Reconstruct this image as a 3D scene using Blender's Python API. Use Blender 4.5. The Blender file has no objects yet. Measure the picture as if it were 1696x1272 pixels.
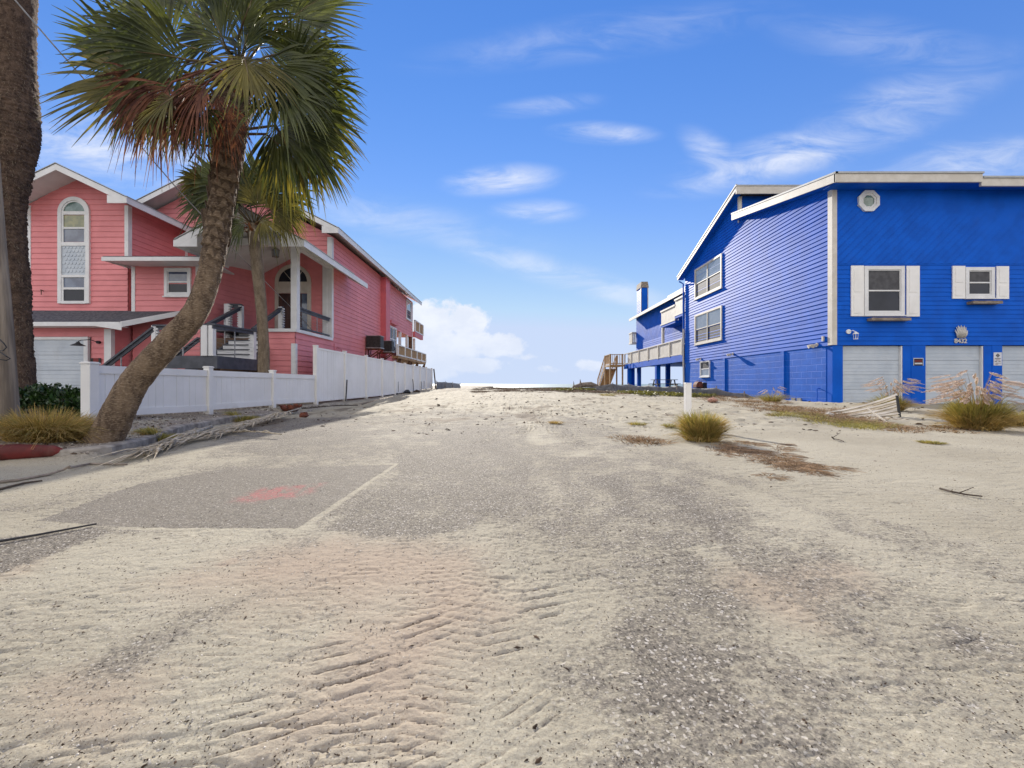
EXPO, SUNE, SKYS = 1.12, 3.7, 0.082
SKYSAT, SKYVAL, SKYHUE = 1.15, 1.0, 0.0
CLOUDC = (5.9, 5.95, 6.1); FILLCLOUD = (13.0, 12.0, 10.6)
HAZEC = (3.55, 4.15, 5.35); HZP, HZA = 5.0, .8
import bpy, math, random
import numpy as np
from mathutils import Vector, Matrix

random.seed(7)
RNG = np.random.default_rng(11)
SC = bpy.context.scene
COL = SC.collection
FPX, CAMH = 680.0, 0.8          # photograph focal length in photo pixels, camera height in metres
R = math.radians
SUN_AZ, SUN_EL = R(9.0), R(19.5)   # sun ahead, a little to the left, low over the sea

def at(px, py, Y):
    return Vector(((px - 848) * Y / FPX, Y, CAMH + (636 - py) * Y / FPX))

def gp(px, py, z=0.0):
    Y = FPX * (CAMH - z) / (py - 636.0)
    return Vector(((px - 848) * Y / FPX, Y, z))

# ------------------------------------------------------------------ mesh helpers
class MB:
    def __init__(s):
        s.v = []; s.f = []
    def add(s, vs, fs):
        n = len(s.v)
        s.v.extend([tuple(p) for p in vs])
        s.f.extend([tuple(n + i for i in f) for f in fs])
        return s
    def box(s, x0, x1, y0, y1, z0, z1):
        x0, x1 = min(x0, x1), max(x0, x1); y0, y1 = min(y0, y1), max(y0, y1); z0, z1 = min(z0, z1), max(z0, z1)
        vs = [(x0,y0,z0),(x1,y0,z0),(x1,y1,z0),(x0,y1,z0),(x0,y0,z1),(x1,y0,z1),(x1,y1,z1),(x0,y1,z1)]
        return s.add(vs, [(0,3,2,1),(4,5,6,7),(0,1,5,4),(1,2,6,5),(2,3,7,6),(3,0,4,7)])
    def obox(s, c, ax, ay, az):
        c, ax, ay, az = Vector(c), Vector(ax), Vector(ay), Vector(az)
        vs = [c + ax*i + ay*j + az*k for k in (-1,1) for i, j in ((-1,-1),(1,-1),(1,1),(-1,1))]
        return s.add(vs, [(0,3,2,1),(4,5,6,7),(0,1,5,4),(1,2,6,5),(2,3,7,6),(3,0,4,7)])
    def beam(s, a, b, w, h, up=(0,0,1)):
        a, b = Vector(a), Vector(b); d = (b - a); L = d.length; d.normalize()
        up = Vector(up)
        if abs(d.dot(up)) > .98: up = Vector((0,1,0))
        sx = d.cross(up).normalized(); sz = sx.cross(d).normalized()
        return s.obox((a+b)/2, sx*(w/2), d*(L/2), sz*(h/2))
    def prism(s, poly, vec):
        n = len(poly); vec = Vector(vec)
        vs = [Vector(p) for p in poly] + [Vector(p) + vec for p in poly]
        nn = Vector((0,0,0))
        for i in range(n): nn += Vector(poly[i]).cross(Vector(poly[(i+1) % n]))
        flip = nn.dot(vec) > 0
        fs = [tuple(range(n)), tuple(range(2*n-1, n-1, -1))]
        for i in range(n):
            j = (i+1) % n
            fs.append((i, n+i, n+j, j))
        if flip: fs = [tuple(reversed(f)) for f in fs]
        return s.add(vs, fs)
    def tube(s, pts, rads, n=8, cap=True):
        pts = [Vector(p) for p in pts]
        if not hasattr(rads, '__len__'): rads = [rads]*len(pts)
        vs = []; fs = []
        ref = None
        for i, p in enumerate(pts):
            d = (pts[min(i+1, len(pts)-1)] - pts[max(i-1, 0)]).normalized()
            if ref is None:
                ref = Vector((1,0,0)) if abs(d.x) < .8 else Vector((0,1,0))
            a = (ref - d*ref.dot(d)).normalized(); ref = a; b = d.cross(a)
            for k in range(n):
                t = 2*math.pi*k/n
                vs.append(p + (a*math.cos(t) + b*math.sin(t))*rads[i])
        for i in range(len(pts)-1):
            for k in range(n):
                fs.append((i*n+k, i*n+(k+1) % n, (i+1)*n+(k+1) % n, (i+1)*n+k))
        if cap:
            fs.append(tuple(range(n-1, -1, -1)))
            fs.append(tuple((len(pts)-1)*n + k for k in range(n)))
        return s.add(vs, fs)
    def build(s, name, mat, parent=None, smooth=False, bevel=0.0, o=None):
        org = Vector((0,0,0))
        if parent is not None: org = ORIG[parent.name]
        if o is not None: org = Vector(o)
        me = bpy.data.meshes.new(name)
        ox, oy, oz = org
        me.from_pydata([(x-ox, y-oy, z-oz) for x, y, z in s.v], [], s.f)
        me.update()
        ob = bpy.data.objects.new(name, me); COL.objects.link(ob)
        if mat is not None: me.materials.append(mat)
        if smooth: me.polygons.foreach_set('use_smooth', [True]*len(me.polygons))
        ORIG[ob.name] = org
        if parent is not None: ob.parent = parent
        else: ob.location = org
        if bevel > 0:
            m = ob.modifiers.new('bevel', 'BEVEL'); m.width = bevel; m.segments = 1; m.limit_method = 'ANGLE'
        return ob
ORIG = {}

def tag(o, label=None, cat=None, group=None, kind=None):
    if label: o['label'] = label
    if cat: o['category'] = cat
    if group: o['group'] = group
    if kind: o['kind'] = kind
    return o

def thing(name, label, cat, loc, group=None):
    o = bpy.data.objects.new(name, None); COL.objects.link(o)
    o.empty_display_size = .2
    o.location = loc; ORIG[o.name] = Vector(loc)
    return tag(o, label, cat, group)

def npmesh(name, V, Fq, mat, parent=None, o=(0,0,0), smooth=False):
    """numpy arrays -> mesh; Fq (n,4) or (n,3)"""
    V = np.asarray(V, np.float32) - np.asarray(ORIG[parent.name] if parent is not None else o, np.float32)
    Fq = np.asarray(Fq, np.int32); k = Fq.shape[1]
    me = bpy.data.meshes.new(name)
    me.vertices.add(len(V)); me.vertices.foreach_set('co', V.ravel())
    me.loops.add(Fq.size); me.loops.foreach_set('vertex_index', Fq.ravel())
    me.polygons.add(len(Fq))
    me.polygons.foreach_set('loop_start', np.arange(0, Fq.size, k, dtype=np.int32))
    me.polygons.foreach_set('loop_total', np.full(len(Fq), k, np.int32))
    if smooth: me.polygons.foreach_set('use_smooth', np.ones(len(Fq), bool))
    me.update(calc_edges=True)
    ob = bpy.data.objects.new(name, me); COL.objects.link(ob)
    me.materials.append(mat)
    if parent is not None: ob.parent = parent; ORIG[ob.name] = ORIG[parent.name]
    else: ob.location = o; ORIG[ob.name] = Vector(o)
    return ob

# ------------------------------------------------------------------ material helpers
def nt_new(name):
    m = bpy.data.materials.new(name); m.use_nodes = True
    nt = m.node_tree; nt.nodes.clear()
    out = nt.nodes.new('ShaderNodeOutputMaterial')
    return m, nt, out
def N(nt, t, **kw):
    n = nt.nodes.new(t)
    for k, v in kw.items(): setattr(n, k, v)
    return n
def L(nt, a, b): nt.links.new(a, b)
def val(nt, sock, v):
    if hasattr(v, 'is_output') or hasattr(v, 'links') and not isinstance(v, (int, float)): nt.links.new(v, sock)
    else: sock.default_value = v
def M2(nt, op, a, b=None, c=None, clamp=False):
    n = N(nt, 'ShaderNodeMath', operation=op, use_clamp=clamp)
    for i, x in enumerate((a, b, c)):
        if x is not None: val(nt, n.inputs[i], x)
    return n.outputs[0]
def mixc(nt, fac, a, b, mode='MIX'):
    n = N(nt, 'ShaderNodeMix', data_type='RGBA', blend_type=mode)
    val(nt, n.inputs[0], fac)
    for i, x in ((6, a), (7, b)):
        if isinstance(x, (tuple, list)): n.inputs[i].default_value = (*x[:3], 1)
        else: nt.links.new(x, n.inputs[i])
    return n.outputs[2]
def noise(nt, vec, scale, detail=4, rough=.55, dist=0.0):
    n = N(nt, 'ShaderNodeTexNoise'); n.inputs['Scale'].default_value = scale
    n.inputs['Detail'].default_value = detail; n.inputs['Roughness'].default_value = rough
    n.inputs['Distortion'].default_value = dist
    if vec is not None: L(nt, vec, n.inputs['Vector'])
    return n.outputs['Fac']
def ramp(nt, fac, a, b):
    n = N(nt, 'ShaderNodeMapRange', interpolation_type='SMOOTHSTEP')
    n.inputs[1].default_value = a; n.inputs[2].default_value = b
    L(nt, fac, n.inputs[0]); return n.outputs[0]
def scl(nt, vec, s):
    n = N(nt, 'ShaderNodeMapping'); n.inputs['Scale'].default_value = s
    L(nt, vec, n.inputs['Vector']); return n.outputs[0]

def simple(name, col, col2=None, rough=.6, spec=.35, nscale=6, stretch=(1,1,1), bump=0.0, bscale=40, bdist=.01,
           trans=0.0, dirt=0.0, dcol=(.2,.17,.13), metallic=0.0, nd=5, lo=.35, hi=.65, island=0.0):
    m, nt, out = nt_new(name)
    tc = N(nt, 'ShaderNodeTexCoord').outputs['Object']
    v = scl(nt, tc, stretch)
    if col2 is None: col2 = tuple(c*.86 for c in col)
    f = ramp(nt, noise(nt, v, nscale, nd), lo, hi)
    c = mixc(nt, f, col, col2)
    if dirt > 0:
        d = M2(nt, 'MULTIPLY', ramp(nt, noise(nt, scl(nt, tc, (1,1,.35)), 2.3, 8, .65), .5, .8), dirt)
        c = mixc(nt, d, c, dcol)
    if island > 0:
        g = N(nt, 'ShaderNodeNewGeometry').outputs['Random Per Island']
        k = M2(nt, 'MULTIPLY_ADD', g, 2*island, 1-island)
        hs = N(nt, 'ShaderNodeHueSaturation'); L(nt, c, hs.inputs['Color']); L(nt, k, hs.inputs['Value']); c = hs.outputs[0]
    b = N(nt, 'ShaderNodeBsdfPrincipled')
    L(nt, c, b.inputs['Base Color']); b.inputs['Roughness'].default_value = rough
    b.inputs['Specular IOR Level'].default_value = spec; b.inputs['Metallic'].default_value = metallic
    if bump > 0:
        bp = N(nt, 'ShaderNodeBump'); bp.inputs['Strength'].default_value = bump; bp.inputs['Distance'].default_value = bdist
        L(nt, noise(nt, v, bscale, 6, .6), bp.inputs['Height']); L(nt, bp.outputs[0], b.inputs['Normal'])
    s = b.outputs[0]
    if trans > 0:
        t = N(nt, 'ShaderNodeBsdfTranslucent'); L(nt, mixc(nt, 1.0, c, (1.15,1.1,.6), 'MULTIPLY'), t.inputs['Color'])
        mx = N(nt, 'ShaderNodeMixShader'); mx.inputs[0].default_value = trans
        L(nt, s, mx.inputs[1]); L(nt, t.outputs[0], mx.inputs[2]); s = mx.outputs[0]
    L(nt, s, out.inputs['Surface'])
    return m

MAT = {}
MAT['pink'] = simple('pink_paint', (.71,.245,.25), (.64,.215,.22), rough=.55, nscale=1.7, bump=.15, bscale=60, dirt=.10, dcol=(.3,.1,.1))
MAT['pinkdeep'] = simple('pink_trim_paint', (.60,.13,.15), rough=.5, nscale=2, bump=.1)
MAT['white'] = simple('white_trim_paint', (.72,.72,.71), (.65,.65,.64), rough=.5, nscale=3, bump=.05, dirt=.22, dcol=(.42,.4,.36))
MAT['vinyl0'] = simple('white_vinyl', (.80,.785,.75), (.75,.735,.70), rough=.42, spec=.4, nscale=2, dirt=.3, dcol=(.5,.47,.42))
MAT['blue'] = simple('blue_paint', (.004,.105,.56), (.004,.087,.47), rough=.58, spec=.09, nscale=1.4, bump=.25, bscale=35, bdist=.006, dirt=.10, dcol=(.05,.1,.3))
MAT['cream'] = simple('cream_trim_paint', (.60,.56,.49), (.52,.48,.41), rough=.55, nscale=3, bump=.08, dirt=.22, dcol=(.4,.36,.3))
MAT['shingle'] = simple('grey_shingles', (.11,.11,.12), (.05,.05,.06), rough=.9, spec=.2, nscale=14, bump=.5, bscale=30)
MAT['metalflash'] = simple('roof_edge_metal', (.40,.41,.41), rough=.5, spec=.3, nscale=4)
MAT['garage'] = simple('garage_door_paint', (.50,.545,.585), (.44,.49,.54), rough=.5, nscale=2, bump=.06, dirt=.2)
MAT['glassdark'] = simple('dark_window_glass', (.022,.026,.04), (.012,.015,.025), rough=.08, spec=.3, nscale=1.2, bump=.06, bscale=2.5)
MAT['glassgreen'] = simple('greenish_window_glass', (.16,.24,.22), (.07,.13,.11), rough=.07, spec=.75, nscale=3.4, bump=.05, bscale=2, nd=3)
MAT['glassblue'] = simple('bluish_window_glass', (.12,.16,.23), (.05,.07,.13), rough=.06, spec=.8, nscale=2.2, bump=.05, bscale=2)
MAT['screen'] = simple('grey_window_screen', (.10,.10,.105), (.07,.07,.075), rough=.6, spec=.1, nscale=5)
MAT['skyglass'] = simple('pale_reflecting_glass', (.30,.35,.40), (.25,.30,.36), rough=.05, spec=.8, nscale=1.5)
MAT['wood'] = simple('weathered_tan_wood', (.42,.27,.13), (.28,.17,.08), rough=.75, nscale=9, stretch=(1,1,.2), bump=.3)
MAT['greywood'] = simple('grey_painted_deck', (.085,.09,.105), (.06,.064,.075), rough=.6, nscale=5, bump=.12)
MAT['brownwood'] = simple('brown_wood', (.16,.09,.05), (.08,.045,.025), rough=.7, nscale=7, stretch=(.3,1,1), bump=.4)
MAT['door'] = simple('dark_red_wood_door', (.075,.028,.018), (.035,.012,.010), rough=.35, nscale=8, stretch=(1,1,.15), bump=.1)
MAT['black'] = simple('black_metal', (.018,.018,.02), rough=.45, nscale=10)
MAT['darkunit'] = simple('dark_condenser_metal', (.045,.042,.042), (.025,.024,.024), rough=.55, nscale=12)
MAT['steel'] = simple('galvanised_steel', (.34,.34,.35), (.22,.22,.22), rough=.45, nscale=8, metallic=.5)
MAT['rust'] = simple('rusty_metal', (.20,.06,.03), (.09,.03,.02), rough=.8, nscale=9)
MAT['concrete'] = simple('worn_concrete', (.36,.325,.275), (.19,.165,.14), rough=.9, spec=.2, nscale=7, bump=.6, bscale=50, dirt=.35, nd=8)
MAT['teal'] = simple('teal_paint', (.25,.52,.50), rough=.55, nscale=2)
MAT['fabric'] = simple('grey_silt_fabric', (.20,.20,.205), (.13,.13,.135), rough=.75, nscale=4, bump=.3, bscale=8, bdist=.03, dirt=.4)
MAT['pole'] = simple('weathered_pole_wood', (.33,.27,.20), (.15,.12,.09), rough=.85, nscale=13, stretch=(1,1,.05), bump=.7, bscale=18, bdist=.02, dirt=.3)
MAT['redplastic'] = simple('faded_red_tube', (.17,.026,.024), (.09,.018,.016), rough=.6, spec=.2, nscale=5, dirt=.5)
MAT['thatch'] = simple('pale_dry_straw', (.60,.53,.41), (.38,.31,.21), rough=.8, spec=.2, nscale=12, trans=.12, island=.35)
MAT['drybrown'] = simple('dry_brown_frond', (.21,.09,.055), (.085,.035,.028), rough=.75, spec=.2, nscale=9, trans=.2, island=.35)
MAT['leaf'] = simple('palm_green', (.088,.102,.026), (.034,.046,.014), rough=.45, spec=.3, nscale=3.5, trans=.30, island=.3)
MAT['leafyellow'] = simple('palm_yellow_green', (.17,.145,.035), (.085,.08,.022), rough=.5, spec=.25, nscale=3.5, trans=.32, island=.3)
MAT['petiole'] = simple('palm_stalk', (.13,.10,.035), (.08,.05,.02), rough=.5, nscale=5)
MAT['orangeboot'] = simple('orange_leaf_base', (.30,.12,.045), (.16,.06,.025), rough=.75, nscale=9, stretch=(1,1,.3), bump=.3)
MAT['hedge'] = simple('hedge_leaf', (.035,.075,.016), (.015,.035,.010), rough=.35, spec=.5, nscale=5, trans=.2, island=.4)
MAT['goldgrass'] = simple('golden_grass', (.52,.36,.13), (.32,.23,.08), rough=.6, spec=.3, nscale=5, trans=.3, island=.4)
MAT['greengrass'] = simple('olive_grass', (.36,.31,.09), (.19,.18,.05), rough=.6, spec=.3, nscale=5, trans=.3, island=.4)
MAT['plume'] = simple('pinkish_plume', (.72,.60,.50), (.58,.46,.38), rough=.8, spec=.15, nscale=16, island=.2)
MAT['deadgrass'] = simple('dead_brown_grass', (.32,.21,.12), (.17,.11,.065), rough=.8, spec=.15, nscale=6, trans=.15, island=.45)
MAT['driftwood'] = simple('grey_driftwood', (.30,.25,.2), (.16,.13,.10), rough=.85, nscale=10, stretch=(.4,1,1), bump=.5)
MAT['stick'] = simple('dark_twig', (.07,.05,.035), rough=.85, nscale=20)
MAT['panel'] = simple('dirty_white_panel', (.78,.71,.58), (.62,.55,.43), rough=.6, nscale=5, stretch=(.3,1,2), dirt=.5, dcol=(.22,.17,.11))
MAT['shell'] = simple('pale_shell_bits', (.52,.48,.41), (.36,.32,.27), rough=.8, nscale=30, island=.3)
MAT['chip'] = simple('dark_debris_bits', (.10,.068,.046), (.04,.028,.02), rough=.9, spec=.1, nscale=20, island=.5)
MAT['pinkblock'] = simple('pink_concrete_rubble', (.48,.27,.2), (.36,.2,.15), rough=.9, nscale=9, bump=.5)
MAT['signwhite'] = simple('sign_white', (.62,.63,.66), rough=.45, nscale=3)
MAT['signblack'] = simple('sign_black', (.015,.012,.012), rough=.5, nscale=3)
MAT['signred'] = simple('sign_red', (.20,.018,.015), rough=.5, nscale=3)
MAT['pewter'] = simple('pewter_ornament', (.60,.57,.52), (.42,.40,.36), rough=.5, nscale=30)
MAT['water'] = None

def trunk_mat(name, c1, c2, c3, sc=10, boots=None):
    m, nt, out = nt_new(name)
    tc = N(nt, 'ShaderNodeTexCoord').outputs['Object']
    a = noise(nt, scl(nt, tc, (1,1,.35)), sc, 8, .65)
    b_ = noise(nt, scl(nt, tc, (1,1,3.0)), sc*3.2, 5, .6)
    c = mixc(nt, ramp(nt, a, .36, .66), c1, c2)
    c = mixc(nt, M2(nt, 'MULTIPLY', ramp(nt, b_, .45, .72), .75), c, c3)
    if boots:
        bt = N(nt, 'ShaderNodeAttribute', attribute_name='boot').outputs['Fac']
        c = mixc(nt, ramp(nt, M2(nt, 'ADD', bt, M2(nt, 'MULTIPLY_ADD', a, .8, -.4)), .25, .6), mixc(nt, .6, c, boots), c)  # gaps between leaf bases darkened: dark fibre, and crevice shade put into the colour
    b = N(nt, 'ShaderNodeBsdfPrincipled'); L(nt, c, b.inputs['Base Color'])
    b.inputs['Roughness'].default_value = .9; b.inputs['Specular IOR Level'].default_value = .15
    bp = N(nt, 'ShaderNodeBump'); bp.inputs['Strength'].default_value = .8; bp.inputs['Distance'].default_value = .02
    L(nt, M2(nt, 'ADD', a, b_), bp.inputs['Height']); L(nt, bp.outputs[0], b.inputs['Normal'])
    L(nt, b.outputs[0], out.inputs['Surface'])
    return m
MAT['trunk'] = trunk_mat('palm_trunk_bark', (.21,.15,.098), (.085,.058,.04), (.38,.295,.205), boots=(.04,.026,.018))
MAT['trunkdark'] = trunk_mat('dark_fibrous_bark', (.115,.075,.052), (.04,.026,.02), (.21,.15,.11), 14)
MAT['trunksmall'] = trunk_mat('grey_palm_bark', (.22,.17,.115), (.12,.09,.06), (.30,.24,.17), 12)

def vinyl_mat():
    m, nt, out = nt_new('white_vinyl_fence')
    tc = N(nt, 'ShaderNodeTexCoord').outputs['Object']
    sp = N(nt, 'ShaderNodeSeparateXYZ'); L(nt, tc, sp.inputs[0])
    c = mixc(nt, ramp(nt, noise(nt, tc, 1.3, 4), .35, .65), (.80,.785,.75), (.745,.73,.69))
    n1 = noise(nt, scl(nt, tc, (1,1,.5)), 4, 8, .7); n2 = noise(nt, scl(nt, tc, (1,1.6,4)), 9, 7, .7)
    low = M2(nt, 'MULTIPLY', ramp(nt, M2(nt, 'ADD', M2(nt, 'MULTIPLY', sp.outputs[2], -2.6), M2(nt, 'MULTIPLY_ADD', n1, 1.6, -.35)), .25, .9), .55)   # sand splashed on the foot of the boards
    c = mixc(nt, low, c, (.42,.36,.27))
    c = mixc(nt, M2(nt, 'MULTIPLY', ramp(nt, n2, .62, .74), .35), c, (.40,.35,.30))
    b = N(nt, 'ShaderNodeBsdfPrincipled'); L(nt, c, b.inputs['Base Color'])
    b.inputs['Roughness'].default_value = .45; b.inputs['Specular IOR Level'].default_value = .35
    L(nt, b.outputs[0], out.inputs['Surface']); return m
MAT['vinyl'] = vinyl_mat()

# masonry blocks (blue painted)
def block_mat():
    m, nt, out = nt_new('blue_block_paint')
    tc = N(nt, 'ShaderNodeTexCoord').outputs['Object']
    sp = N(nt, 'ShaderNodeSeparateXYZ'); L(nt, tc, sp.inputs[0])
    cb = N(nt, 'ShaderNodeCombineXYZ'); L(nt, sp.outputs[1], cb.inputs[0]); L(nt, sp.outputs[2], cb.inputs[1])
    br = N(nt, 'ShaderNodeTexBrick'); L(nt, cb.outputs[0], br.inputs['Vector'])
    br.inputs['Scale'].default_value = 1.0; br.inputs['Brick Width'].default_value = .55
    br.inputs['Row Height'].default_value = .26; br.inputs['Mortar Size'].default_value = .012; br.inputs['Mortar Smooth'].default_value = .6
    n1 = noise(nt, tc, 1.6, 5)
    c = mixc(nt, ramp(nt, n1, .35, .65), (.005,.115,.55), (.004,.095,.47))
    k = M2(nt, 'MULTIPLY', br.outputs['Fac'], ramp(nt, noise(nt, tc, .9, 4), .45, .62))
    c = mixc(nt, M2(nt, 'MULTIPLY', k, .5), c, (.10,.22,.75))
    b = N(nt, 'ShaderNodeBsdfPrincipled'); L(nt, c, b.inputs['Base Color'])
    b.inputs['Roughness'].default_value = .6; b.inputs['Specular IOR Level'].default_value = .12
    h = M2(nt, 'ADD', M2(nt, 'MULTIPLY', br.outputs['Fac'], -.6), M2(nt, 'MULTIPLY', noise(nt, tc, 45, 5), .5))
    bp = N(nt, 'ShaderNodeBump'); bp.inputs['Strength'].default_value = .5; bp.inputs['Distance'].default_value = .012
    L(nt, h, bp.inputs['Height']); L(nt, bp.outputs[0], b.inputs['Normal'])
    L(nt, b.outputs[0], out.inputs['Surface']); return m
MAT['block'] = block_mat()

# ------------------------------------------------------------------ camera, sun, sky
cam = bpy.data.cameras.new('camera'); co = bpy.data.objects.new('camera', cam); COL.objects.link(co)
co.location = (0, 0, CAMH); co.rotation_euler = (R(90), 0, 0)
cam.sensor_fit = 'HORIZONTAL'; cam.sensor_width = 36.0; cam.lens = 36.0 * FPX / 1696.0
cam.clip_start = .05; cam.clip_end = 9000
SC.camera = co
SC.view_settings.view_transform = 'Standard'; SC.view_settings.look = 'None'
SC.view_settings.gamma = 1.0; SC.view_settings.exposure = EXPO
sd = Vector((-math.sin(SUN_AZ)*math.cos(SUN_EL), math.cos(SUN_AZ)*math.cos(SUN_EL), math.sin(SUN_EL)))
sl = bpy.data.lights.new('sun', 'SUN'); sl.energy = SUNE; sl.angle = R(.5); sl.color = (1.0, .93, .82)
so = bpy.data.objects.new('sun', sl); COL.objects.link(so); so.rotation_euler = sd.to_track_quat('Z', 'Y').to_euler()
so.location = (0, 0, 30)

def make_world():
    w = bpy.data.worlds.new('World'); SC.world = w; w.use_nodes = True
    nt = w.node_tree; nt.nodes.clear()
    out = N(nt, 'ShaderNodeOutputWorld'); bg = N(nt, 'ShaderNodeBackground'); bg.inputs['Strength'].default_value = SKYS
    sky = N(nt, 'ShaderNodeTexSky', sky_type='NISHITA'); sky.sun_disc = False
    sky.sun_elevation = SUN_EL; sky.sun_rotation = -SUN_AZ
    sky.air_density = 1.0; sky.dust_density = 0.0; sky.ozone_density = 2.0; sky.altitude = 0
    hs = N(nt, 'ShaderNodeHueSaturation'); hs.inputs['Saturation'].default_value = SKYSAT; hs.inputs['Value'].default_value = SKYVAL
    hs.inputs['Hue'].default_value = .5 + SKYHUE
    sep = N(nt, 'ShaderNodeSeparateColor'); L(nt, sky.outputs[0], sep.inputs[0])
    cmb = N(nt, 'ShaderNodeCombineColor')
    L(nt, M2(nt, 'MINIMUM', M2(nt, 'MULTIPLY_ADD', sep.outputs[0], .64, .30), 3.55), cmb.inputs[0])
    L(nt, M2(nt, 'MINIMUM', M2(nt, 'MULTIPLY', M2(nt, 'POWER', sep.outputs[1], .68), 1.17), 4.2), cmb.inputs[1])
    L(nt, M2(nt, 'MINIMUM', M2(nt, 'MULTIPLY', M2(nt, 'POWER', sep.outputs[2], .5), 2.29), 5.5), cmb.inputs[2])
    L(nt, cmb.outputs[0], hs.inputs['Color'])
    tc = N(nt, 'ShaderNodeTexCoord').outputs['Generated']
    sp = N(nt, 'ShaderNodeSeparateXYZ'); L(nt, tc, sp.inputs[0])
    yy = M2(nt, 'MAXIMUM', sp.outputs[1], .08)
    u = M2(nt, 'DIVIDE', sp.outputs[0], yy); v = M2(nt, 'DIVIDE', sp.outputs[2], yy)
    cb = N(nt, 'ShaderNodeCombineXYZ'); L(nt, u, cb.inputs[0]); L(nt, v, cb.inputs[1])
    P = cb.outputs[0]
    fwd = ramp(nt, sp.outputs[1], .1, .25)
    def blob(px, py, sx, sy, rot=0, amp=1.0):
        mp = N(nt, 'ShaderNodeMapping', vector_type='TEXTURE')
        mp.inputs['Location'].default_value = ((px-848)/FPX, (636-py)/FPX, 0)
        mp.inputs['Rotation'].default_value = (0, 0, R(rot)); mp.inputs['Scale'].default_value = (sx/FPX, sy/FPX, 1)
        L(nt, P, mp.inputs['Vector'])
        g = N(nt, 'ShaderNodeTexGradient', gradient_type='SPHERICAL'); L(nt, mp.outputs[0], g.inputs['Vector'])
        return M2(nt, 'MULTIPLY', ramp(nt, g.outputs['Fac'], 0, .85), amp)
    def total(lst):
        t = None
        for b in lst:
            x = blob(*b); t = x if t is None else M2(nt, 'MAXIMUM', t, x)
        return t
    # cumulus low over the sea: noise-eroded puffs
    cum = total([(712,545,85,75,0,1.1),(768,534,62,42,0,1.05),(700,590,110,60,0,1.),(822,573,80,32,0,.95),(775,570,85,40,0,.95),
                 (790,604,75,20,0,.95),(735,580,80,34,0,.6),(975,606,48,17,0,.8),(905,612,60,10,0,.35),(860,590,60,14,0,.4)])
    nz = noise(nt, scl(nt, P, (1, 1.25, 1)), 13, 9, .62, .15)
    cumf = ramp(nt, M2(nt, 'ADD', M2(nt, 'MULTIPLY', cum, 1.15), M2(nt, 'MULTIPLY_ADD', nz, 3.0, -1.62)), .12, .62)
    cumf = M2(nt, 'MULTIPLY', M2(nt, 'MULTIPLY', cumf, ramp(nt, cum, .0, .25)), .97)
    # high wisps
    wis = total([(1000,220,110,24,-2,.7),(832,298,120,34,4,.75),(890,350,95,26,0,.55),(1290,262,260,50,14,.75),(1190,262,95,40,-38,.5),
                 (1470,190,300,75,24,.38),(1620,268,260,50,6,.55),(190,245,260,85,-10,.75),(930,455,330,34,-17,.5),(640,360,330,45,-10,.30),
                 (905,175,120,22,6,.32),(1010,480,140,30,-15,.45),(420,420,300,60,0,.25),(1000,60,400,50,8,.2),(1500,80,300,60,-10,.2)])
    n2 = noise(nt, scl(nt, P, (1.0, 3.4, 1)), 4.4, 9, .62, .8)
    wisf = M2(nt, 'MULTIPLY', wis, ramp(nt, n2, .28, .74))
    # added bright cloud overhead and behind the camera, out of view
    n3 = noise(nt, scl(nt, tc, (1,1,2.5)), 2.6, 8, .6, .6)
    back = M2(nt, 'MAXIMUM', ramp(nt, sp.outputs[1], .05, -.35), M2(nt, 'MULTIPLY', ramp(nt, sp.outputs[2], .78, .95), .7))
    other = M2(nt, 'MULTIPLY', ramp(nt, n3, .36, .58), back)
    f = M2(nt, 'MULTIPLY', M2(nt, 'MAXIMUM', cumf, wisf), fwd, clamp=True)
    # shading of the clouds comes from their own thickness; brightness in sky units
    thick = ramp(nt, noise(nt, scl(nt, P, (1, 1.6, 1)), 9, 6, .6), .35, .62)
    ccol = mixc(nt, thick, CLOUDC, (4.9, 5.1, 5.6))
    c = mixc(nt, f, hs.outputs[0], ccol)
    c = mixc(nt, M2(nt, 'MULTIPLY', other, .92), c, FILLCLOUD)      # unseen cloud, added as fill light for the shaded fronts
    # pale band of haze just over the horizon
    hz = M2(nt, 'MULTIPLY', M2(nt, 'POWER', M2(nt, 'SUBTRACT', 1.0, M2(nt, 'ABSOLUTE', sp.outputs[2]), clamp=True), HZP), HZA)
    c = mixc(nt, hz, c, HAZEC)
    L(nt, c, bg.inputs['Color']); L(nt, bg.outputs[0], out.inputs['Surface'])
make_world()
# ------------------------------------------------------------------ ground
_T = np.random.default_rng(3).random((256, 256)).astype(np.float32)
def vn(x, y, s=0):
    x = x + 37.3*s; y = y - 21.7*s
    xi = np.floor(x).astype(np.int64); yi = np.floor(y).astype(np.int64)
    fx = x - xi; fy = y - yi
    fx = fx*fx*(3-2*fx); fy = fy*fy*(3-2*fy)
    a = _T[xi & 255, yi & 255]; b = _T[(xi+1) & 255, yi & 255]
    c = _T[xi & 255, (yi+1) & 255]; d = _T[(xi+1) & 255, (yi+1) & 255]
    return (a*(1-fx)+b*fx)*(1-fy) + (c*(1-fx)+d*fx)*fy
def fbm(x, y, s=0, o=4):
    t = 0; a = .5; k = 0
    for i in range(o):
        t = t + a*vn(x*2**i, y*2**i, s+i*5); k += a; a *= .5
    return t/k
def sst(a, b, x):
    t = np.clip((x-a)/(b-a), 0, 1); return t*t*(3-2*t)

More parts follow.
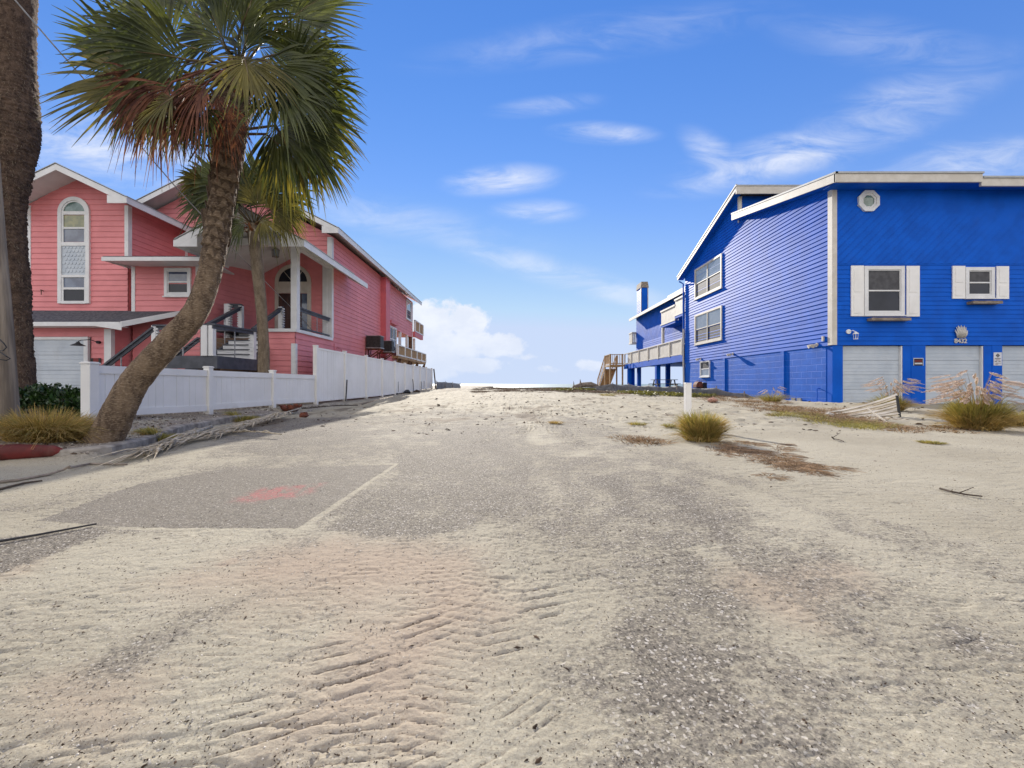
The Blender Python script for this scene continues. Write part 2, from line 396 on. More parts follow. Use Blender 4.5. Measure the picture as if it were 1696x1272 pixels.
CURB_Y = np.array([4.35, 5.0, 5.6, 6.3, 7.1, 7.9, 9.0, 10.5, 14, 24])
CURB_X = np.array([-4.35, -4.55, -4.85, -5.2, -5.52, -5.76, -5.92, -6.02, -6.12, -6.3])
def curb_x(y): return np.interp(y, CURB_Y, CURB_X)
def bank(x, y):
    """1 on the raised verge behind the kerb on the left"""
    b = sst(-.02, .10, curb_x(np.maximum(y, 4.35)) - x)
    edge = sst(4.0, 4.5, y + .22*np.maximum(0, -4.35 - x)*0.55)
    return b*edge
def base_h(x, y):
    """large shapes of the ground (no fine tracks)"""
    x = np.asarray(x, float); y = np.asarray(y, float)
    rise = np.clip((y-12.5)/20.0, 0, 1)*.38
    z = rise - 1.9*sst(38, 62, y) - 1.2*sst(62, 110, y)
    z = z + .10*sst(28, 36, y)*(1-sst(38, 50, y))*fbm(x*.35, y*.35, 2, 3)
    near = sst(6.5, 11, y)
    z = z + near*(fbm(x*.55, y*.55, 1, 4)-.5)*.13 + near*(fbm(x*2.2, y*2.2, 8, 3)-.5)*.055
    z = z + (1-near)*(fbm(x*.6, y*.6, 4, 3)-.5)*.02
    # right-hand verge before the blue house: a low berm of sand
    z = z + .07*sst(4.0, 6.0, x)*sst(8.3, 10.5, y)*(1-sst(15.0, 15.3, y)*sst(11.5, 11.9, x))*(1-sst(17, 22, y))
    b = bank(x, y)
    hb = .115 + .085*sst(.0, 1.4, curb_x(np.maximum(y,4.35)) - x) + .09*sst(6.8, 9.5, -x) + (fbm(x*1.5, y*1.5, 6, 3)-.5)*.05
    z = np.where(b > 0, z*(1-b) + b*np.maximum(hb, z), z)
    # flat under the houses
    hz = sst(15.0, 15.25, y)*sst(11.6, 11.85, x)*(1-sst(29, 33, y))
    z = z*(1-hz) + hz*.05
    return z
def gz(x, y): return float(base_h(np.array([x]), np.array([y]))[0])

def axis_pos(lim, a, b, c=0.0):
    o = [0.0]
    while o[-1] < lim: o.append(o[-1] + a + b*o[-1] + c*o[-1]**2)
    return o
xp = np.array(axis_pos(420, .0058, .0078)); xs = np.concatenate([-xp[:0:-1], xp])
yp = [.5]
while yp[-1] < 130: yp.append(yp[-1] + .0028 + .0017*yp[-1] + .0008*yp[-1]**2)
yb = []; t = .5; st = .012
while t > -400: t -= st; st *= 1.16; yb.append(t)
ys = np.array(yb[::-1] + yp)
GX, GY = np.meshgrid(xs, ys)
gx = GX.ravel(); gy = GY.ravel()
H0 = base_h(gx, gy)

# pattern masks are laid out in the plane of the road, measured off the photograph
pin = gy > .35
gyc = np.maximum(gy, .35)
QX = 848 + FPX*gx/gyc; QY = 636 + FPX*CAMH/gyc           # where a flat road point was seen in the photograph
wob = (fbm(gx*1.3, gy*1.3, 12, 4)-.5); wob2 = (fbm(gx*6, gy*6, 14, 3)-.5)
def poly_sd(px, py, poly):
    """signed distance (positive inside) in the given plane"""
    d = np.full(px.shape, 1e9); ins = np.zeros(px.shape, bool)
    n = len(poly)
    for i in range(n):
        x0, y0 = poly[i]; x1, y1 = poly[(i+1) % n]
        ex, ey = x1-x0, y1-y0
        t = np.clip(((px-x0)*ex+(py-y0)*ey)/(ex*ex+ey*ey+1e-12), 0, 1)
        d = np.minimum(d, np.hypot(px-x0-t*ex, py-y0-t*ey))
        c = ((y0 > py) != (y1 > py)) & (px < (x1-x0)*(py-y0)/(y1-y0+1e-12)+x0)
        ins ^= c
    return np.where(ins, d, -d)
def road_poly(pts, w0, w1, wobble=.25):
    P = [tuple(gp(*p)[:2]) for p in pts]
    sel = (gy > .3) & (gy < 16) & (np.abs(gx) < 14)
    o = np.zeros(gx.shape)
    s = poly_sd(gx[sel] , gy[sel], P) + wobble*wob[sel]*np.minimum(1.5, .35+.18*gy[sel]) + wobble*.35*wob2[sel]
    o[sel] = sst(w0, w1, s); return o
asph = np.zeros(gx.shape)
asph = np.maximum(asph, .66*road_poly([(660,715),(760,692),(900,700),(985,760),(1120,820),(1230,890),(1330,985),(1440,1075),(1560,1215),(1640,1400),(1050,1400),(985,1180),(930,1080),(960,985),(905,900),(820,862),(640,892),(500,880),(600,808),(652,770),(560,742)], -.22, .38, .55))
asph = np.maximum(asph, .62*road_poly([(470,700),(720,676),(1000,690),(1250,800),(1540,960),(1700,1090),(1720,1290),(1000,1290),(900,1040),(800,930),(480,900),(60,880),(-100,860),(250,770)], -.5, .8, .8))
patch = road_poly([(60,862),(230,800),(370,776),(652,769),(492,876),(200,872)], -.015, .02, .02)
asph = np.maximum(asph, patch*.97)
asph = np.maximum(asph, road_poly([(-300,905),(0,888),(150,872),(190,878),(110,912),(0,950),(-400,1010)], -.03, .07, .12))
asph = np.maximum(asph, .75*road_poly([(380,690),(600,690),(690,720),(560,760),(380,765),(330,735)], -.2, .5, .7))
asph = np.maximum(asph, .55*road_poly([(80,1120),(300,1000),(480,960),(420,1010),(200,1120),(60,1180)], -.05, .12, .3))
asph = np.maximum(asph, .5*road_poly([(900,690),(1080,740),(1500,860),(1750,960),(1750,1010),(1430,900),(1150,800),(960,760)], -.1, .25, .6))
# sand drifts lying over the asphalt
for pl_, wt in (([(1060,805),(1130,800),(1230,860),(1280,935),(1260,955),(1180,900),(1090,850)], .95), ([(945,985),(1010,950),(1120,1010),(1260,1080),(1340,1210),(1360,1290),(990,1290),(930,1080)], .86),
                ([(1310,1045),(1360,1060),(1450,1110),(1535,1190),(1480,1185),(1380,1120)], 1.0), ([(975,785),(1030,775),(1085,850),(1060,890),(1000,850)], .9), ([(640,760),(760,700),(860,705),(900,770),(800,800),(660,830)], .86),
                ([(520,885),(640,830),(800,850),(870,870),(700,900),(580,905)], .9), ([(420,700),(560,692),(640,715),(520,745),(420,745)], .8), ([(1020,880),(1100,890),(1150,950),(1080,960)], .8), ([(1270,950),(1330,960),(1420,1030),(1360,1020)], .8), ([(640,1080),(700,1060),(660,1120),(600,1110)], .6)):
    asph = np.maximum(asph, wt*road_poly(pl_, -.10, .24, .5))
lid = road_poly([(930,742),(1010,748),(1010,762),(930,765),(890,755)], -.1, .25, .5)
lid = np.maximum(lid, road_poly([(840,700),(910,690),(925,740),(870,742)], -.1, .3, .5))
lid = np.maximum(lid, .8*road_poly([(1120,905),(1180,900),(1340,1010),(1400,1110),(1330,1080),(1230,990)], -.05, .12, .4))
lid = np.maximum(lid, .7*road_poly([(820,980),(940,960),(960,1010),(880,1100),(760,1120)], -.05, .1, .3))
edge = road_poly([(640,767),(660,767),(500,880),(484,880)], -.012, .012, .02)          # line of sand along the patch edge
edge = np.maximum(edge, road_poly([(200,868),(490,873),(490,879),(200,877)], -.01, .012, .02))
asph = np.maximum(asph, .85*road_poly([(664,773),(740,712),(900,760),(860,850),(640,890),(508,884)], -.03, .10, .15))
asph = asph*(1-lid*.85)*(1-edge*.9)
asph = np.where(pin, asph, 0)
# a road also runs past behind the photographer
asph = np.maximum(asph, .8*(gy < .35)*sst(-14, -9, gy)*sst(.38, .6, fbm(gx*.3, gy*.3, 9, 3)))
# old red spray paint on the patch
paint = road_poly([(385,830),(420,803),(550,797),(530,813),(490,826),(430,832)], -.03, .10, .25)
paint = paint*sst(.30, .66, fbm(gx*22+gy*5, gy*12, 31, 4))*.85
# warm stain of brown sand in the foreground
stain = np.maximum(road_poly([(300,960),(560,880),(800,900),(860,1000),(700,1202),(500,1202),(620,1010),(420,1010)], -.2, .3, .6),
                   .8*road_poly([(40,1130),(240,1120),(200,1215),(20,1215)], -.1, .2, .4))
stain = np.maximum(stain, .9*road_poly([(352,935),(405,918),(400,932),(358,945)], -.02, .03, .05))
stain = np.maximum(stain, .7*road_poly([(1170,950),(1340,925),(1430,950),(1360,1040),(1200,1000)], -.1, .15, .5))
stain = np.maximum(stain, .6*road_poly([(0,940),(60,930),(50,945),(0,960)], -.1, .1, .3))

fine = np.zeros(gx.shape); dark = np.zeros(gx.shape)
smooth_sand = (1-asph)
# footprints, hoof-like dents and ripples in loose sand further off
loose = sst(5.5, 10, gy)*(1-asph)
fine += loose*(np.abs(fbm(gx*3.6, gy*3.6, 40, 3)-.5)*-.16 + (fbm(gx*9, gy*9, 44, 2)-.5)*.04)
# wind-blown tails: small ridges running away to the right-front
rip = fbm(gx*16+gy*9, gy*34-gx*8, 50, 3)
fine += np.where(gy < 9, (1-asph)*(rip-.5)*.005, 0)
_r = 1-np.abs(2*fbm(gx*5+gy*2.5, gy*15-gx*3, 52, 3)-1); _r = np.clip((_r-.86)/.14, 0, 1)**1.5
fine -= np.where(gy < 10, (1-asph*.9)*.0075*_r*sst(.40, .58, fbm(gx*1.7, gy*1.7, 53, 3)), 0)
_r2 = 1-np.abs(2*fbm(gx*11-gy*6, gy*26+gx*9, 54, 2)-1); _r2 = np.clip((_r2-.90)/.10, 0, 1)
fine -= np.where(gy < 5, (1-asph*.9)*.004*_r2*sst(.42, .55, fbm(gx*2.9, gy*2.9, 55, 3)), 0)
fine += np.where(gy < 7, (vn(gx*90, gy*90, 51)-.5)*.0028, 0)

def track(x0, y0, x1, y1, w, kind, depth=.012, pitch=.07, amp=1.0):
    global fine, dark
    depth *= .30 if y0 < 4.6 else 1.0; pitch *= .66
    dx, dy = x1-x0, y1-y0; Ln = math.hypot(dx, dy); ux, uy = dx/Ln, dy/Ln
    m = (gx > min(x0,x1)-w) & (gx < max(x0,x1)+w) & (gy > min(y0,y1)-w) & (gy < max(y0,y1)+w)
    X, Y = gx[m]-x0, gy[m]-y0
    s = X*ux+Y*uy; t = -X*uy+Y*ux
    t = t + .02*np.sin(s*2.1/max(.3, w)) + .006*(vn(s*9, t*9, 3)-.5)
    win = sst(0, .12, s)*(1-sst(Ln-.15, Ln, s))*(1-sst(w*.46, w*.52, np.abs(t)))
    er = sst(.36, .52, fbm(X*3.0, Y*3.0, 61, 3))*(1-asph[m]*.8)
    if kind == 'rib':
        k = 5; q = (t/w+.5)*k; fr = np.abs(q-np.floor(q)-.5)*2
        h = -sst(.76, .97, fr)
        lug = np.abs(((s/(pitch*.6)) % 1)-.5)*2; h = h - .35*sst(.7, .95, lug)*(np.floor(q) % 2)
    else:
        q = s/pitch + np.abs(t)/w*1.6*np.sign(t)*0 + np.abs(t)/w*1.7
        off = np.where(t > 0, .5, 0.)
        fr = np.abs(((q+off) % 1)-.5)*2
        bnd = np.abs(((np.abs(t)/w*4) % 1)-.5)*2
        h = -sst(.74, .96, fr) - .5*sst(.86, .98, bnd)
    fine[m] += win*er*amp*depth*(h + .25)
    dark[m] = np.maximum(dark[m], win*er*amp*np.clip(-h, 0, 1)*.85)  # grooves darkened in the colour by depth, stored along with the litter
track(-.28, .35, -.20, 2.6, .38, 'lug', .011, .06)
track(-.62, 1.14, .30, 1.59, .30, 'rib', .020, .06, 1.3)
track(-.75, .93, .10, 1.36, .26, 'rib', .016, .06)
track(-.30, .80, .34, 1.22, .20, 'rib', .013, .06, .9)
track(-2.9, .9, -1.0, 1.95, .30, 'rib', .013, .06, .8)
track(-3.2, 1.5, -1.2, 2.35, .26, 'rib', .012, .07, .8)
track(-.95, .75, -.45, 2.2, .26, 'lug', .011, .07, .8)
track(.9, 1.75, 2.6, 1.52, .30, 'rib', .014, .06, 1.0)
track(1.35, 2.2, 2.3, 1.92, .34, 'rib', .012, .07, .9)
track(1.1, 1.25, 2.0, 1.45, .25, 'rib', .012, .06, .7)
track(1.3, .95, 2.2, 1.25, .25, 'lug', .012, .06, .7)
track(-2.4, 2.9, -1.35, 3.1, .3, 'lug', .012, .08, .9)
track(-1.9, 4.5, -1.1, 5.2, .5, 'rib', .012, .08, .9)
track(-2.6, 3.7, -.9, 4.7, .35, 'rib', .010, .08, .8)
for x0, y0, x1, y1 in ((-.42,5.2,-.1,15),(.9,5.0,.35,14),(-1.6,7,-.9,16),(.1,6.2,.9,12),(1.7,6.0,1.1,13),(2.6,6.5,1.6,15)):
    track(x0, y0, x1, y1, .34, 'lug', .025, .16, 1.5)
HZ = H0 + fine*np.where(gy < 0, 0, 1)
# dark scuffs / weed litter on the sand further off
far = sst(6, 9, gy)*(1-sst(45, 55, gy))
litter = far*(sst(.55, .72, fbm(gx*1.6, gy*.9, 70, 4))*.75*(.35+.65*sst(.42, .6, fbm(gx*.35, gy*.25, 79, 3)))+.55*sst(.60, .72, fbm(gx*5, gy*2.2, 71, 3)))
litter = np.maximum(litter, sst(26, 30, gy)*(1-sst(40, 46, gy))*sst(.50, .62, fbm(gx*.7, gy*.5, 74, 4))*.9)
lp = road_poly([(780,690),(900,672),(960,690),(900,712),(800,712)], -.3, .6, 2.0)*.75
litter = np.maximum(litter, lp*sst(.4, .6, fbm(gx*2.5, gy*1.2, 77, 3)))
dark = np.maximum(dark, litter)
bk = bank(gx, gy)

nx, ny = len(xs), len(ys)
idx = np.arange(nx*ny).reshape(ny, nx)
quads = np.stack([idx[:-1,:-1], idx[:-1,1:], idx[1:,1:], idx[1:,:-1]], -1).reshape(-1, 4)

def ground_mat():
    m, nt, out = nt_new('sand_and_asphalt')
    tc = N(nt, 'ShaderNodeTexCoord').outputs['Object']
    def att(n): return N(nt, 'ShaderNodeAttribute', attribute_name=n).outputs['Fac']
    A = att('asphalt'); PT = att('paint'); ST = att('stain'); SLB = att('slab'); DK = att('litter'); BK = att('verge')
    n_big = noise(nt, tc, .7, 6); n_mid = noise(nt, tc, 5, 6, .62); n_grain = noise(nt, tc, 95, 5, .75); n_f2 = noise(nt, tc, 42, 5, .65)
    # sand
    s = mixc(nt, ramp(nt, n_big, .35, .65), SAND1, SAND2)
    s = mixc(nt, M2(nt, 'MULTIPLY', ramp(nt, n_mid, .52, .72), .35), s, SAND3)
    s = mixc(nt, M2(nt, 'MULTIPLY', ramp(nt, n_grain, .50, .66), .55), s, (.17,.135,.10))
    s = mixc(nt, M2(nt, 'MULTIPLY', ramp(nt, n_grain, .46, .28), .35), s, (.72,.66,.57))
    s = mixc(nt, M2(nt, 'MULTIPLY', ST, .62), s, (.36,.27,.20))
    # asphalt aggregate: pale shell and dark stones
    vo = N(nt, 'ShaderNodeTexVoronoi'); vo.inputs['Scale'].default_value = 170; L(nt, tc, vo.inputs['Vector'])
    sc3 = N(nt, 'ShaderNodeSeparateColor'); L(nt, vo.outputs['Color'], sc3.inputs[0])
    vo2 = N(nt, 'ShaderNodeTexVoronoi'); vo2.inputs['Scale'].default_value = 125; L(nt, tc, vo2.inputs['Vector'])
    sc4 = N(nt, 'ShaderNodeSeparateColor'); L(nt, vo2.outputs['Color'], sc4.inputs[0])
    a = mixc(nt, ramp(nt, n_mid, .3, .7), ASPH1, ASPH2)
    a = mixc(nt, M2(nt, 'MULTIPLY', ramp(nt, sc3.outputs[0], .55, .95), .62), a, (.40,.355,.28))
    a = mixc(nt, M2(nt, 'MULTIPLY', ramp(nt, sc3.outputs[1], .70, .95), .8), a, (.05,.045,.04))
    a = mixc(nt, M2(nt, 'MULTIPLY', ramp(nt, sc4.outputs[0], .90, .97), .7), a, (.60,.56,.5))
    a = mixc(nt, M2(nt, 'MULTIPLY', ramp(nt, sc4.outputs[1], .93, .98), .8), a, (.04,.035,.03))
    a = mixc(nt, M2(nt, 'MULTIPLY', M2(nt, 'MULTIPLY', PT, ramp(nt, n_f2, .32, .55)), 1.15), a, (.40,.085,.09))
    # sand breaks up over the asphalt grain by grain
    k = M2(nt, 'ADD', M2(nt, 'MULTIPLY', A, .92), M2(nt, 'MULTIPLY_ADD', n_f2, 1.7, -.85))
    k = M2(nt, 'ADD', k, M2(nt, 'MULTIPLY_ADD', n_mid, 1.5, -.75))
    k = M2(nt, 'ADD', k, M2(nt, 'MULTIPLY_ADD', noise(nt, tc, 1.3, 5), .9, -.45))
    k = M2(nt, 'MULTIPLY', ramp(nt, k, .14, .82), .94)
    k = M2(nt, 'MAXIMUM', k, M2(nt, 'MULTIPLY', ramp(nt, M2(nt, 'ADD', SLB, M2(nt, 'MULTIPLY_ADD', n_f2, .7, -.35)), .35, .65), M2(nt, 'MULTIPLY_ADD', n_mid, -.35, 1.05)))
    smooth_ = M2(nt, 'MULTIPLY', SLB, .45)
    a = mixc(nt, smooth_, a, (.20,.180,.150))
    c = mixc(nt, k, s, a)
    c = mixc(nt, M2(nt, 'MULTIPLY', M2(nt, 'MULTIPLY', PT, ramp(nt, n_f2, .38, .6)), .3), c, (.45,.12,.12))
    # litter, darkened track grooves, and verge
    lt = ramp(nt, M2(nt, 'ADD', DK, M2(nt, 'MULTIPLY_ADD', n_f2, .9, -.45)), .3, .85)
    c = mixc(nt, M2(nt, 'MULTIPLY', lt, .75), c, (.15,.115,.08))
    vgc = mixc(nt, ramp(nt, n_f2, .4, .62), (.33,.29,.245), (.12,.098,.08))
    c = mixc(nt, M2(nt, 'MULTIPLY', BK, ramp(nt, noise(nt, tc, 1.8, 5), .35, .6)), c, vgc)
    b = N(nt, 'ShaderNodeBsdfPrincipled'); L(nt, c, b.inputs['Base Color'])
    b.inputs['Roughness'].default_value = .92; b.inputs['Specular IOR Level'].default_value = .12
    h = M2(nt, 'ADD', M2(nt, 'MULTIPLY', n_f2, 1.0), M2(nt, 'MULTIPLY', n_grain, .5))
    h = M2(nt, 'ADD', h, M2(nt, 'MULTIPLY', n_mid, 1.2))
    h = M2(nt, 'ADD', h, M2(nt, 'MULTIPLY', sc3.outputs[0], M2(nt, 'MULTIPLY', k, .4)))
    bp = N(nt, 'ShaderNodeBump'); bp.inputs['Strength'].default_value = .7; bp.inputs['Distance'].default_value = .006
    L(nt, h, bp.inputs['Height']); L(nt, bp.outputs[0], b.inputs['Normal'])
    L(nt, b.outputs[0], out.inputs['Surface']); return m
SAND1, SAND2, SAND3 = (.384,.350,.268), (.318,.287,.216), (.44,.405,.32)
ASPH1, ASPH2 = (.118,.103,.085), (.18,.16,.132)
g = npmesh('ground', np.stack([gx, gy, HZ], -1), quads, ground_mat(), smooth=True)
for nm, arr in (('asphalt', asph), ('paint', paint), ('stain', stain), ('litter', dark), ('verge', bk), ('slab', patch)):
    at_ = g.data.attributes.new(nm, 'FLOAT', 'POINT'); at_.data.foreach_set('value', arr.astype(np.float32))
tag(g, kind='structure')
del GX, GY, QX, QY, quads, wob, wob2, rip, HZ

def water_mat():
    m, nt, out = nt_new('sea_water')
    tc = N(nt, 'ShaderNodeTexCoord').outputs['Object']
    b = N(nt, 'ShaderNodeBsdfPrincipled'); b.inputs['Roughness'].default_value = .6; b.inputs['Specular IOR Level'].default_value = .15
    c = mixc(nt, ramp(nt, noise(nt, scl(nt, tc, (.01,.05,1)), 1.0, 5), .4, .6), (.10,.17,.20), (.16,.24,.26))
    fo = M2(nt, 'MULTIPLY', ramp(nt, noise(nt, scl(nt, tc, (.02,.16,1)), 1.0, 6, .65), .60, .68), .8)
    c = mixc(nt, fo, c, (.75,.77,.77))
    L(nt, c, b.inputs['Base Color'])
    bp = N(nt, 'ShaderNodeBump'); bp.inputs['Strength'].default_value = .6; bp.inputs['Distance'].default_value = .3
    L(nt, noise(nt, scl(nt, tc, (.25,.8,1)), 1.0, 6, .6), bp.inputs['Height']); L(nt, bp.outputs[0], b.inputs['Normal'])
    L(nt, b.outputs[0], out.inputs['Surface']); return m
sea = MB().add([(-6000,52,-.85),(6000,52,-.85),(6000,7000,-.85),(-6000,7000,-.85)], [(0,1,2,3)]).build('sea', water_mat())
tag(sea, kind='structure')

# kerb along the left verge
def kerb():
    m = MB(); yy = np.linspace(4.5, 12.5, 60); xx = curb_x(yy)+(fbm(yy*3, yy*0, 6, 2)-.5)*.03
    aa = np.linspace(1.25, .08, 10); yy = np.concatenate([4.5-.32*np.sin(aa), yy]); xx = np.concatenate([curb_x(np.array([4.5]))[0]-.38*(1-np.cos(aa)), xx])
    prof = [(.02,-.12),(.0,.098),(-.03,.118),(-.14,.122),(-.15,-.12)]
    vs = []; fs = []
    for i, (x, y) in enumerate(zip(xx, yy)):
        dz = -.10*sst(8.5, 12.0, y) + .012*math.sin(y*3.1)
        for (a, b) in prof: vs.append((x + a + .012*math.sin(y*7+b*9), y, b + dz))
    k = len(prof)
    for i in range(len(yy)-1):
        for j in range(k):
            fs.append((i*k+j, i*k+(j+1) % k, (i+1)*k+(j+1) % k, (i+1)*k+j))
    fs.append(tuple(range(k-1, -1, -1))); fs.append(tuple((len(yy)-1)*k+j for j in range(k)))
    m.add(vs, fs)
    o = m.build('kerb', MAT['concrete']); tag(o, kind='structure')
kerb()
# ------------------------------------------------------------------ building helpers
def clip(poly, ax, lim, keep_above):
    out = []
    n = len(poly)
    for i in range(n):
        a, b = poly[i], poly[(i+1) % n]
        da = (a[ax]-lim)*(1 if keep_above else -1); db = (b[ax]-lim)*(1 if keep_above else -1)
        if da >= 0: out.append(a)
        if (da > 0 and db < 0) or (da < 0 and db > 0):
            t = da/(da-db); out.append((a[0]+(b[0]-a[0])*t, a[1]+(b[1]-a[1])*t))
    return out
def siding(mb, poly, O, U, Nn, exp=.165, t=.018, ang=0.0, z0=0.0, jit=.003):
    """lap boards over a convex polygon (u, z) on the vertical plane O + u*U, outward normal Nn"""
    ca, sa = math.cos(ang), math.sin(ang)
    P = [(u*ca+z*sa, -u*sa+z*ca) for u, z in poly]
    lo = min(p[1] for p in P); hi = max(p[1] for p in P)
    k0 = math.floor((lo-z0)/exp)
    rr = random.Random(5)
    def W(u, z, off):
        uu, zz = u*ca-z*sa, u*sa+z*ca
        return (O[0]+U[0]*uu+Nn[0]*off, O[1]+U[1]*uu+Nn[1]*off, zz)
    k = k0
    while z0+k*exp < hi-1e-4:
        a, b = z0+k*exp, z0+(k+1)*exp; k += 1
        q = clip(clip(P, 1, a, True), 1, b, False)
        if len(q) < 3: continue
        tt = t + rr.uniform(-jit, jit)
        vs = [W(u, z, .003 + tt*(1-(z-a)/exp)) for u, z in q]
        # orientation: make the face look along Nn
        nn = Vector((0,0,0))
        for i in range(len(vs)): nn += Vector(vs[i]).cross(Vector(vs[(i+1) % len(vs)]))
        f = tuple(range(len(vs)))
        if nn.dot(Vector((Nn[0], Nn[1], 0))) < 0: f = tuple(reversed(f))
        mb.add(vs, [f])
        lz = min(z for u, z in q)
        us = [u for u, z in q if z < lz+1e-5]
        if len(us) >= 2 and max(us)-min(us) > .01:
            u0, u1 = min(us), max(us); off = .003 + tt*(1-(lz-a)/exp)
            mb.add([W(u0, lz, 0), W(u1, lz, 0), W(u1, lz, off), W(u0, lz, off)], [(0,1,2,3)])

class Plane:
    """vertical wall plane: local u along the wall, n outward"""
    def __init__(s, O, U, Nn): s.O, s.U, s.N = O, U, Nn
    def p(s, u, z, n=0.0):
        return Vector((s.O[0]+s.U[0]*u+s.N[0]*n, s.O[1]+s.U[1]*u+s.N[1]*n, z))
    def bx(s, mb, u0, u1, z0, z1, n0, n1):
        c = (s.p(u0, z0, n0)+s.p(u1, z1, n1))/2
        U3 = Vector((s.U[0], s.U[1], 0)); N3 = Vector((s.N[0], s.N[1], 0))
        return mb.obox(c, U3*(abs(u1-u0)/2), N3*(abs(n1-n0)/2), Vector((0,0,abs(z1-z0)/2)))

def window(pl, par, u0, u1, z0, z1, cas=.10, gl=('glassdark','glassdark'), mat='white', cols=1, sill=True, proud=.07, name='window'):
    """casing + double-hung sashes; returns the window part; panes are its sub-parts"""
    f = MB()
    pl.bx(f, u0-cas, u0, z0-cas, z1+cas, .0, proud); pl.bx(f, u1, u1+cas, z0-cas, z1+cas, .0, proud)
    pl.bx(f, u0, u1, z1, z1+cas, .0, proud-.003); pl.bx(f, u0, u1, z0-cas, z0, .0, proud-.003)
    w = (u1-u0)/cols; zm = (z0+z1)/2
    for c in range(cols):
        a, b = u0+c*w, u0+(c+1)*w; s = .035
        if c: pl.bx(f, a-.035, a+.035, z0, z1, .0, proud-.012)
        pl.bx(f, a, a+s, z0, z1, .0, .042); pl.bx(f, b-s, b, z0, z1, .0, .042)
        pl.bx(f, a+s, b-s, z1-s, z1, .0, .040); pl.bx(f, a+s, b-s, z0, z0+s, .0, .040)
        pl.bx(f, a+s, b-s, zm-.025, zm+.025, .0, .048)
    wn = f.build(name, MAT[mat], par)
    for c in range(cols):
        a, b = u0+c*w+.03, u0+(c+1)*w-.03
        for (q0, q1, g) in ((zm, z1-.03, gl[0]), (z0+.03, zm, gl[1])):
            m = MB(); pl.bx(m, a, b, q0, q1, .018, .026 if q0 == zm else .022); m.build('pane', MAT[g], wn)
    if sill:
        m = MB(); pl.bx(m, u0-cas-.03, u1+cas+.03, z0-cas-.045, z0-cas-.003, .0, proud+.035); m.build('sill', MAT[mat], wn)
    return wn

def garage_door(pl, par, u0, u1, z0, z1, n0, name='garage_door', rows=4):
    m = MB(); h = (z1-z0)/rows
    for r in range(rows):
        a, b = z0+r*h+.006, z0+(r+1)*h-.006
        pl.bx(m, u0, u1, a, b, n0-.04, n0)
        for k in range(1, 4):
            zz = a + (b-a)*k/4
            pl.bx(m, u0+.02, u1-.02, zz-.012, zz+.012, n0, n0+.007)
    pl.bx(m, u0, u1, z0, z1, n0-.08, n0-.041)
    return m.build(name, MAT['garage'], par)

def railing_slats(mb, a, b, z0, z1, slat=.13, gap=.02, th=.03):
    a, b = Vector(a), Vector(b); d = b-a; Ln = d.length; d.normalize()
    n = max(1, int(Ln/(slat+gap)))
    for i in range(n):
        p = a + d*((i+.5)*Ln/n)
        mb.obox((p.x, p.y, (z0+z1)/2), d*(slat/2), d.cross(Vector((0,0,1)))*(th/2), (0,0,(z1-z0)/2))

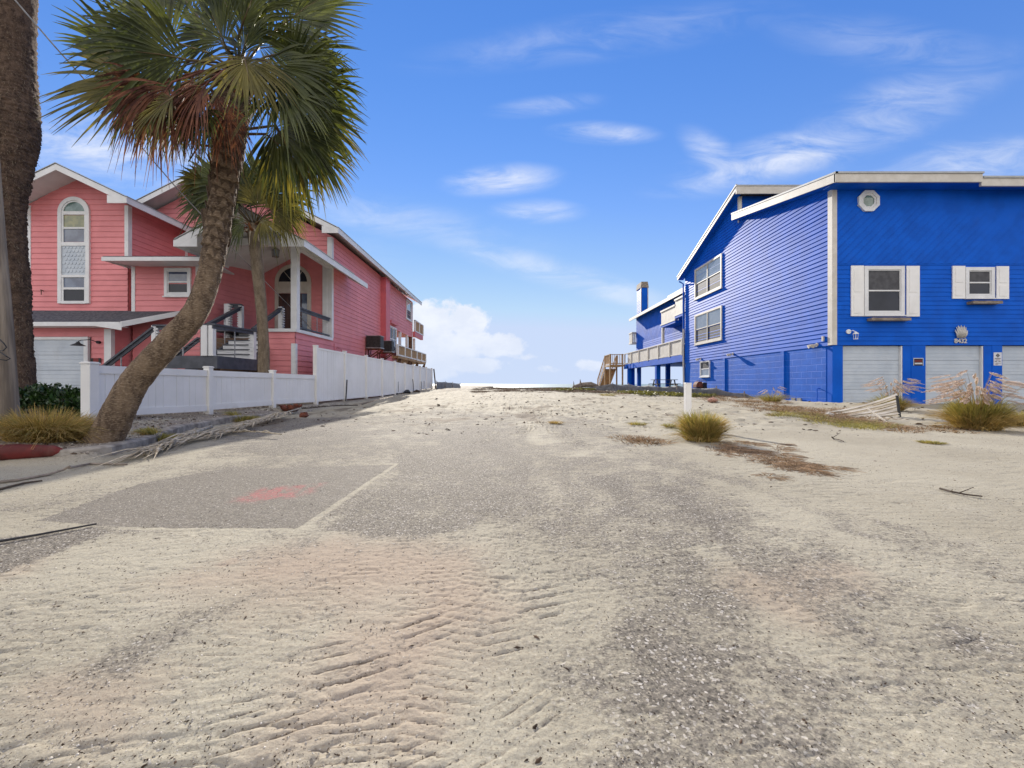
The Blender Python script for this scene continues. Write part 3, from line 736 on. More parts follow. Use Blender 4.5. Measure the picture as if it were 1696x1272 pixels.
# ================================================================== BLUE HOUSE
BX, BY = 11.89, 15.25
def blue_house():
    t = thing('blue_house', 'bright blue clapboard beach house with white trim and three garage doors', 'house', (16, 21, 0))
    S = Plane((BX, BY), (0, 1), (-1, 0))          # side wall towards the lot, u = depth behind the front corner
    Fp = Plane((BX, BY), (1, 0), (0, -1))         # street front, u = X - BX
    XR = 27.0
    # core
    m = MB()
    prof = [(BX+.02, 15.55, -.4), (BX+.02, 28.2, -.4), (BX+.02, 28.2, 8.22), (BX+.02, 21.6, 10.68), (BX+.02, 21.6, 9.62), (BX+.02, 15.27, 8.32), (BX+.02, 15.27, 2.26), (BX+.02, 15.55, 2.26)]
    m.prism(prof, (XR-BX, 0, 0))
    W = XR-BX
    siding(m, [(0, 2.24), (W, 2.24), (W, 5.27), (0, 5.27)], (BX, BY), (1, 0), (0, -1), .165, .016, z0=2.24)
    siding(m, [(0, 2.24), (6.25, 2.24), (6.25, 9.66), (0, 8.33)], (BX, BY), (0, 1), (-1, 0), .165, .022, z0=2.24)
    siding(m, [(6.25, 2.24), (12.95, 2.24), (12.95, 8.24), (6.25, 10.72)], (BX, BY), (0, 1), (-1, 0), .165, .022, z0=2.24)
    siding(m, [(0, 9.6), (W, 9.6), (W, 10.6), (0, 10.6)], (BX, 21.58), (1, 0), (0, -1), .165, .016, z0=2.24)
    m.build('wall', MAT['blue'], t)
    m = MB(); siding(m, [(0, 5.27), (W, 5.27), (W, 8.36), (0, 8.36)], (BX, BY), (1, 0), (0, -1), .21, .034, ang=R(45), z0=0)
    Fp.bx(m, 0, W, 5.25, 5.30, .0, .022)
    tag(m.build('diagonal_siding', MAT['blue'], t), 'deep blue diagonal board cladding under the roof')
    # masonry base
    m = MB()
    S.bx(m, .30, 12.9, -.5, 2.235, -.3, .0)
    for u in (2.75, 7.72): S.bx(m, u-.11, u+.11, -.4, 2.232, .0, .05)
    S.bx(m, .30, 2.4, -.4, .13, .0, .03)
    m.build('block_wall', MAT['block'], t)
    m = MB()
    s = BY/FPX
    ux = lambda px: (px-848)*s - BX
    piers = [(1378.6, 1396), (1495.5, 1533), (1629.5, 1660), (1757, 1790)]
    for i, (a, b) in enumerate(piers):
        m = MB(); Fp.bx(m, ux(a), ux(b), -.4, 2.235, -.32, .0)
        if i in (1, 2): Fp.bx(m, ux(a)+.30, ux(b)-.02, -.4, 2.232, -.1, .012)
        if i == 3: Fp.bx(m, ux(1790)-.05, W, -.4, 2.235, -.32, -.003)
        m.build('pier', MAT['blue'], t)
    for (a, b) in ((1396, 1495.5), (1533, 1629.5), (1660, 1757)):
        d = garage_door(Fp, t, ux(a)+.02, ux(b)-.06, .06, 2.225, -.10)
        m = MB(); Fp.bx(m, ux(b)-.055, ux(b)-.003, .06, 2.21, -.14, -.02); m.build('door_jamb', MAT['white'], d)
        m = MB(); Fp.bx(m, ux(a)+.003, ux(a)+.018, .06, 2.21, -.14, -.03); m.build('door_jamb', MAT['white'], d)
    # corner board, house edge trims
    m = MB()
    m.box(BX-.035, BX+.15, BY-.045, BY+.17, 2.25, 8.02)
    m.build('corner_trim', MAT['cream'], t)
    m = MB(); m.box(BX-.04, BX+.12, 21.45, 21.57, 9.25, 10.6); m.build('corner_trim', MAT['cream'], t)
    # roofs
    m = MB()
    X0 = BX-.40
    X1 = (1624-848)*14.65/FPX
    m.prism([(X0+.03, 14.66, 8.20), (X0+.03, 21.56, 9.60), (X0+.03, 21.56, 9.72), (X0+.03, 14.66, 8.32)], (X1-X0-.03, 0, 0))
    m.prism([(X1, 14.66, 8.07), (X1, 21.56, 9.47), (X1, 21.56, 9.59), (X1, 14.66, 8.19)], (XR+.3-X1, 0, 0))
    m.prism([(X0+.03, 21.1, 10.86), (X0+.03, 28.5, 8.14), (X0+.03, 28.5, 8.26), (X0+.03, 21.1, 10.98)], (XR+.3-X0, 0, 0))
    rf = m.build('roof', MAT['shingle'], t)
    m = MB()
    m.prism([(X0, 14.60, 7.98), (X0, 21.5, 9.37), (X0, 21.5, 9.66), (X0, 14.60, 8.27)], (.04, 0, 0))       # front rake
    m.box(X0, X1, 14.58, 14.65, 7.98, 8.27)
    m.box(X1+.002, XR+.3, 14.62, 14.70, 7.86, 8.13)
    m.box(X0, XR+.3, 21.02, 21.09, 10.55, 10.93)
    m.prism([(X0, 21.05, 10.74), (X0, 28.55, 7.99), (X0, 28.55, 8.22), (X0, 21.05, 10.97)], (.035, 0, 0))
    m.build('fascia', MAT['cream'], rf)
    m = MB()
    m.prism([(X0-.02, 14.55, 8.272), (X0-.02, 21.5, 9.672), (X0-.02, 21.5, 9.74), (X0-.02, 14.55, 8.34)], (.09, 0, 0))
    m.box(X0-.02, X1+.03, 14.55, 14.66, 8.275, 8.34)
    m.box(X1+.04, XR+.3, 14.58, 14.70, 8.133, 8.20)
    m.box(X0-.02, XR+.3, 21.0, 21.10, 10.935, 11.0)
    m.prism([(X0-.02, 21.04, 10.975), (X0-.02, 28.6, 8.21), (X0-.02, 28.6, 8.28), (X0-.02, 21.04, 11.045)], (.08, 0, 0))
    m.build('drip_edge', MAT['metalflash'], rf)
    m = MB()
    m.prism([(X0+.04, 14.7, 7.99), (X0+.04, 21.5, 9.36), (X0+.04, 21.5, 9.37), (X0+.04, 14.7, 8.0)], (.36, 0, 0))
    m.prism([(X0+.04, 21.1, 10.74), (X0+.04, 28.5, 8.0), (X0+.04, 28.5, 8.02), (X0+.04, 21.1, 10.76)], (.36, 0, 0))
    m.box(X0+.05, XR, 14.66, 15.22, 7.99, 8.0)
    m.build('soffit', MAT['blue'], rf)
    # side windows
    for (z0, z1) in ((6.36, 8.08), (3.43, 5.14)):
        window(S, t, 8.05, 11.25, z0, z1, .11, ('skyglass', 'screen'), 'cream', cols=2)
    window(S, t, 9.42, 10.55, 1.30, 2.16, .05, ('screen', 'skyglass'), 'white', cols=1)
    # street windows with shutters
    def shutter(u0, u1, z0, z1, par):
        m = MB(); Fp.bx(m, u0, u1, z0, z1, .02, .055)
        zm = z0+(z1-z0)*.45
        for (a, b) in ((z0+.09, zm-.04), (zm+.04, z1-.09)):
            Fp.bx(m, u0+.08, u1-.08, a, b, .055, .058)
            Fp.bx(m, u0+.10, u1-.10, a+.02, b-.02, .058, .066)
        return m.build('shutter', MAT['vinyl0'], par)
    zf = lambda py: CAMH + (636-py)*s
    w = window(Fp, t, ux(1435.5), ux(1490), zf(516.5), zf(447), .13, ('screen', 'glassdark'), 'white')
    shutter(ux(1408), ux(1429), zf(524), zf(440.5), t); shutter(ux(1499.5), ux(1521), zf(524.5), zf(441), t)
    m = MB()
    for k in range(12): m.add([], [])
    window(Fp, t, ux(1602), ux(1639), zf(488.5), zf(448.5), .12, ('screen', 'glassdark'), 'white')
    shutter(ux(1575.5), ux(1596.3), zf(495), zf(441), t); shutter(ux(1648), ux(1668.5), zf(495.5), zf(441.5), t)
    for (a, b, z) in ((1435, 1499, 530), (1600, 1648.5, 502.5)):
        m = MB(); Fp.bx(m, ux(a), ux(b), zf(z)-.05, zf(z)+.045, .02, .24)
        Fp.bx(m, ux(a)+.03, ux(b)-.03, zf(z)+.045, zf(z)+.055, .03, .23)
        m.build('planter_shelf', MAT['driftwood'], t)
    # octagon window
    cx, cz = ux(1436.5), zf(334)
    def octa(r, n0, n1, mb):
        pts = [Fp.p(cx+r*math.cos(R(22.5+45*k)), cz+r*math.sin(R(22.5+45*k)), n0) for k in range(8)]
        mb.prism(pts, Vector((Fp.N[0], Fp.N[1], 0))*(n1-n0))
    m = MB()
    for k in range(8):
        a0, a1 = R(22.5+45*k), R(67.5+45*k)
        def q(r, a, n): return Fp.p(cx+r*math.cos(a), cz+r*math.sin(a), n)
        for (ri, ro, d) in ((.30, .415, .095), (.22, .299, .07)):
            m.add([q(ri, a0, .0), q(ro, a0, .0), q(ro, a1, .0), q(ri, a1, .0), q(ri, a0, d), q(ro, a0, d), q(ro, a1, d), q(ri, a1, d)],
                  [(4,5,6,7), (1,2,6,5), (0,4,7,3)])
    wn = m.build('octagon_window', MAT['white'], t)
    m = MB(); octa(.24, .042, .050, m); m.build('pane', MAT['glassgreen'], wn)
    # shell-shaped ornament and house number
    m = MB(); ox, oz = ux(1589.5), zf(560)
    for k in range(9):
        a = R(-24 + 6*k); ln = (.30, .40, .46, .43, .47, .42, .45, .40, .28)[k]
        b0 = ox + (k-4)*.035
        m.tube([Fp.p(b0, oz, .05), Fp.p(b0+math.sin(a)*.10, oz+ln*.5, .075), Fp.p(b0+math.sin(a)*.22, oz+ln, .05)], [.012, .026, .012], 6)
    m.build('shell_ornament', MAT['pewter'], t, smooth=True)
    cu = bpy.data.curves.new('house_number', 'FONT'); cu.body = '8432'; cu.size = .235; cu.extrude = .012; cu.align_x = 'CENTER'; cu.offset = .004
    to = bpy.data.objects.new('tmp_text', cu); COL.objects.link(to)
    bpy.context.view_layer.update()
    me = bpy.data.meshes.new_from_object(to.evaluated_get(bpy.context.evaluated_depsgraph_get()))
    bpy.data.objects.remove(to)
    ob = bpy.data.objects.new('house_number', me); COL.objects.link(ob); ob.parent = t
    me.transform(Matrix.Translation(Fp.p(ox, zf(568.3), .03) - Vector((16, 21, 0))) @ Matrix.Rotation(R(90), 4, 'X'))
    me.materials.clear(); me.materials.append(MAT['pewter'])
    # wall lantern
    m = MB(); lx, lz = ux(1407.5), zf(553)
    m.tube([Fp.p(lx-.08, lz+.08, .02), Fp.p(lx-.08, lz+.08, .06)], .085, 12)
    m.tube([Fp.p(lx-.06, lz+.08, .06), Fp.p(lx, lz+.11, .14), Fp.p(lx+.07, lz+.05, .18)], .014, 6)
    m.tube([Fp.p(lx+.07, lz+.06, .18), Fp.p(lx+.07, lz+.0, .18), Fp.p(lx+.07, lz-.03, .18)], [.02, .085, .095], 8)
    for k in range(4):
        a = k*math.pi/2+.78
        m.tube([Fp.p(lx+.07+.07*math.cos(a), lz-.03, .18+.07*math.sin(a)), Fp.p(lx+.07+.055*math.cos(a), lz-.2, .18+.055*math.sin(a))], .008, 5)
    m.tube([Fp.p(lx+.07, lz-.2, .18), Fp.p(lx+.07, lz-.22, .18)], .07, 8)
    m.build('wall_lantern', MAT['white'], t)
    # floodlights on the side wall
    for (px, py) in ((1349, 571), (1211, 586), (1158, 594)):
        off = px-848; Y = FPX*(BX-.12)/off; u = Y-BY; z = CAMH+(636-py)*Y/FPX
        m = MB()
        m.tube([S.p(u, z, .0), S.p(u, z, .05)], .07, 10)
        for du in (-.07, .09):
            m.tube([S.p(u, z, .05), S.p(u+du*.8, z+.0, .12), S.p(u+du*1.3, z-.04, .20), S.p(u+du*1.6, z-.07, .27)], [.03, .035, .065, .075], 8)
        m.build('floodlight', MAT['cream'], t)
    # small utility box row and hose standpipe, vents
    m = MB(); m.tube([S.p(.62, .05, .10), S.p(.62, .60, .10), S.p(.62, .63, .05), S.p(.62, .63, .0)], .018, 6); m.build('standpipe', MAT['blue'], t)
    m = MB(); S.bx(m, 1.55, 1.78, .10, .22, .03, .08); S.bx(m, 1.90, 2.12, .10, .22, .03, .08); m.build('floor_vent', MAT['steel'], t)
    m = MB(); S.bx(m, .35, .42, 2.43, 2.62, .02, .08); m.build('meter_box', MAT['cream'], t)
    # downpipe at the rear corner
    m = MB(); m.tube([(BX-.3, 28.45, 7.9), (BX-.09, 28.3, 7.7), (BX-.09, 28.28, 4.6)], .05, 8); m.build('downpipe', MAT['blue'], t)
    m = MB(); m.tube([(BX-.09, 28.28, 4.6), (BX-.09, 28.28, 2.4), (BX-.05, 28.28, .3)], .06, 8); m.build('downpipe', MAT['cream'], t)

    # ---- rear wing on piles, with decks
    WX, WY0, WY1 = 12.9, 28.22, 42.6
    m = MB(); m.box(WX+.02, 24, WY0, WY1, 2.6, 7.55)
    m.prism([(WX+.02, WY0, 7.5), (18, WY0, 9.4), (23.9, WY0, 7.5)], (0, WY1-WY0, 0))
    Ln = WY1-WY0
    siding(m, [(0, 2.6), (Ln, 2.6), (Ln, 4.9), (0, 4.9)], (WX, WY0), (0, 1), (-1, 0), .165, .02, z0=2.6)
    siding(m, [(0, 4.9), (Ln, 4.9), (Ln, 7.6), (0, 7.6)], (WX, WY0), (0, 1), (-1, 0), .22, .010, ang=R(-45))
    m.build('wall', MAT['blue'], t)
    m = MB(); m.prism([(WX-.55, WY0+.2, 7.44), (18, WY0+.2, 9.50), (18, WY0+.2, 9.62), (WX-.55, WY0+.2, 7.58)], (0, Ln+.3, 0)); m.box(18, 24.4, WY0+.2, WY1+.5, 9.4, 9.6)
    r2 = m.build('roof', MAT['shingle'], t)
    m = MB(); m.box(WX-.62, WX-.555, WY0+.3, WY1+.5, 7.36, 7.62); m.box(WX-.62, WX-.50, WY0+.3, WY0+4.2, 7.62, 7.74); m.build('fascia', MAT['cream'], r2)
    m = MB(); m.tube([(13.9, 39.0, 8.0), (13.9, 39.0, 8.35)], .12, 8); m.build('roof_vent', MAT['black'], r2)
    # chimney
    m = MB(); m.box(13.0, 13.68, 41.3, 42.7, 7.0, 10.55)
    siding(m, [(0, 7.0), (1.4, 7.0), (1.4, 10.5), (0, 10.5)], (13.0, 41.3), (0, 1), (-1, 0), .165, .02)
    ch = m.build('chimney', MAT['blue'], t)
    m = MB(); m.prism([(12.93, 41.22, 10.5), (13.75, 41.22, 10.5), (13.66, 41.3, 11.1), (13.02, 41.3, 11.1)], (0, 1.55, 0)); m.build('chimney_cap', MAT['driftwood'], ch)
    m = MB(); m.box(12.95, 13.0, 41.25, 41.36, 7.0, 10.5); m.box(13.63, 13.7, 41.25, 41.3, 7.0, 10.5); m.build('chimney_trim', MAT['cream'], ch)
    # piles
    m = MB()
    for (x, y) in ((11.95, 41.8), (12.9, 41.7), (12.4, 42.2), (12.0, 33.8), (14.6, 41.3), (14.2, 37.4), (13.4, 28.9), (15.5, 34.5), (17.5, 41.5), (17.5, 35.0), (18.5, 29.0), (22, 41), (22, 34), (15.0, 29.0)):
        m2 = MB(); m2.box(x-.17, x+.17, y-.17, y+.17, -1.2, 2.6); m2.build('pile', MAT['blue'], t)
    # lower deck
    m = MB(); m.box(11.86, WX+.5, 28.35, 43.2, 2.70, 2.84); dk = m.build('deck', MAT['greywood'], t)
    m = MB(); m.box(11.78, 11.855, 28.35, 43.2, 2.36, 2.82); m.box(11.86, 12.6, 28.4, 43.1, 2.40, 2.69); m.build('deck_beam', MAT['blue'], t)
    m = MB()
    railing_slats(m, (11.82, 28.45, 0), (11.82, 41.9, 0), 2.95, 3.86)
    m.beam((11.82, 28.4, 3.92), (11.82, 43.1, 3.92), .16, .07); m.beam((11.82, 28.4, 2.90), (11.82, 43.1, 2.90), .10, .08)
    for y in (28.5, 30.7, 33.1, 35.6, 38.2, 40.6, 43.0): m.box(11.745, 11.875, y-.06, y+.06, 2.8, 3.95)
    m.build('deck_railing', MAT['cream'], t)
    # upper balconies
    m = MB(); m.box(11.9, WX+.05, 29.95, 32.8, 5.28, 5.44); m.box(11.86, WX+.05, 28.3, 29.94, 5.56, 5.72); m.build('balcony', MAT['blue'], t)
    m = MB()
    railing_slats(m, (11.93, 29.98, 0), (11.93, 32.78, 0), 5.5, 6.5)
    railing_slats(m, (11.95, 32.77, 0), (WX, 32.77, 0), 5.5, 6.5)
    m.box(11.86, 12.0, 29.96, 32.86, 6.5, 6.62); m.box(11.87, 11.99, 29.96, 32.86, 5.44, 5.54)
    railing_slats(m, (11.90, 28.36, 0), (11.90, 29.9, 0), 5.78, 6.84)
    railing_slats(m, (11.92, 29.92, 0), (WX, 29.92, 0), 5.78, 6.84)
    m.box(11.83, 11.97, 28.32, 29.96, 6.84, 6.96); m.box(11.84, 11.96, 28.32, 29.955, 5.72, 5.82)
    m.build('balcony_railing', MAT['cream'], t)
    m = MB(); m.box(11.9, 12.08, 32.5, 32.68, 2.84, 5.27); m.build('balcony_post', MAT['cream'], t)
    # sliding door and small window behind the deck, far balcony
    Wp = Plane((WX, WY0), (0, 1), (-1, 0))
    window(Wp, t, .9, 2.6, 2.9, 4.7, .10, ('glassblue', 'glassdark'), 'cream', cols=2, sill=False, name='sliding_door')
    window(Wp, t, 7.2, 8.2, 2.95, 4.15, .10, ('skyglass', 'screen'), 'cream')
    m = MB(); railing_slats(m, (12.52, 42.75, 0), (12.52, 43.8, 0), 5.15, 6.1); railing_slats(m, (12.5, 42.72, 0), (13.2, 42.72, 0), 5.15, 6.1); m.box(12.46, 13.2, 42.66, 43.85, 6.1, 6.2); m.box(12.46, 13.2, 42.66, 43.85, 5.0, 5.15)
    m.build('balcony_railing', MAT['cream'], t)
    # newer timber landing and stair at the far end
    m = MB()
    m.box(10.25, 11.78, 43.0, 45.6, 2.66, 2.84)
    for x in (10.3, 11.6):
        for y in (43.1, 45.5): m.box(x-.07, x+.07, y-.07, y+.07, -.9, 3.95)
    for (a, b) in (((10.3, 43.1), (10.3, 45.5)), ((10.3, 43.06), (11.7, 43.06))):
        m.beam((*a, 3.9), (*b, 3.9), .14, .06); m.beam((*a, 2.95), (*b, 2.95), .06, .09)
        railing_slats(m, (*a, 0), (*b, 0), 2.95, 3.88, .05, .11, .04)
    n = 13
    for i in range(n):
        y = 45.6+i*.29; z = 2.66-(i+1)*.19
        m.box(10.3, 11.5, y, y+.31, z-.045, z)
        m.box(10.34, 11.46, y+.02, y+.05, z-.20, z-.046)
    for x in (10.28, 11.52):
        m.beam((x, 45.5, 2.62), (x, 45.5+n*.29, 2.62-n*.19), .06, .28)
        m.beam((x, 45.5, 3.85), (x, 45.5+n*.29, 3.85-n*.19), .09, .06)
        for i in range(0, n, 2): m.box(x-.03, x+.03, 45.7+i*.29, 45.76+i*.29, 2.5-i*.19, 3.8-i*.19)
        m.box(x-.05, x+.05, 45.45+n*.29, 45.55+n*.29, -1.0, 3.9-n*.19)
    tag(m.build('timber_stair', MAT['wood'], t), 'new tan timber stair down from the deck')
    return t
blue_house()

# signs on the garage piers
def signs():
    Fp = Plane((BX, BY), (1, 0), (0, -1)); s = BY/FPX
    ux = lambda px: (px-848)*s - BX
    zf = lambda py: CAMH + (636-py)*s
    c = Fp.p(ux(1520), zf(598.5), .02)
    t = thing('sign', 'small black sign with red lettering between two garage doors', 'sign', c)
    m = MB(); Fp.bx(m, ux(1512), ux(1528.3), zf(605.5), zf(593), .014, .022); m.build('board', MAT['signblack'], t)
    m = MB()
    for (a, b, q0, q1) in ((1512, 1528.3, 593, 594), (1512, 1512.8, 594, 605.5), (1527.5, 1528.3, 594, 605.5)): Fp.bx(m, ux(a), ux(b), zf(q1), zf(q0), .022, .025)
    m.build('border', MAT['signwhite'], t)
    m = MB(); Fp.bx(m, ux(1514), ux(1526.5), zf(603.3), zf(600.8), .022, .026); m.build('label_strip', MAT['signwhite'], t)
    m = MB()
    for k in range(7): Fp.bx(m, ux(1514.3+k*1.75), ux(1515.5+k*1.75), zf(599.8), zf(595.8), .022, .0245)
    m.build('lettering', MAT['signred'], t)
    c = Fp.p(ux(1651.3), zf(594.5), .02)
    t = thing('sign', 'tall white notice with black diamond symbol beside the rightmost garage door', 'sign', c)
    m = MB(); Fp.bx(m, ux(1644.7), ux(1658.2), zf(605.4), zf(583.7), .014, .022); m.build('board', MAT['signwhite'], t)
    m = MB()
    cx, cz, r = ux(1651.4), zf(588.8), .075
    pts = [Fp.p(cx, cz+r, .022), Fp.p(cx-r, cz, .022), Fp.p(cx, cz-r, .022), Fp.p(cx+r, cz, .022)]
    pi = [Fp.p(cx, cz+r*.55, .022), Fp.p(cx-r*.55, cz, .022), Fp.p(cx, cz-r*.55, .022), Fp.p(cx+r*.55, cz, .022)]
    for k in range(4):
        j = (k+1) % 4; m.prism([pts[k], pts[j], pi[j], pi[k]], (0, -.003, 0))
    Fp.bx(m, cx-.03, cx+.03, cz-.012, cz+.012, .022, .025)
    for (py, h, x0, x1) in ((593.8, .9, 1646.5, 1656), (598.6, .9, 1646.5, 1650), (598.6, .9, 1652.5, 1656), (601.6, .5, 1648, 1656.5)):
        Fp.bx(m, ux(x0), ux(x1), zf(py+h/2), zf(py-h/2), .022, .025)
    m.build('symbol', MAT['signblack'], t)
    for (py, x0, x1) in ((596.2, 1648, 1655), (603.2, 1647.5, 1652)):
        m = MB(); Fp.bx(m, ux(x0), ux(x1), zf(py+.4), zf(py-.4), .022, .025); m.build('lettering', MAT['signred'], t)
signs()
# ================================================================== PINK HOUSE
def pink_house():
    t = thing('pink_house', 'pink clapboard beach house with white trim, arched window and porch stairs', 'house', (-12, 20, 0))
    PX = -7.5
    # ---------------- main block
    m = MB()
    MY, ME = 17.06, 30.9
    m.prism([(PX-.02, MY+.02, .1), (-16.9, MY+.02, .1), (-16.9, MY+.02, 6.9), (-12.2, MY+.02, 9.3), (PX-.02, MY+.02, 6.95)], (0, 26.7-MY, 0))
    m.prism([(PX-.02, 26.7, 4.3), (-16.9, 26.7, 4.3), (-16.9, 26.7, 6.9), (-12.2, 26.7, 9.3), (PX-.02, 26.7, 6.95)], (0, ME-26.7, 0))
    O = (-16.9, MY); w = 16.9+PX
    siding(m, [(0, .15), (w, .15), (w, 6.96), (w-4.7, 9.34), (0, 6.93)], O, (1, 0), (0, -1), .19, .02, z0=.1)
    siding(m, [(0, .15), (26.7-MY, .15), (26.7-MY, 6.96), (0, 6.96)], (PX, MY), (0, 1), (1, 0), .19, .02, z0=.1)
    siding(m, [(26.7-MY, 4.3), (ME-MY, 4.3), (ME-MY, 6.96), (26.7-MY, 6.96)], (PX, MY), (0, 1), (1, 0), .19, .02, z0=.1)
    m.build('wall', MAT['pink'], t)
    # tower, window bay, garage block, porch base
    m = MB()
    TX0, TX1, TY = -17.06, -13.56, 14.5
    m.prism([(TX0, TY+.02, .1), (TX1-.02, TY+.02, .1), (TX1-.02, TY+.02, 7.12), ((TX0+TX1)/2, TY+.02, 8.05), (TX0, TY+.02, 7.12)], (0, 3.2, 0))
    siding(m, [(0, 3.2), (3.5, 3.2), (3.5, 7.14), (1.75, 8.08), (0, 7.14)], (TX0, TY), (1, 0), (0, -1), .19, .02, z0=.1)
    siding(m, [(0, 3.2), (MY-TY, 3.2), (MY-TY, 7.15), (0, 7.15)], (TX1, TY), (0, 1), (1, 0), .19, .02, z0=.1)
    m.build('tower_wall', MAT['pink'], t)
    m = MB()
    BX0, BX1, BYf = -13.20, -10.85, 14.3
    m.prism([(BX0, BYf+.02, .1), (BX1-.02, BYf+.02, .1), (-10.32, MY, .1), (BX0, MY, .1)], (0, 0, 4.8))
    siding(m, [(0, .2), (BX1-BX0, .2), (BX1-BX0, 4.9), (0, 4.9)], (BX0, BYf), (1, 0), (0, -1), .19, .02, z0=.1)
    dv = Vector((-10.3-BX1, MY-BYf)); Ld = dv.length; dv.normalize()
    siding(m, [(0, .2), (Ld, .2), (Ld, 6.0), (0, 6.0)], (BX1, BYf), (dv.x, dv.y), (dv.y, -dv.x), .19, .02, z0=.1)
    m.prism([(BX1-.4, BYf+.3, 4.9), (BX1-.05, BYf+.3, 4.9), (-10.35, MY, 4.9), (-10.8, MY, 4.9)], (0, 0, 1.1))
    m.build('bay_wall', MAT['pink'], t)
    m = MB()
    m.box(-17.4, -13.3, 13.66, 14.48, .1, 2.66)
    siding(m, [(0, .2), (.6, .2), (.6, 2.66), (0, 2.66)], (-13.94, 13.62), (1, 0), (0, -1), .19, .02, z0=.1)
    siding(m, [(0, 2.36), (3.46, 2.36), (3.46, 2.66), (0, 2.66)], (-17.4, 13.62), (1, 0), (0, -1), .19, .02, z0=.1)
    siding(m, [(0, .2), (.7, .2), (.7, 2.8), (0, 2.8)], (-13.3, 13.62), (0, 1), (1, 0), .19, .02, z0=.1)
    m.build('garage_wall', MAT['pink'], t)
    m = MB()
    m.box(-8.5, PX-.02, 14.22, MY, .1, 2.62)
    siding(m, [(0, .2), (2.86, .2), (2.86, 2.62), (0, 2.62)], (PX, 14.2), (0, 1), (1, 0), .19, .02, z0=.1)
    siding(m, [(0, .2), (1.0, .2), (1.0, 2.62), (0, 2.62)], (-8.5, 14.2), (1, 0), (0, -1), .19, .02, z0=.1)
    m.build('porch_wall', MAT['pink'], t)
    # porch floor
    m = MB(); m.box(-10.4, PX+.03, 14.17, MY, 2.622, 2.70); m.box(-10.2, -8.5, 14.95, 15.1, 2.5, 2.622); m.build('porch_floor', MAT['greywood'], t)
    m = MB(); m.box(-8.5, PX+.06, 14.13, 14.168, 2.60, 2.71); m.box(PX+.032, PX+.07, 14.17, MY, 2.60, 2.71); m.build('porch_edge', MAT['white'], t)
    # pink chase boxes on the side wall
    m = MB(); m.box(PX-.02, -7.18, 23.4, 24.2, 2.3, 6.9); m.box(PX-.02, -7.28, 24.8, 26.3, 4.5, 4.68); m.build('chase', MAT['pinkdeep'], t)
    # ---------------- trims
    m = MB()
    m.box(PX-.16, PX+.03, MY-.04, MY+.14, 2.72, 6.9)
    m.build('corner_trim', MAT['white'], t)
    m = MB(); m.box(PX-.12, PX+.03, 14.16, 14.3, .2, 2.2); m.build('corner_trim', MAT['white'], t)
    m = MB(); m.box(PX-.03, PX+.03, ME-.12, ME+.03, 4.3, 6.9); m.build('corner_trim', MAT['white'], t)
    m = MB(); m.box(TX1-.10, TX1+.03, TY-.03, TY+.12, 4.9, 7.1); m.build('corner_trim', MAT['white'], t)
    m = MB(); m.box(TX0-.03, TX0+.09, TY-.03, TY+.12, 3.2, 7.1); m.build('corner_trim', MAT['white'], t)
    m = MB(); m.box(BX0-.03, BX0+.09, BYf-.03, BYf+.1, 3.3, 4.88); m.build('corner_trim', MAT['white'], t)
    m = MB(); m.box(BX1-.15, BX1+.03, BYf-.03, BYf+.1, 3.2, 4.88); m.build('corner_trim', MAT['white'], t)
    m = MB(); m.box(-13.50, -13.27, 13.585, 13.72, .2, 2.62); m.build('corner_trim', MAT['white'], t)
    m = MB(); m.box(-13.58, -13.46, MY-.05, MY, 4.95, 7.0); m.build('corner_trim', MAT['white'], t)
    # ---------------- roofs
    def gable_roof(xr, zr, xl, xrt, slope, y0, y1, th=.11, fas=.20, ret=.55, y1l=None):
        """ridge along Y; slabs, rake boards, eave fascia, returns"""
        zl = zr-(xr-xl)*slope; zt = zr-(xrt-xr)*slope
        m = MB()
        m.prism([(xl, y0+.04, zl), (xr, y0+.04, zr), (xr, y0+.04, zr-th), (xl, y0+.04, zl-th)], (0, y1-y0, 0))
        m.prism([(xr, y0+.04, zr), (xrt, y0+.04, zt), (xrt, y0+.04, zt-th), (xr, y0+.04, zr-th)], (0, y1-y0, 0))
        r = m.build('roof', MAT['shingle'], t)
        m = MB()
        for (xa, za, xb, zb) in ((xl, zl, xr, zr), (xr, zr, xrt, zt)):
            m.prism([(xa, y0, za-.02), (xb, y0, zb-.02), (xb, y0, zb-.02-fas), (xa, y0, za-.02-fas)], (0, .038, 0))
        m.box(xrt+.002, xrt+.04, y0, y1, zt-.02-fas, zt-.012); m.box(xl-.04, xl-.002, y0, y1, zl-.02-fas, zl-.012)
        # boxed eave returns
        for (xe, ze, sg) in ((xrt, zt, -1), (xl, zl, 1)):
            xa = xe + sg*ret; za = ze + ret*slope
            m.prism([(xe, y0+.003, ze-.02-fas), (xa, y0+.003, ze-.02-fas), (xa, y0+.003, za-.05-fas), (xe, y0+.003, ze-.05)], (0, .034, 0))
        m.build('fascia', MAT['white'], r)
        m = MB()
        for (xa, za, xb, zb) in ((xl, zl, xr, zr), (xr, zr, xrt, zt)):
            m.prism([(xa, y0-.02, za+.002), (xb, y0-.02, zb+.002), (xb, y0-.02, zb+.028), (xa, y0-.02, za+.028)], (0, .08, 0))
        m.box(xrt-.02, xrt+.06, y0-.02, y1, zt-.01, zt+.012)
        m.build('drip_edge', MAT['metalflash'], r)
        # soffit, just under the slab
        m = MB()
        for (xa, za, xb, zb) in ((xl, zl, xr, zr), (xr, zr, xrt, zt)):
            m.prism([(xa, y0+.045, za-th-.003), (xb, y0+.045, zb-th-.003), (xb, y0+.045, zb-th-.02), (xa, y0+.045, za-th-.02)], (0, y1-y0-.02, 0))
        m.build('soffit', MAT['white'], r)
        return r
    gable_roof(-12.05, 9.62, -17.2, -6.98, .505, 16.40, 31.6, ret=.62)
    gable_roof(-15.25, 8.18, -17.6, -12.92, .475, 13.72, 17.03, ret=.62)
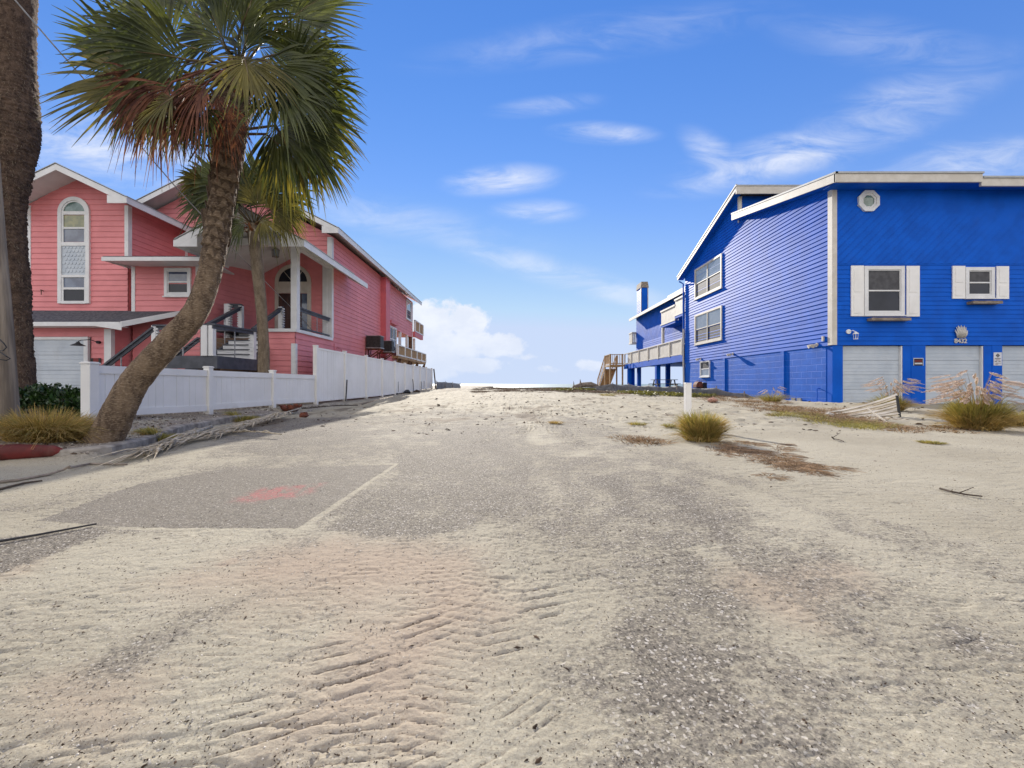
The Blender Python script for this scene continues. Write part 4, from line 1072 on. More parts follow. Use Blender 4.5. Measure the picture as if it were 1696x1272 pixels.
    pr = gable_roof(-8.6, 6.44, -10.62, -6.58, .54, 12.92, 17.02, ret=.70)
    # porch eave carried on past the corner along the side wall
    m = MB(); m.prism([(-7.44, 17.0, 5.81), (-6.58, 17.0, 5.345), (-6.58, 17.0, 5.235), (-7.44, 17.0, 5.70)], (0, 1.6, 0)); m.build('eave', MAT['shingle'], pr)
    m = MB(); m.box(-6.578, -6.54, 17.021, 18.62, 5.13, 5.335); m.prism([(-7.44, 18.6, 5.79), (-6.58, 18.6, 5.325), (-6.58, 18.6, 5.13), (-7.44, 18.6, 5.6)], (0, .035, 0)); m.prism([(-7.44, 17.0, 5.68), (-6.6, 17.0, 5.225), (-6.6, 17.0, 5.20), (-7.44, 17.0, 5.655)], (0, 1.58, 0)); m.build('fascia', MAT['white'], pr)
    # second small eave piece above and left of the porch
    m = MB(); m.prism([(-12.3, 15.6, 6.62), (-10.6, 15.6, 7.50), (-10.6, 15.6, 7.38), (-12.3, 15.6, 6.5)], (0, 1.44, 0)); r3 = m.build('roof', MAT['shingle'], t)
    m = MB(); m.prism([(-12.3, 15.55, 6.6), (-10.6, 15.55, 7.48), (-10.6, 15.55, 7.26), (-11.55, 15.55, 6.78), (-11.55, 15.55, 6.4), (-12.3, 15.55, 6.4)], (0, .045, 0))
    m.box(-12.34, -12.302, 15.55, 17.0, 6.4, 6.6); m.prism([(-12.3, 15.6, 6.49), (-10.6, 15.6, 7.37), (-10.6, 15.6, 7.355), (-12.3, 15.6, 6.475)], (0, 1.42, 0)); m.build('fascia', MAT['white'], r3)
    # flat canopy over the window bay
    m = MB(); m.prism([(-13.44, 13.5, 4.86), (-10.25, 13.5, 4.86), (-10.25, 14.3, 4.93), (-10.9, MY-.1, 4.97), (-13.44, 14.6, 4.97)], (0, 0, .05)); cn = m.build('canopy', MAT['white'], t)
    m = MB(); m.box(-13.46, -10.23, 13.455, 13.5, 4.84, 4.97); m.prism([(-10.25, 13.5, 4.84), (-10.22, 13.5, 4.84), (-10.22, 14.5, 4.9), (-10.25, 14.5, 4.9)], (0, 0, .12)); m.box(-13.47, -13.44, 13.5, 14.48, 4.86, 4.98); m.build('fascia', MAT['white'], cn)
    m = MB(); m.prism([(-13.44, 13.48, 4.972), (-10.25, 13.48, 4.972), (-10.25, 14.4, 5.03), (-13.44, 14.4, 5.03)], (0, 0, .03)); m.build('roofing', MAT['shingle'], cn)
    # skirt roof over the garage
    m = MB()
    m.add([(-18.4, 13.2, 2.80), (-12.55, 13.2, 2.80), (-11.55, 14.29, 3.34), (-18.4, 14.48, 3.40),
           (-18.4, 13.2, 2.70), (-12.55, 13.2, 2.70), (-11.55, 14.29, 3.22), (-18.4, 14.48, 3.28)],
          [(0,1,2,3), (7,6,5,4), (0,4,5,1), (1,5,6,2), (2,6,7,3), (3,7,4,0)])
    sk = m.build('skirt_roof', MAT['shingle'], t)
    m = MB()
    m.box(-18.4, -12.57, 13.15, 13.197, 2.66, 2.79)
    m.prism([(-13.35, 13.14, 2.66), (-12.50, 13.14, 2.52), (-12.50, 13.14, 2.74), (-13.35, 13.14, 2.79)], (0, .006, 0))
    m.add([(-12.55, 13.15, 2.80), (-11.53, 14.27, 3.345), (-11.53, 14.27, 3.19), (-12.55, 13.15, 2.62), (-12.50, 13.14, 2.80), (-11.48, 14.26, 3.345), (-11.48, 14.26, 3.19), (-12.50, 13.14, 2.62)],
          [(4,7,6,5), (0,1,2,3), (0,4,5,1), (3,2,6,7), (0,3,7,4), (1,5,6,2)])
    m.box(-18.3, -12.7, 13.2, 13.6, 2.655, 2.68)
    m.build('fascia', MAT['white'], sk)
    # ---------------- windows
    T = Plane((0, TY), (1, 0), (0, -1)); s = TY/FPX
    tx = lambda px: (px-848)*s
    tz = lambda py: CAMH+(636-py)*s
    # tall arched surround (one casing with arch, sashes, scalloped panel)
    cx = tx(124.7); ri, ro = 20*s, 26*s; zs = tz(353)
    m = MB()
    T.bx(m, cx-ro, cx-ri, tz(503), zs, .0, .075); T.bx(m, cx+ri, cx+ro, tz(503), zs, .0, .075)
    T.bx(m, cx-ri, cx+ri, tz(503.5), tz(499), .0, .072); T.bx(m, cx-ri, cx+ri, tz(408), tz(402), .0, .068); T.bx(m, cx-ri, cx+ri, tz(460), tz(456), .0, .068)
    T.bx(m, cx-ri, cx+ri, tz(356.5), tz(351), .0, .06)
    n = 20
    for k in range(n):
        a0, a1 = math.pi*k/n, math.pi*(k+1)/n
        def q(r, a, d): return T.p(cx+r*math.cos(a), zs+r*math.sin(a), d)
        for (r0, r1, d) in ((ri, ro, .075), (ri-.05, ri-.001, .05)):
            m.add([q(r0,a0,0), q(r1,a0,0), q(r1,a1,0), q(r0,a1,0), q(r0,a0,d), q(r1,a0,d), q(r1,a1,d), q(r0,a1,d)], [(4,5,6,7), (1,2,6,5), (0,4,7,3)])
    aw = m.build('arched_window', MAT['white'], t)
    m = MB(); m.prism([T.p(cx+(ri-.02)*math.cos(math.pi*k/16), zs+(ri-.02)*math.sin(math.pi*k/16), .02) for k in range(17)], (0, -.008, 0)); m.build('pane', MAT['glassgreen'], aw)
    m = MB(); T.bx(m, cx-ri+.06, cx+ri-.06, tz(377), tz(357), .02, .03); m.build('pane', tuple_mat('yellowreflection'), aw)
    m = MB(); T.bx(m, cx-ri+.06, cx+ri-.06, tz(401), tz(380), .02, .028); m.build('pane', MAT['glassblue'], aw)
    m = MB(); T.bx(m, cx-ri+.06, cx+ri-.06, tz(476.5), tz(460), .02, .03); m.build('pane', MAT['glassblue'], aw)
    m = MB(); T.bx(m, cx-ri+.06, cx+ri-.06, tz(499), tz(480), .02, .028); m.build('pane', MAT['glassdark'], aw)
    for (a, b, c0, c1) in ((377, 380, 402, 356.5), (476.5, 480, 499, 460)):
        m = MB(); T.bx(m, cx-ri, cx+ri, tz(b), tz(a), .0, .055)
        for sg in (-1, 1): T.bx(m, cx+sg*(ri-.03)-.03, cx+sg*(ri-.03)+.03, tz(c0), tz(c1), .0, .052)
        m.build('sash', MAT['white'], aw)
    m = MB(); T.bx(m, cx-ri, cx+ri, tz(456), tz(408), .0, .035)
    for r in range(7):
        for c in range(6):
            x = cx-ri+.07+(c+.5*(r % 2))*.128; z = tz(455)+.06+r*.14
            if x > cx+ri-.05: continue
            pts = [T.p(x+.062*math.cos(math.pi+math.pi*k/8), z+.10+.095*math.sin(math.pi+math.pi*k/8), .035) for k in range(9)]
            m.prism(pts, (0, -.012, 0))
    tag(m.build('scalloped_panel', MAT['garage'], aw), 'white panel of scalloped shingles between the windows')
    Bp = Plane((0, BYf), (1, 0), (0, -1)); sb = BYf/FPX
    bxx = lambda px: (px-848)*sb
    bzz = lambda py: CAMH+(636-py)*sb
    window(Bp, t, bxx(279), bxx(313), bzz(486), bzz(449), .10, ('glassblue', 'glassdark'), 'white')
    Sp = Plane((PX, 0), (0, 1), (1, 0))
    window(Sp, t, 29.1, 30.35, 5.5, 6.75, .08, ('skyglass', 'screen'), 'white')
    window(Sp, t, 24.9, 26.4, 2.9, 4.3, .08, ('glassdark', 'glassblue'), 'white', cols=2)
    # garage
    Gp = Plane((0, 13.62), (1, 0), (0, -1))
    gd = garage_door(Gp, t, -16.9, -14.13, .25, 2.26, .05)
    m = MB(); Gp.bx(m, -14.125, -13.99, .25, 2.36, .0, .085); Gp.bx(m, -17.0, -14.12, 2.262, 2.355, .0, .083); m.build('door_frame', MAT['white'], gd)
    # barn lamp by the garage
    m = MB(); p = at(165, 567, 13.6)
    m.tube([p, p+Vector((0, -.08, 0))], .05, 8)
    m.tube([p+Vector((0, -.08, 0)), p+Vector((-.05, -.25, .06)), p+Vector((-.20, -.4, .03)), p+Vector((-.27, -.42, -.02))], .013, 6)
    q = p+Vector((-.27, -.42, -.02)); m.tube([q, q+Vector((0, 0, -.05)), q+Vector((0, 0, -.13))], [.03, .06, .19], 12)
    m.build('barn_lamp', MAT['black'], t)
    # small tap on the tower wall
    m = MB(); p = at(73, 482, TY); m.tube([p, p+Vector((0, -.1, .02)), p+Vector((.06, -.14, -.06)), p+Vector((.06, -.14, -.16))], .014, 6); m.build('wall_bracket', MAT['stick'], t)
    # ---------------- porch: post, beam, door, lantern
    m = MB(); m.box(-7.66, -7.44, 14.2, 14.42, 2.71, 5.62); m.build('porch_post', MAT['white'], t, bevel=.012)
    m = MB(); m.box(-10.3, -7.46, 14.22, 14.42, 5.62, 5.86); m.box(-7.66, -7.46, 14.43, 17.0, 5.58, 5.80); m.build('porch_beam', MAT['white'], t)
    m = MB(); m.prism([(-10.2, 14.43, 5.86), (-7.5, 14.43, 5.86), (-8.6, 14.43, 6.28)], (0, .05, 0)); m.build('gable_panel', MAT['white'], t)
    Dp = Plane((0, MY), (1, 0), (0, -1)); sd_ = MY/FPX
    dx = lambda px: (px-848)*sd_
    dz = lambda py: CAMH+(636-py)*sd_
    cx = dx(486.3); ro = 29.6*sd_; ri = 24*sd_; zs = dz(468); zd = 2.70
    m = MB()
    Dp.bx(m, cx-ro, cx-ri, zd, zs, .0, .08); Dp.bx(m, cx+ri, cx+ro, zd, zs, .0, .08)
    Dp.bx(m, cx-ri, cx+ri, dz(486), dz(467), .0, .05)
    for k in range(n):
        a0, a1 = math.pi*k/n, math.pi*(k+1)/n
        def q(r, a, d): return Dp.p(cx+r*math.cos(a), zs+r*math.sin(a), d)
        m.add([q(ri,a0,0), q(ro,a0,0), q(ro,a1,0), q(ri,a1,0), q(ri,a0,.08), q(ro,a0,.08), q(ro,a1,.08), q(ri,a1,.08)], [(4,5,6,7), (1,2,6,5), (0,4,7,3)])
    for a in (50, 90, 130):
        m.beam(Dp.p(cx, zs, .045), Dp.p(cx+ri*math.cos(R(a)), zs+ri*math.sin(R(a)), .045), .02, .02, (0, 1, 0))
    dr = m.build('door', MAT['cream'], t)
    m = MB(); m.prism([Dp.p(cx+ri*math.cos(math.pi*k/16), zs+ri*math.sin(math.pi*k/16), .024) for k in range(17)], (0, -.008, 0)); m.build('fanlight', MAT['glassdark'], dr)
    for (a, b, pm) in ((cx-ri, cx-.02, 'door'), (cx+.02, cx+ri-.26, 'door')):
        m = MB(); Dp.bx(m, a, b, zd, dz(486.5), .022, .03)
        zz = zd+.15
        for hh in (.55, .9): Dp.bx(m, a+.10, b-.10, zz, zz+hh, .03, .042); zz += hh+.12
        m.build('door_leaf', MAT[pm], dr)
    m = MB(); Dp.bx(m, cx+ri-.25, cx+ri, zd, dz(486.5), .022, .03); m.build('sidelight', MAT['glassblue'], dr)
    m = MB(); m.tube([Dp.p(cx-.06, zd+.95, .04), Dp.p(cx-.06, zd+1.05, .08), Dp.p(cx-.06, zd+1.2, .04)], .014, 6); m.build('handle', MAT['steel'], dr)
    m = MB(); m.box(PX-.35, PX-.16, MY-.06, MY-.022, 2.72, 5.7); m.build('pilaster', MAT['white'], t)
    # hanging porch lantern and ceiling fan hub
    c = at(456.5, 419, 15.6)
    m = MB(); m.tube([c+Vector((0,0,.20)), c+Vector((0,0,.6))], .012, 6); m.tube([c+Vector((0,0,.11)), c+Vector((0,0,.20))], [.17, .05], 4)
    for k in range(4):
        a = k*math.pi/2; m.tube([c+Vector((.14*math.cos(a), .14*math.sin(a), .11)), c+Vector((.12*math.cos(a), .12*math.sin(a), -.14))], .014, 5)
    m.tube([c+Vector((0,0,-.16)), c+Vector((0,0,-.13))], [.14, .14], 4)
    ln = m.build('porch_lantern', MAT['steel'], t)
    m = MB(); m.tube([c+Vector((0,0,-.12)), c+Vector((0,0,.10))], [.10, .115], 4); m.build('lantern_glass', MAT['skyglass'], ln)
    # ---------------- stairs
    m = MB()
    m.box(-10.2, -8.42, 11.7, 13.45, 1.50, 1.60); m.box(-10.2, -8.42, 11.64, 11.70, 1.24, 1.60); m.box(-8.42, -8.36, 11.64, 13.45, 1.24, 1.60)
    st = m.build('stair_landing', MAT['greywood'], t)
    for (x, y) in ((-8.55, 11.85), (-10.05, 11.85), (-8.55, 13.3), (-10.05, 13.3)):
        m = MB(); m.box(x-.07, x+.07, y-.07, y+.07, .1, 1.5); m.build('landing_post', MAT['brownwood'], st)
    ns = 6
    for i in range(ns):
        y = 13.45+i*.27; z = 1.60+(i+1)*.183
        m = MB(); m.box(-9.85+.0, -8.52, y, y+.03, z-.183, z-.035); m.build('riser', MAT['white'], st)
        if i < ns-1:
            m = MB(); m.box(-9.86, -8.51, y-.03, y+.28, z-.033, z); m.build('tread', MAT['greywood'], st)
    for x in (-9.90, -8.47):
        m = MB(); m.prism([(x-.025, 13.45, 1.34), (x-.025, 15.07, 2.44), (x-.025, 15.07, 2.74), (x-.025, 13.45, 1.72)], (.05, 0, 0)); m.build('stringer', MAT['greywood'], st)
    # lower flight going down to the left
    m = MB()
    for i in range(7):
        x = -10.2-i*.25; z = 1.60-(i+1)*.183
        m.box(x-.27, x, 11.75, 13.3, z-.04, z); 
    m.build('tread', MAT['greywood'], st)
    for y in (11.70, 13.34):
        m = MB(); m.prism([(-10.2, y-.025, 1.24), (-11.95, y-.025, .0), (-11.95, y-.025, .34), (-10.2, y-.025, 1.58)], (0, .05, 0)); m.build('stringer', MAT['greywood'], st)
    # newel posts with slatted inner faces, hand rails, cables
    def newel(x, y, z0, z1, w=.13, slat=None):
        m = MB(); m.box(x-w/2, x+w/2, y-w/2, y+w/2, z0, z1)
        if slat:
            k = int((z1-z0)/.09)
            for i in range(k):
                z = z0+.05+i*.09; m.box(x+slat[0]*w/2-.04*(slat[0] == 0)-.001, x+slat[0]*(w/2+.05)+.04*(slat[0] == 0), y-w/2+.01, y+w/2-.01, z, z+.045)
        return m.build('newel', MAT['white'], st)
    newel(-10.17, 11.70, 1.30, 2.46, .12, (1, 0)); newel(-8.70, 11.67, 1.60, 2.46, .17); newel(-8.52, 11.67, 1.60, 2.46, .13)
    newel(-8.46, 13.42, 1.55, 2.50, .13, (-1, 0)); newel(-9.93, 15.05, 2.70, 3.66, .13, (-1, 0)); newel(-8.47, 15.05, 2.40, 3.62, .13, (1, 0))
    newel(-10.32, 14.9, 2.4, 3.7, .16, (1, 0))
    m = MB()
    for (a, b) in (((-10.2, 11.7, 2.46), (-8.5, 11.67, 2.48)), ((-10.17, 11.66, 2.40), (-11.95, 11.66, 1.02)), ((-10.17, 13.34, 2.30), (-11.7, 13.34, 1.12)),
                   ((-8.46, 11.6, 2.49), (-8.42, 13.5, 2.53)), ((-9.93, 13.4, 2.76), (-9.93, 15.1, 3.67)), ((-8.46, 13.42, 2.60), (-8.46, 15.1, 3.63)), ((-10.35, 14.95, 3.70), (-9.9, 15.05, 3.70))):
        m = MB(); m.beam(a, b, .13, .05)
        m.beam(Vector(a)-Vector((0,0,.07)), Vector(b)-Vector((0,0,.07)), .04, .10)
        m.build('handrail', MAT['greywood'], st)
    m = MB(); m.beam((PX-.05, 14.42, 3.50), (PX-.05, 16.95, 3.50), .12, .05); m.beam((PX-.05, 14.42, 3.43), (PX-.05, 16.95, 3.43), .04, .10); m.build('handrail', MAT['greywood'], st)
    m = MB(); m.beam((PX-.05, 14.42, 2.80), (PX-.05, 16.95, 2.80), .06, .06); m.build('bottom_rail', MAT['greywood'], st)
    m = MB()
    for (x, y, z0, z1) in ((-9.35, 11.67, 1.60, 2.42), (-8.44, 12.5, 1.60, 2.46), (-9.93, 14.2, 2.2, 3.1), (-11.1, 11.66, .8, 1.7), (-10.9, 13.34, 1.1, 1.75), (PX-.05, 15.9, 2.8, 3.46)):
        m = MB(); m.tube([(x, y, z0), (x, y, z1)], .018, 6); m.build('baluster', MAT['steel'], st)
    for k in range(5):
        z = 1.74+k*.12; m = MB(); m.tube([(-10.1, 11.67, z), (-8.8, 11.67, z)], .0035, 4); m.build('rail_cable', MAT['steel'], st); m = MB(); m.tube([(-8.44, 11.75, z), (-8.44, 13.36, z)], .0035, 4); m.build('rail_cable', MAT['steel'], st)
        z = 2.90+k*.10; m = MB(); m.tube([(PX-.05, 14.42, z), (PX-.05, 16.95, z)], .0035, 4); m.build('rail_cable', MAT['steel'], st)
    # plain dark brown sheet behind the stairs
    m = MB(); m.box(-10.3, -8.5, 14.3, 14.34, .1, 2.4); m.build('crawl_space', MAT['brownwood'], t)
    # ---------------- rear decks
    m = MB(); m.box(-12, -7.1, 26.75, 33.8, 2.42, 2.56); m.box(-7.5, -7.1, 25.6, 26.75, 2.42, 2.56); dk = m.build('deck', MAT['wood'], t)
    m = MB()
    for (y0, y1) in ((25.65, 27.2), (27.3, 28.9), (29.0, 30.6), (30.7, 32.2), (32.3, 33.75)):
        railing_slats(m, (-7.13, y0, 0), (-7.13, y1, 0), 2.68, 3.2, .12, .012)
    m.build('railing_panel', MAT['wood'], dk)
    m = MB(); m.beam((-7.13, 25.6, 3.24), (-7.13, 33.85, 3.24), .12, .06); m.beam((-7.13, 25.6, 2.62), (-7.13, 33.85, 2.62), .09, .07)
    for y in (25.6, 27.25, 28.95, 30.65, 32.25, 33.8): m.box(-7.20, -7.06, y-.05, y+.05, 2.56, 3.28)
    m.build('railing', MAT['white'], dk)
    for y in (26.2, 28.6, 31.0, 33.4):
        m = MB(); m.beam((-7.55, y, 1.6), (-7.1, y, 2.42), .12, .12); m.box(-7.2, -7.08, y-.05, y+.05, 2.1, 2.42); m.build('deck_brace', MAT['brownwood'], dk)
    for y in (27.6, 29.4, 31.6):
        m = MB(); m.box(-7.62, -7.46, y-.08, y+.08, 2.56, 4.3); m.build('porch_post', MAT['white'], t)
    for (x, y) in ((-7.6, 30.7), (-9.8, 33.4), (-12, 33.4), (-15, 30.7)):
        m = MB(); m.box(x-.12, x+.12, y-.12, y+.12, -1.0, 2.42 if y > 31 else 4.3); m.build('pile', MAT['brownwood'], t)
    m = MB(); m.box(-16, -7.3, ME, 33.7, 4.62, 4.75); m.box(-7.5, -7.3, 30.9, 33.7, 4.4, 4.62); bl = m.build('balcony', MAT['pinkdeep'], t)
    m = MB()
    for (y0, y1) in ((31.0, 32.3), (32.4, 33.65)): railing_slats(m, (-7.33, y0, 0), (-7.33, y1, 0), 4.85, 5.55, .12, .012)
    m.build('railing_panel', MAT['wood'], bl)
    m = MB(); m.beam((-7.33, 30.92, 5.6), (-7.33, 33.75, 5.6), .12, .07); m.beam((-7.33, 30.92, 4.80), (-7.33, 33.75, 4.80), .09, .08)
    for y in (30.97, 32.35, 33.7): m.box(-7.4, -7.26, y-.05, y+.05, 4.75, 5.62)
    m.build('railing', MAT['white'], bl)
    # electrical conduit and box on the side wall
    m = MB(); m.tube([(PX+.05, 17.2, 2.5), (PX+.05, 17.2, 2.2), (PX+.06, 17.5, 2.35), (PX+.06, 17.9, 2.3), (PX+.05, 18.1, 1.6)], .012, 5); m.build('cable_drop', MAT['pinkdeep'], t)
    return t
def tuple_mat(k):
    if k not in MAT: MAT[k] = simple('painted_yellow_reflection', (.24,.24,.11), (.13,.15,.08), rough=.08, spec=.7, nscale=4.5, nd=3)  # yellow reflection put into the colour of the pane
    return MAT[k]
pink_house()

# red and black notice by the pink garage
def sign2():
    c = at(160, 597.5, 13.6)
    t = thing('sign', 'small dark red sign on the pink wall under the barn lamp', 'sign', c)
    m = MB(); m.box(c.x-.165, c.x+.165, 13.575, 13.59, c.z-.085, c.z+.085); m.build('board', MAT['signred'], t)
    m = MB(); m.box(c.x-.165, c.x-.09, 13.571, 13.574, c.z-.085, c.z+.085); m.box(c.x+.09, c.x+.165, 13.571, 13.574, c.z-.085, c.z+.085); m.build('border', MAT['signblack'], t)
    m = MB(); m.box(c.x-.165, c.x+.165, 13.575, 13.59, c.z-.125, c.z-.087); m.build('label_strip', MAT['signwhite'], t)
sign2()

# air conditioners on wall brackets
def ac(x0, x1, y0, y1, z0, z1, label):
    t = thing('air_conditioner', label, 'air conditioner', ((x0+x1)/2, (y0+y1)/2, z0), 'air conditioners on the pink wall')
    m = MB(); m.box(x0, x1, y0, y1, z0+.03, z1)
    k = int((z1-z0-.1)/.055)
    for i in range(k):
        z = z0+.07+i*.055
        m.box(x0+.02, x1-.02, y0-.012, y0-.002, z, z+.022); m.box(x1+.002, x1+.012, y0+.02, y1-.02, z, z+.022)
    m.build('condenser', MAT['darkunit'], t)
    m = MB(); m.box(x0-.01, x1+.03, y0-.03, y1+.02, z1, z1+.03); m.build('housing_lid', MAT['steel'], t)
    m = MB(); m.box(x0-.01, x1+.02, y0-.02, y1+.02, z0-.02, z0+.028); m.build('base_tray', MAT['steel'], t)
    m = MB()
    for y in (y0+.05, y1-.05):
        m.beam((-7.5, y, z0-.05), (x1, y, z0-.05), .05, .05); m.beam((-7.5, y, z0-.62), (x1-.02, y, z0-.07), .05, .05); m.box(-7.5, -7.46, y-.03, y+.03, z0-.7, z0)
    m.beam((-7.4, y0+.05, z0-.05), (-7.4, y1-.05, z0-.05), .04, .04)
    m.build('wall_bracket', MAT['rust'], t)
    m = MB(); m.tube([(x0+.1, y1-.1, z0), (x0+.05, y1-.05, z0-.25), (-7.46, y1, z0-.4)], .02, 6); m.build('pipe', MAT['black'], t)
ac(-7.42, -6.70, 20.9, 21.45, 2.64, 3.24, 'wide dark air conditioner nearer the stairs on its wall bracket')
ac(-7.12, -6.66, 22.75, 23.2, 2.58, 3.18, 'narrow dark air conditioner on bracket beside the pink wall chase')

# teal neighbour far left
def teal_house():
    t = thing('teal_house', 'pale teal house glimpsed between the thick palm trunk and pink house', 'house', (-27, 23, 0))
    m = MB(); m.box(-32, -22.6, 19.52, 27, 0, 8.2)
    siding(m, [(0, .2), (9.4, .2), (9.4, 8.2), (0, 8.2)], (-32, 19.5), (1, 0), (0, -1), .2, .02)
    m.build('wall', MAT['teal'], t)
    m = MB(); m.add([(-32.6,18.9,8.25),(-22.0,18.9,8.25),(-22.0,27.6,8.25),(-32.6,27.6,8.25),(-29,23.2,10),(-25.6,23.2,10)], [(0,1,5,4),(1,2,5),(2,3,4,5),(3,0,4),(3,2,1,0)])
    r = m.build('roof', MAT['shingle'], t)
    m = MB(); m.box(-32.62, -21.98, 18.86, 18.898, 8.05, 8.27); m.box(-21.998, -21.96, 18.9, 27.6, 8.05, 8.27); m.build('fascia', MAT['white'], r)
    m = MB(); m.box(-22.75, -22.57, 19.44, 19.6, .2, 8.05); m.build('corner_trim', MAT['white'], t)
    P = Plane((0, 19.5), (1, 0), (0, -1))
    for (a, z) in ((-30.5, 5.2), (-27.0, 5.2), (-30.5, 1.6), (-27.0, 1.6)): window(P, t, a, a+1.2, z, z+1.5, .1, ('glassblue', 'glassdark'), 'white')
teal_house()
# ================================================================== FENCES
FX = -6.67
def fence_panel(t, y0, y1, ztop, zb0, zb1, rail, name='panel'):
    m = MB(); x0, x1 = FX-.028, FX+.012
    n = max(2, round((y1-y0)/.16)); w = (y1-y0)/n
    rr = random.Random(int(y0*10))
    for i in range(n):
        a, b = y0+i*w+.0025, y0+(i+1)*w-.0025; o = rr.uniform(-.0025, .0025)
        zb = zb0+(zb1-zb0)*(i+.5)/n
        m.box(x0+o, x1+o, a, b, zb+.02, ztop-.02)
    def rl(za, zb, h): m.add([(FX-.05,y0,za),(FX+.032,y0,za),(FX+.032,y1,zb),(FX-.05,y1,zb),(FX-.05,y0,za+h),(FX+.032,y0,za+h),(FX+.032,y1,zb+h),(FX-.05,y1,zb+h)], [(0,3,2,1),(4,5,6,7),(0,1,5,4),(1,2,6,5),(2,3,7,6),(3,0,4,7)])
    rl(ztop-rail, ztop-rail, rail); rl(zb0, zb1, rail*.95)
    return m.build(name, MAT['vinyl'], t)
def fence_post(t, y, z0, z1, w=.13, name='post', x=FX):
    m = MB(); m.box(x-w/2, x+w/2, y-w/2, y+w/2, z0, z1-.035)
    m.box(x-w/2-.012, x+w/2+.012, y-w/2-.012, y+w/2+.012, z1-.035, z1-.012)
    m.prism([(x-w/2, y-w/2, z1-.012), (x+w/2, y-w/2, z1-.012), (x+w/2, y+w/2, z1-.012), (x-w/2, y+w/2, z1-.012)], (0, 0, .012))
    return m.build(name, MAT['vinyl'], t, bevel=.004)
gf = lambda y: gz(FX, y)
t = thing('low_fence', 'low white vinyl fence behind the leaning palm tree', 'fence', (FX, 10, .2))
LY = [6.49, 9.02, 11.44, 13.90]
for i, y in enumerate(LY):
    if i < 3: fence_post(t, y, gf(y)-.1, 1.19 if i else 1.15, .15 if i == 0 else .13)
for a, b in zip(LY[:-1], LY[1:]): fence_panel(t, a+.07, b-.07, 1.10, gf(a)+.07, gf(b)+.05, .13)
t2 = thing('tall_fence', 'tall white vinyl fence running towards the sea beside pink house', 'fence', (FX, 24, .2))
TYs = [13.95, 16.35, 18.75, 21.05, 23.35, 25.55, 27.65, 29.75, 31.9, 34.1]
for i, y in enumerate(TYs): fence_post(t2, y, gf(y)-.2, 2.12, .13)
for a, b in zip(TYs[:-1], TYs[1:]): fence_panel(t2, a+.07, b-.07, 2.05, gf(a)+.05, gf(b)+.05, .07)

# stakes leaning on the fence
def stake(px, pyt, pyb, Y, lean, w, label, mat='steel', name='stake', grp='stakes along the white fence'):
    p = at(px, pyb, Y); q = at(px+lean, pyt, Y); zb = gz(p.x, Y)
    m = MB(); m.tube([Vector((p.x, Y, min(zb, p.z)-.15)), (p+q)/2+Vector((.01, 0, 0)), q], w, 6)
    o = m.build(name, MAT[mat], None, o=(p.x, Y, zb)); tag(o, label, 'stake', grp); return o
stake(482.8, 631, 667, 12.6, 3, .022, 'grey metal stake rising out of the rusty bowl by low fence')
stake(572.2, 629, 661, 16.1, 2.5, .026, 'dark bent metal stake in front of tall fence, nearest the camera', 'darkunit')
stake(659.2, 632, 651, 24.0, 0, .022, 'thin dark stake halfway along the tall white fence', 'darkunit')
stake(685, 628, 646, 27.2, -1.6, .022, 'thin leaning stake before the far panels of tall fence', 'darkunit')
stake(697.5, 632, 646, 29.5, 0, .02, 'short thin stake, one of two close together near far fence end', 'darkunit')
stake(702, 631, 645, 30.4, .3, .02, 'slim pale stake nearest the far end of white fence', 'driftwood')
o = stake(722, 611, 648, 34.6, -3.5, .055, 'tall leaning timber stake just past the end of white fence', 'stick', 'timber_stake')

# ================================================================== SILT FENCES
def silt(path, hts, label, stakes, name='silt_fence', sag=.05):
    t = thing(name, label, 'silt fence', (path[0][0], path[0][1], gz(*path[0])))
    pts = []; P = [Vector((x, y, 0)) for x, y in path]
    for i in range(len(P)-1):
        n = max(4, int((P[i+1]-P[i]).length/.25))
        for k in range(n): pts.append((P[i].lerp(P[i+1], k/n), hts[i]+(hts[i+1]-hts[i])*k/n, math.sin(math.pi*k/n)))
    pts.append((P[-1], hts[-1], 0))
    vs = []; fs = []
    rows = 6
    for i, (p, h, sg) in enumerate(pts):
        zg = gz(p.x, p.y)-.12
        ht = h-sag*sg
        for r in range(rows):
            f = r/(rows-1)
            b = .05*math.sin(f*3.0)*(vn(np.array([p.x*2.+r]), np.array([p.y*2.]), 5)[0]-.5)*2 - .07*f*math.sin(p.y*1.3)*.5
            vs.append((p.x+b, p.y+b*.6, zg+(ht-zg)*f))
    for i in range(len(pts)-1):
        for r in range(rows-1):
            a = i*rows+r; fs.append((a, a+rows, a+rows+1, a+1))
    m = MB(); m.add(vs, fs); o = m.build('fabric', MAT['fabric'], t, smooth=True)
    md = o.modifiers.new('thickness', 'SOLIDIFY'); md.thickness = .006
    for (x, y), h in zip(path, hts):
        m = MB(); m.beam((x+.02, y+.03, gz(x, y)-.3), (x+.02, y+.03, h+.08), .035, .035, (0, 1, 0)); m.build('stake', MAT['driftwood'], t)
    return t
silt([(4.7, 32.0), (7.35, 30.0), (8.0, 28.2), (8.66, 26.0), (9.22, 23.0), (9.95, 20.0), (10.35, 18.3), (10.75, 16.9)], [.50, .84, .80, .72, .72, .62, .40, .15],
     'long sagging grey silt fence in front of the blue house', None, sag=.10)
silt([(-6.15, 33.3), (-6.2, 38.0), (-6.25, 43), (-6.3, 50)], [1.0, 1.0, .95, .85], 'short grey silt fence continuing beyond the white fence end', None, sag=.03)

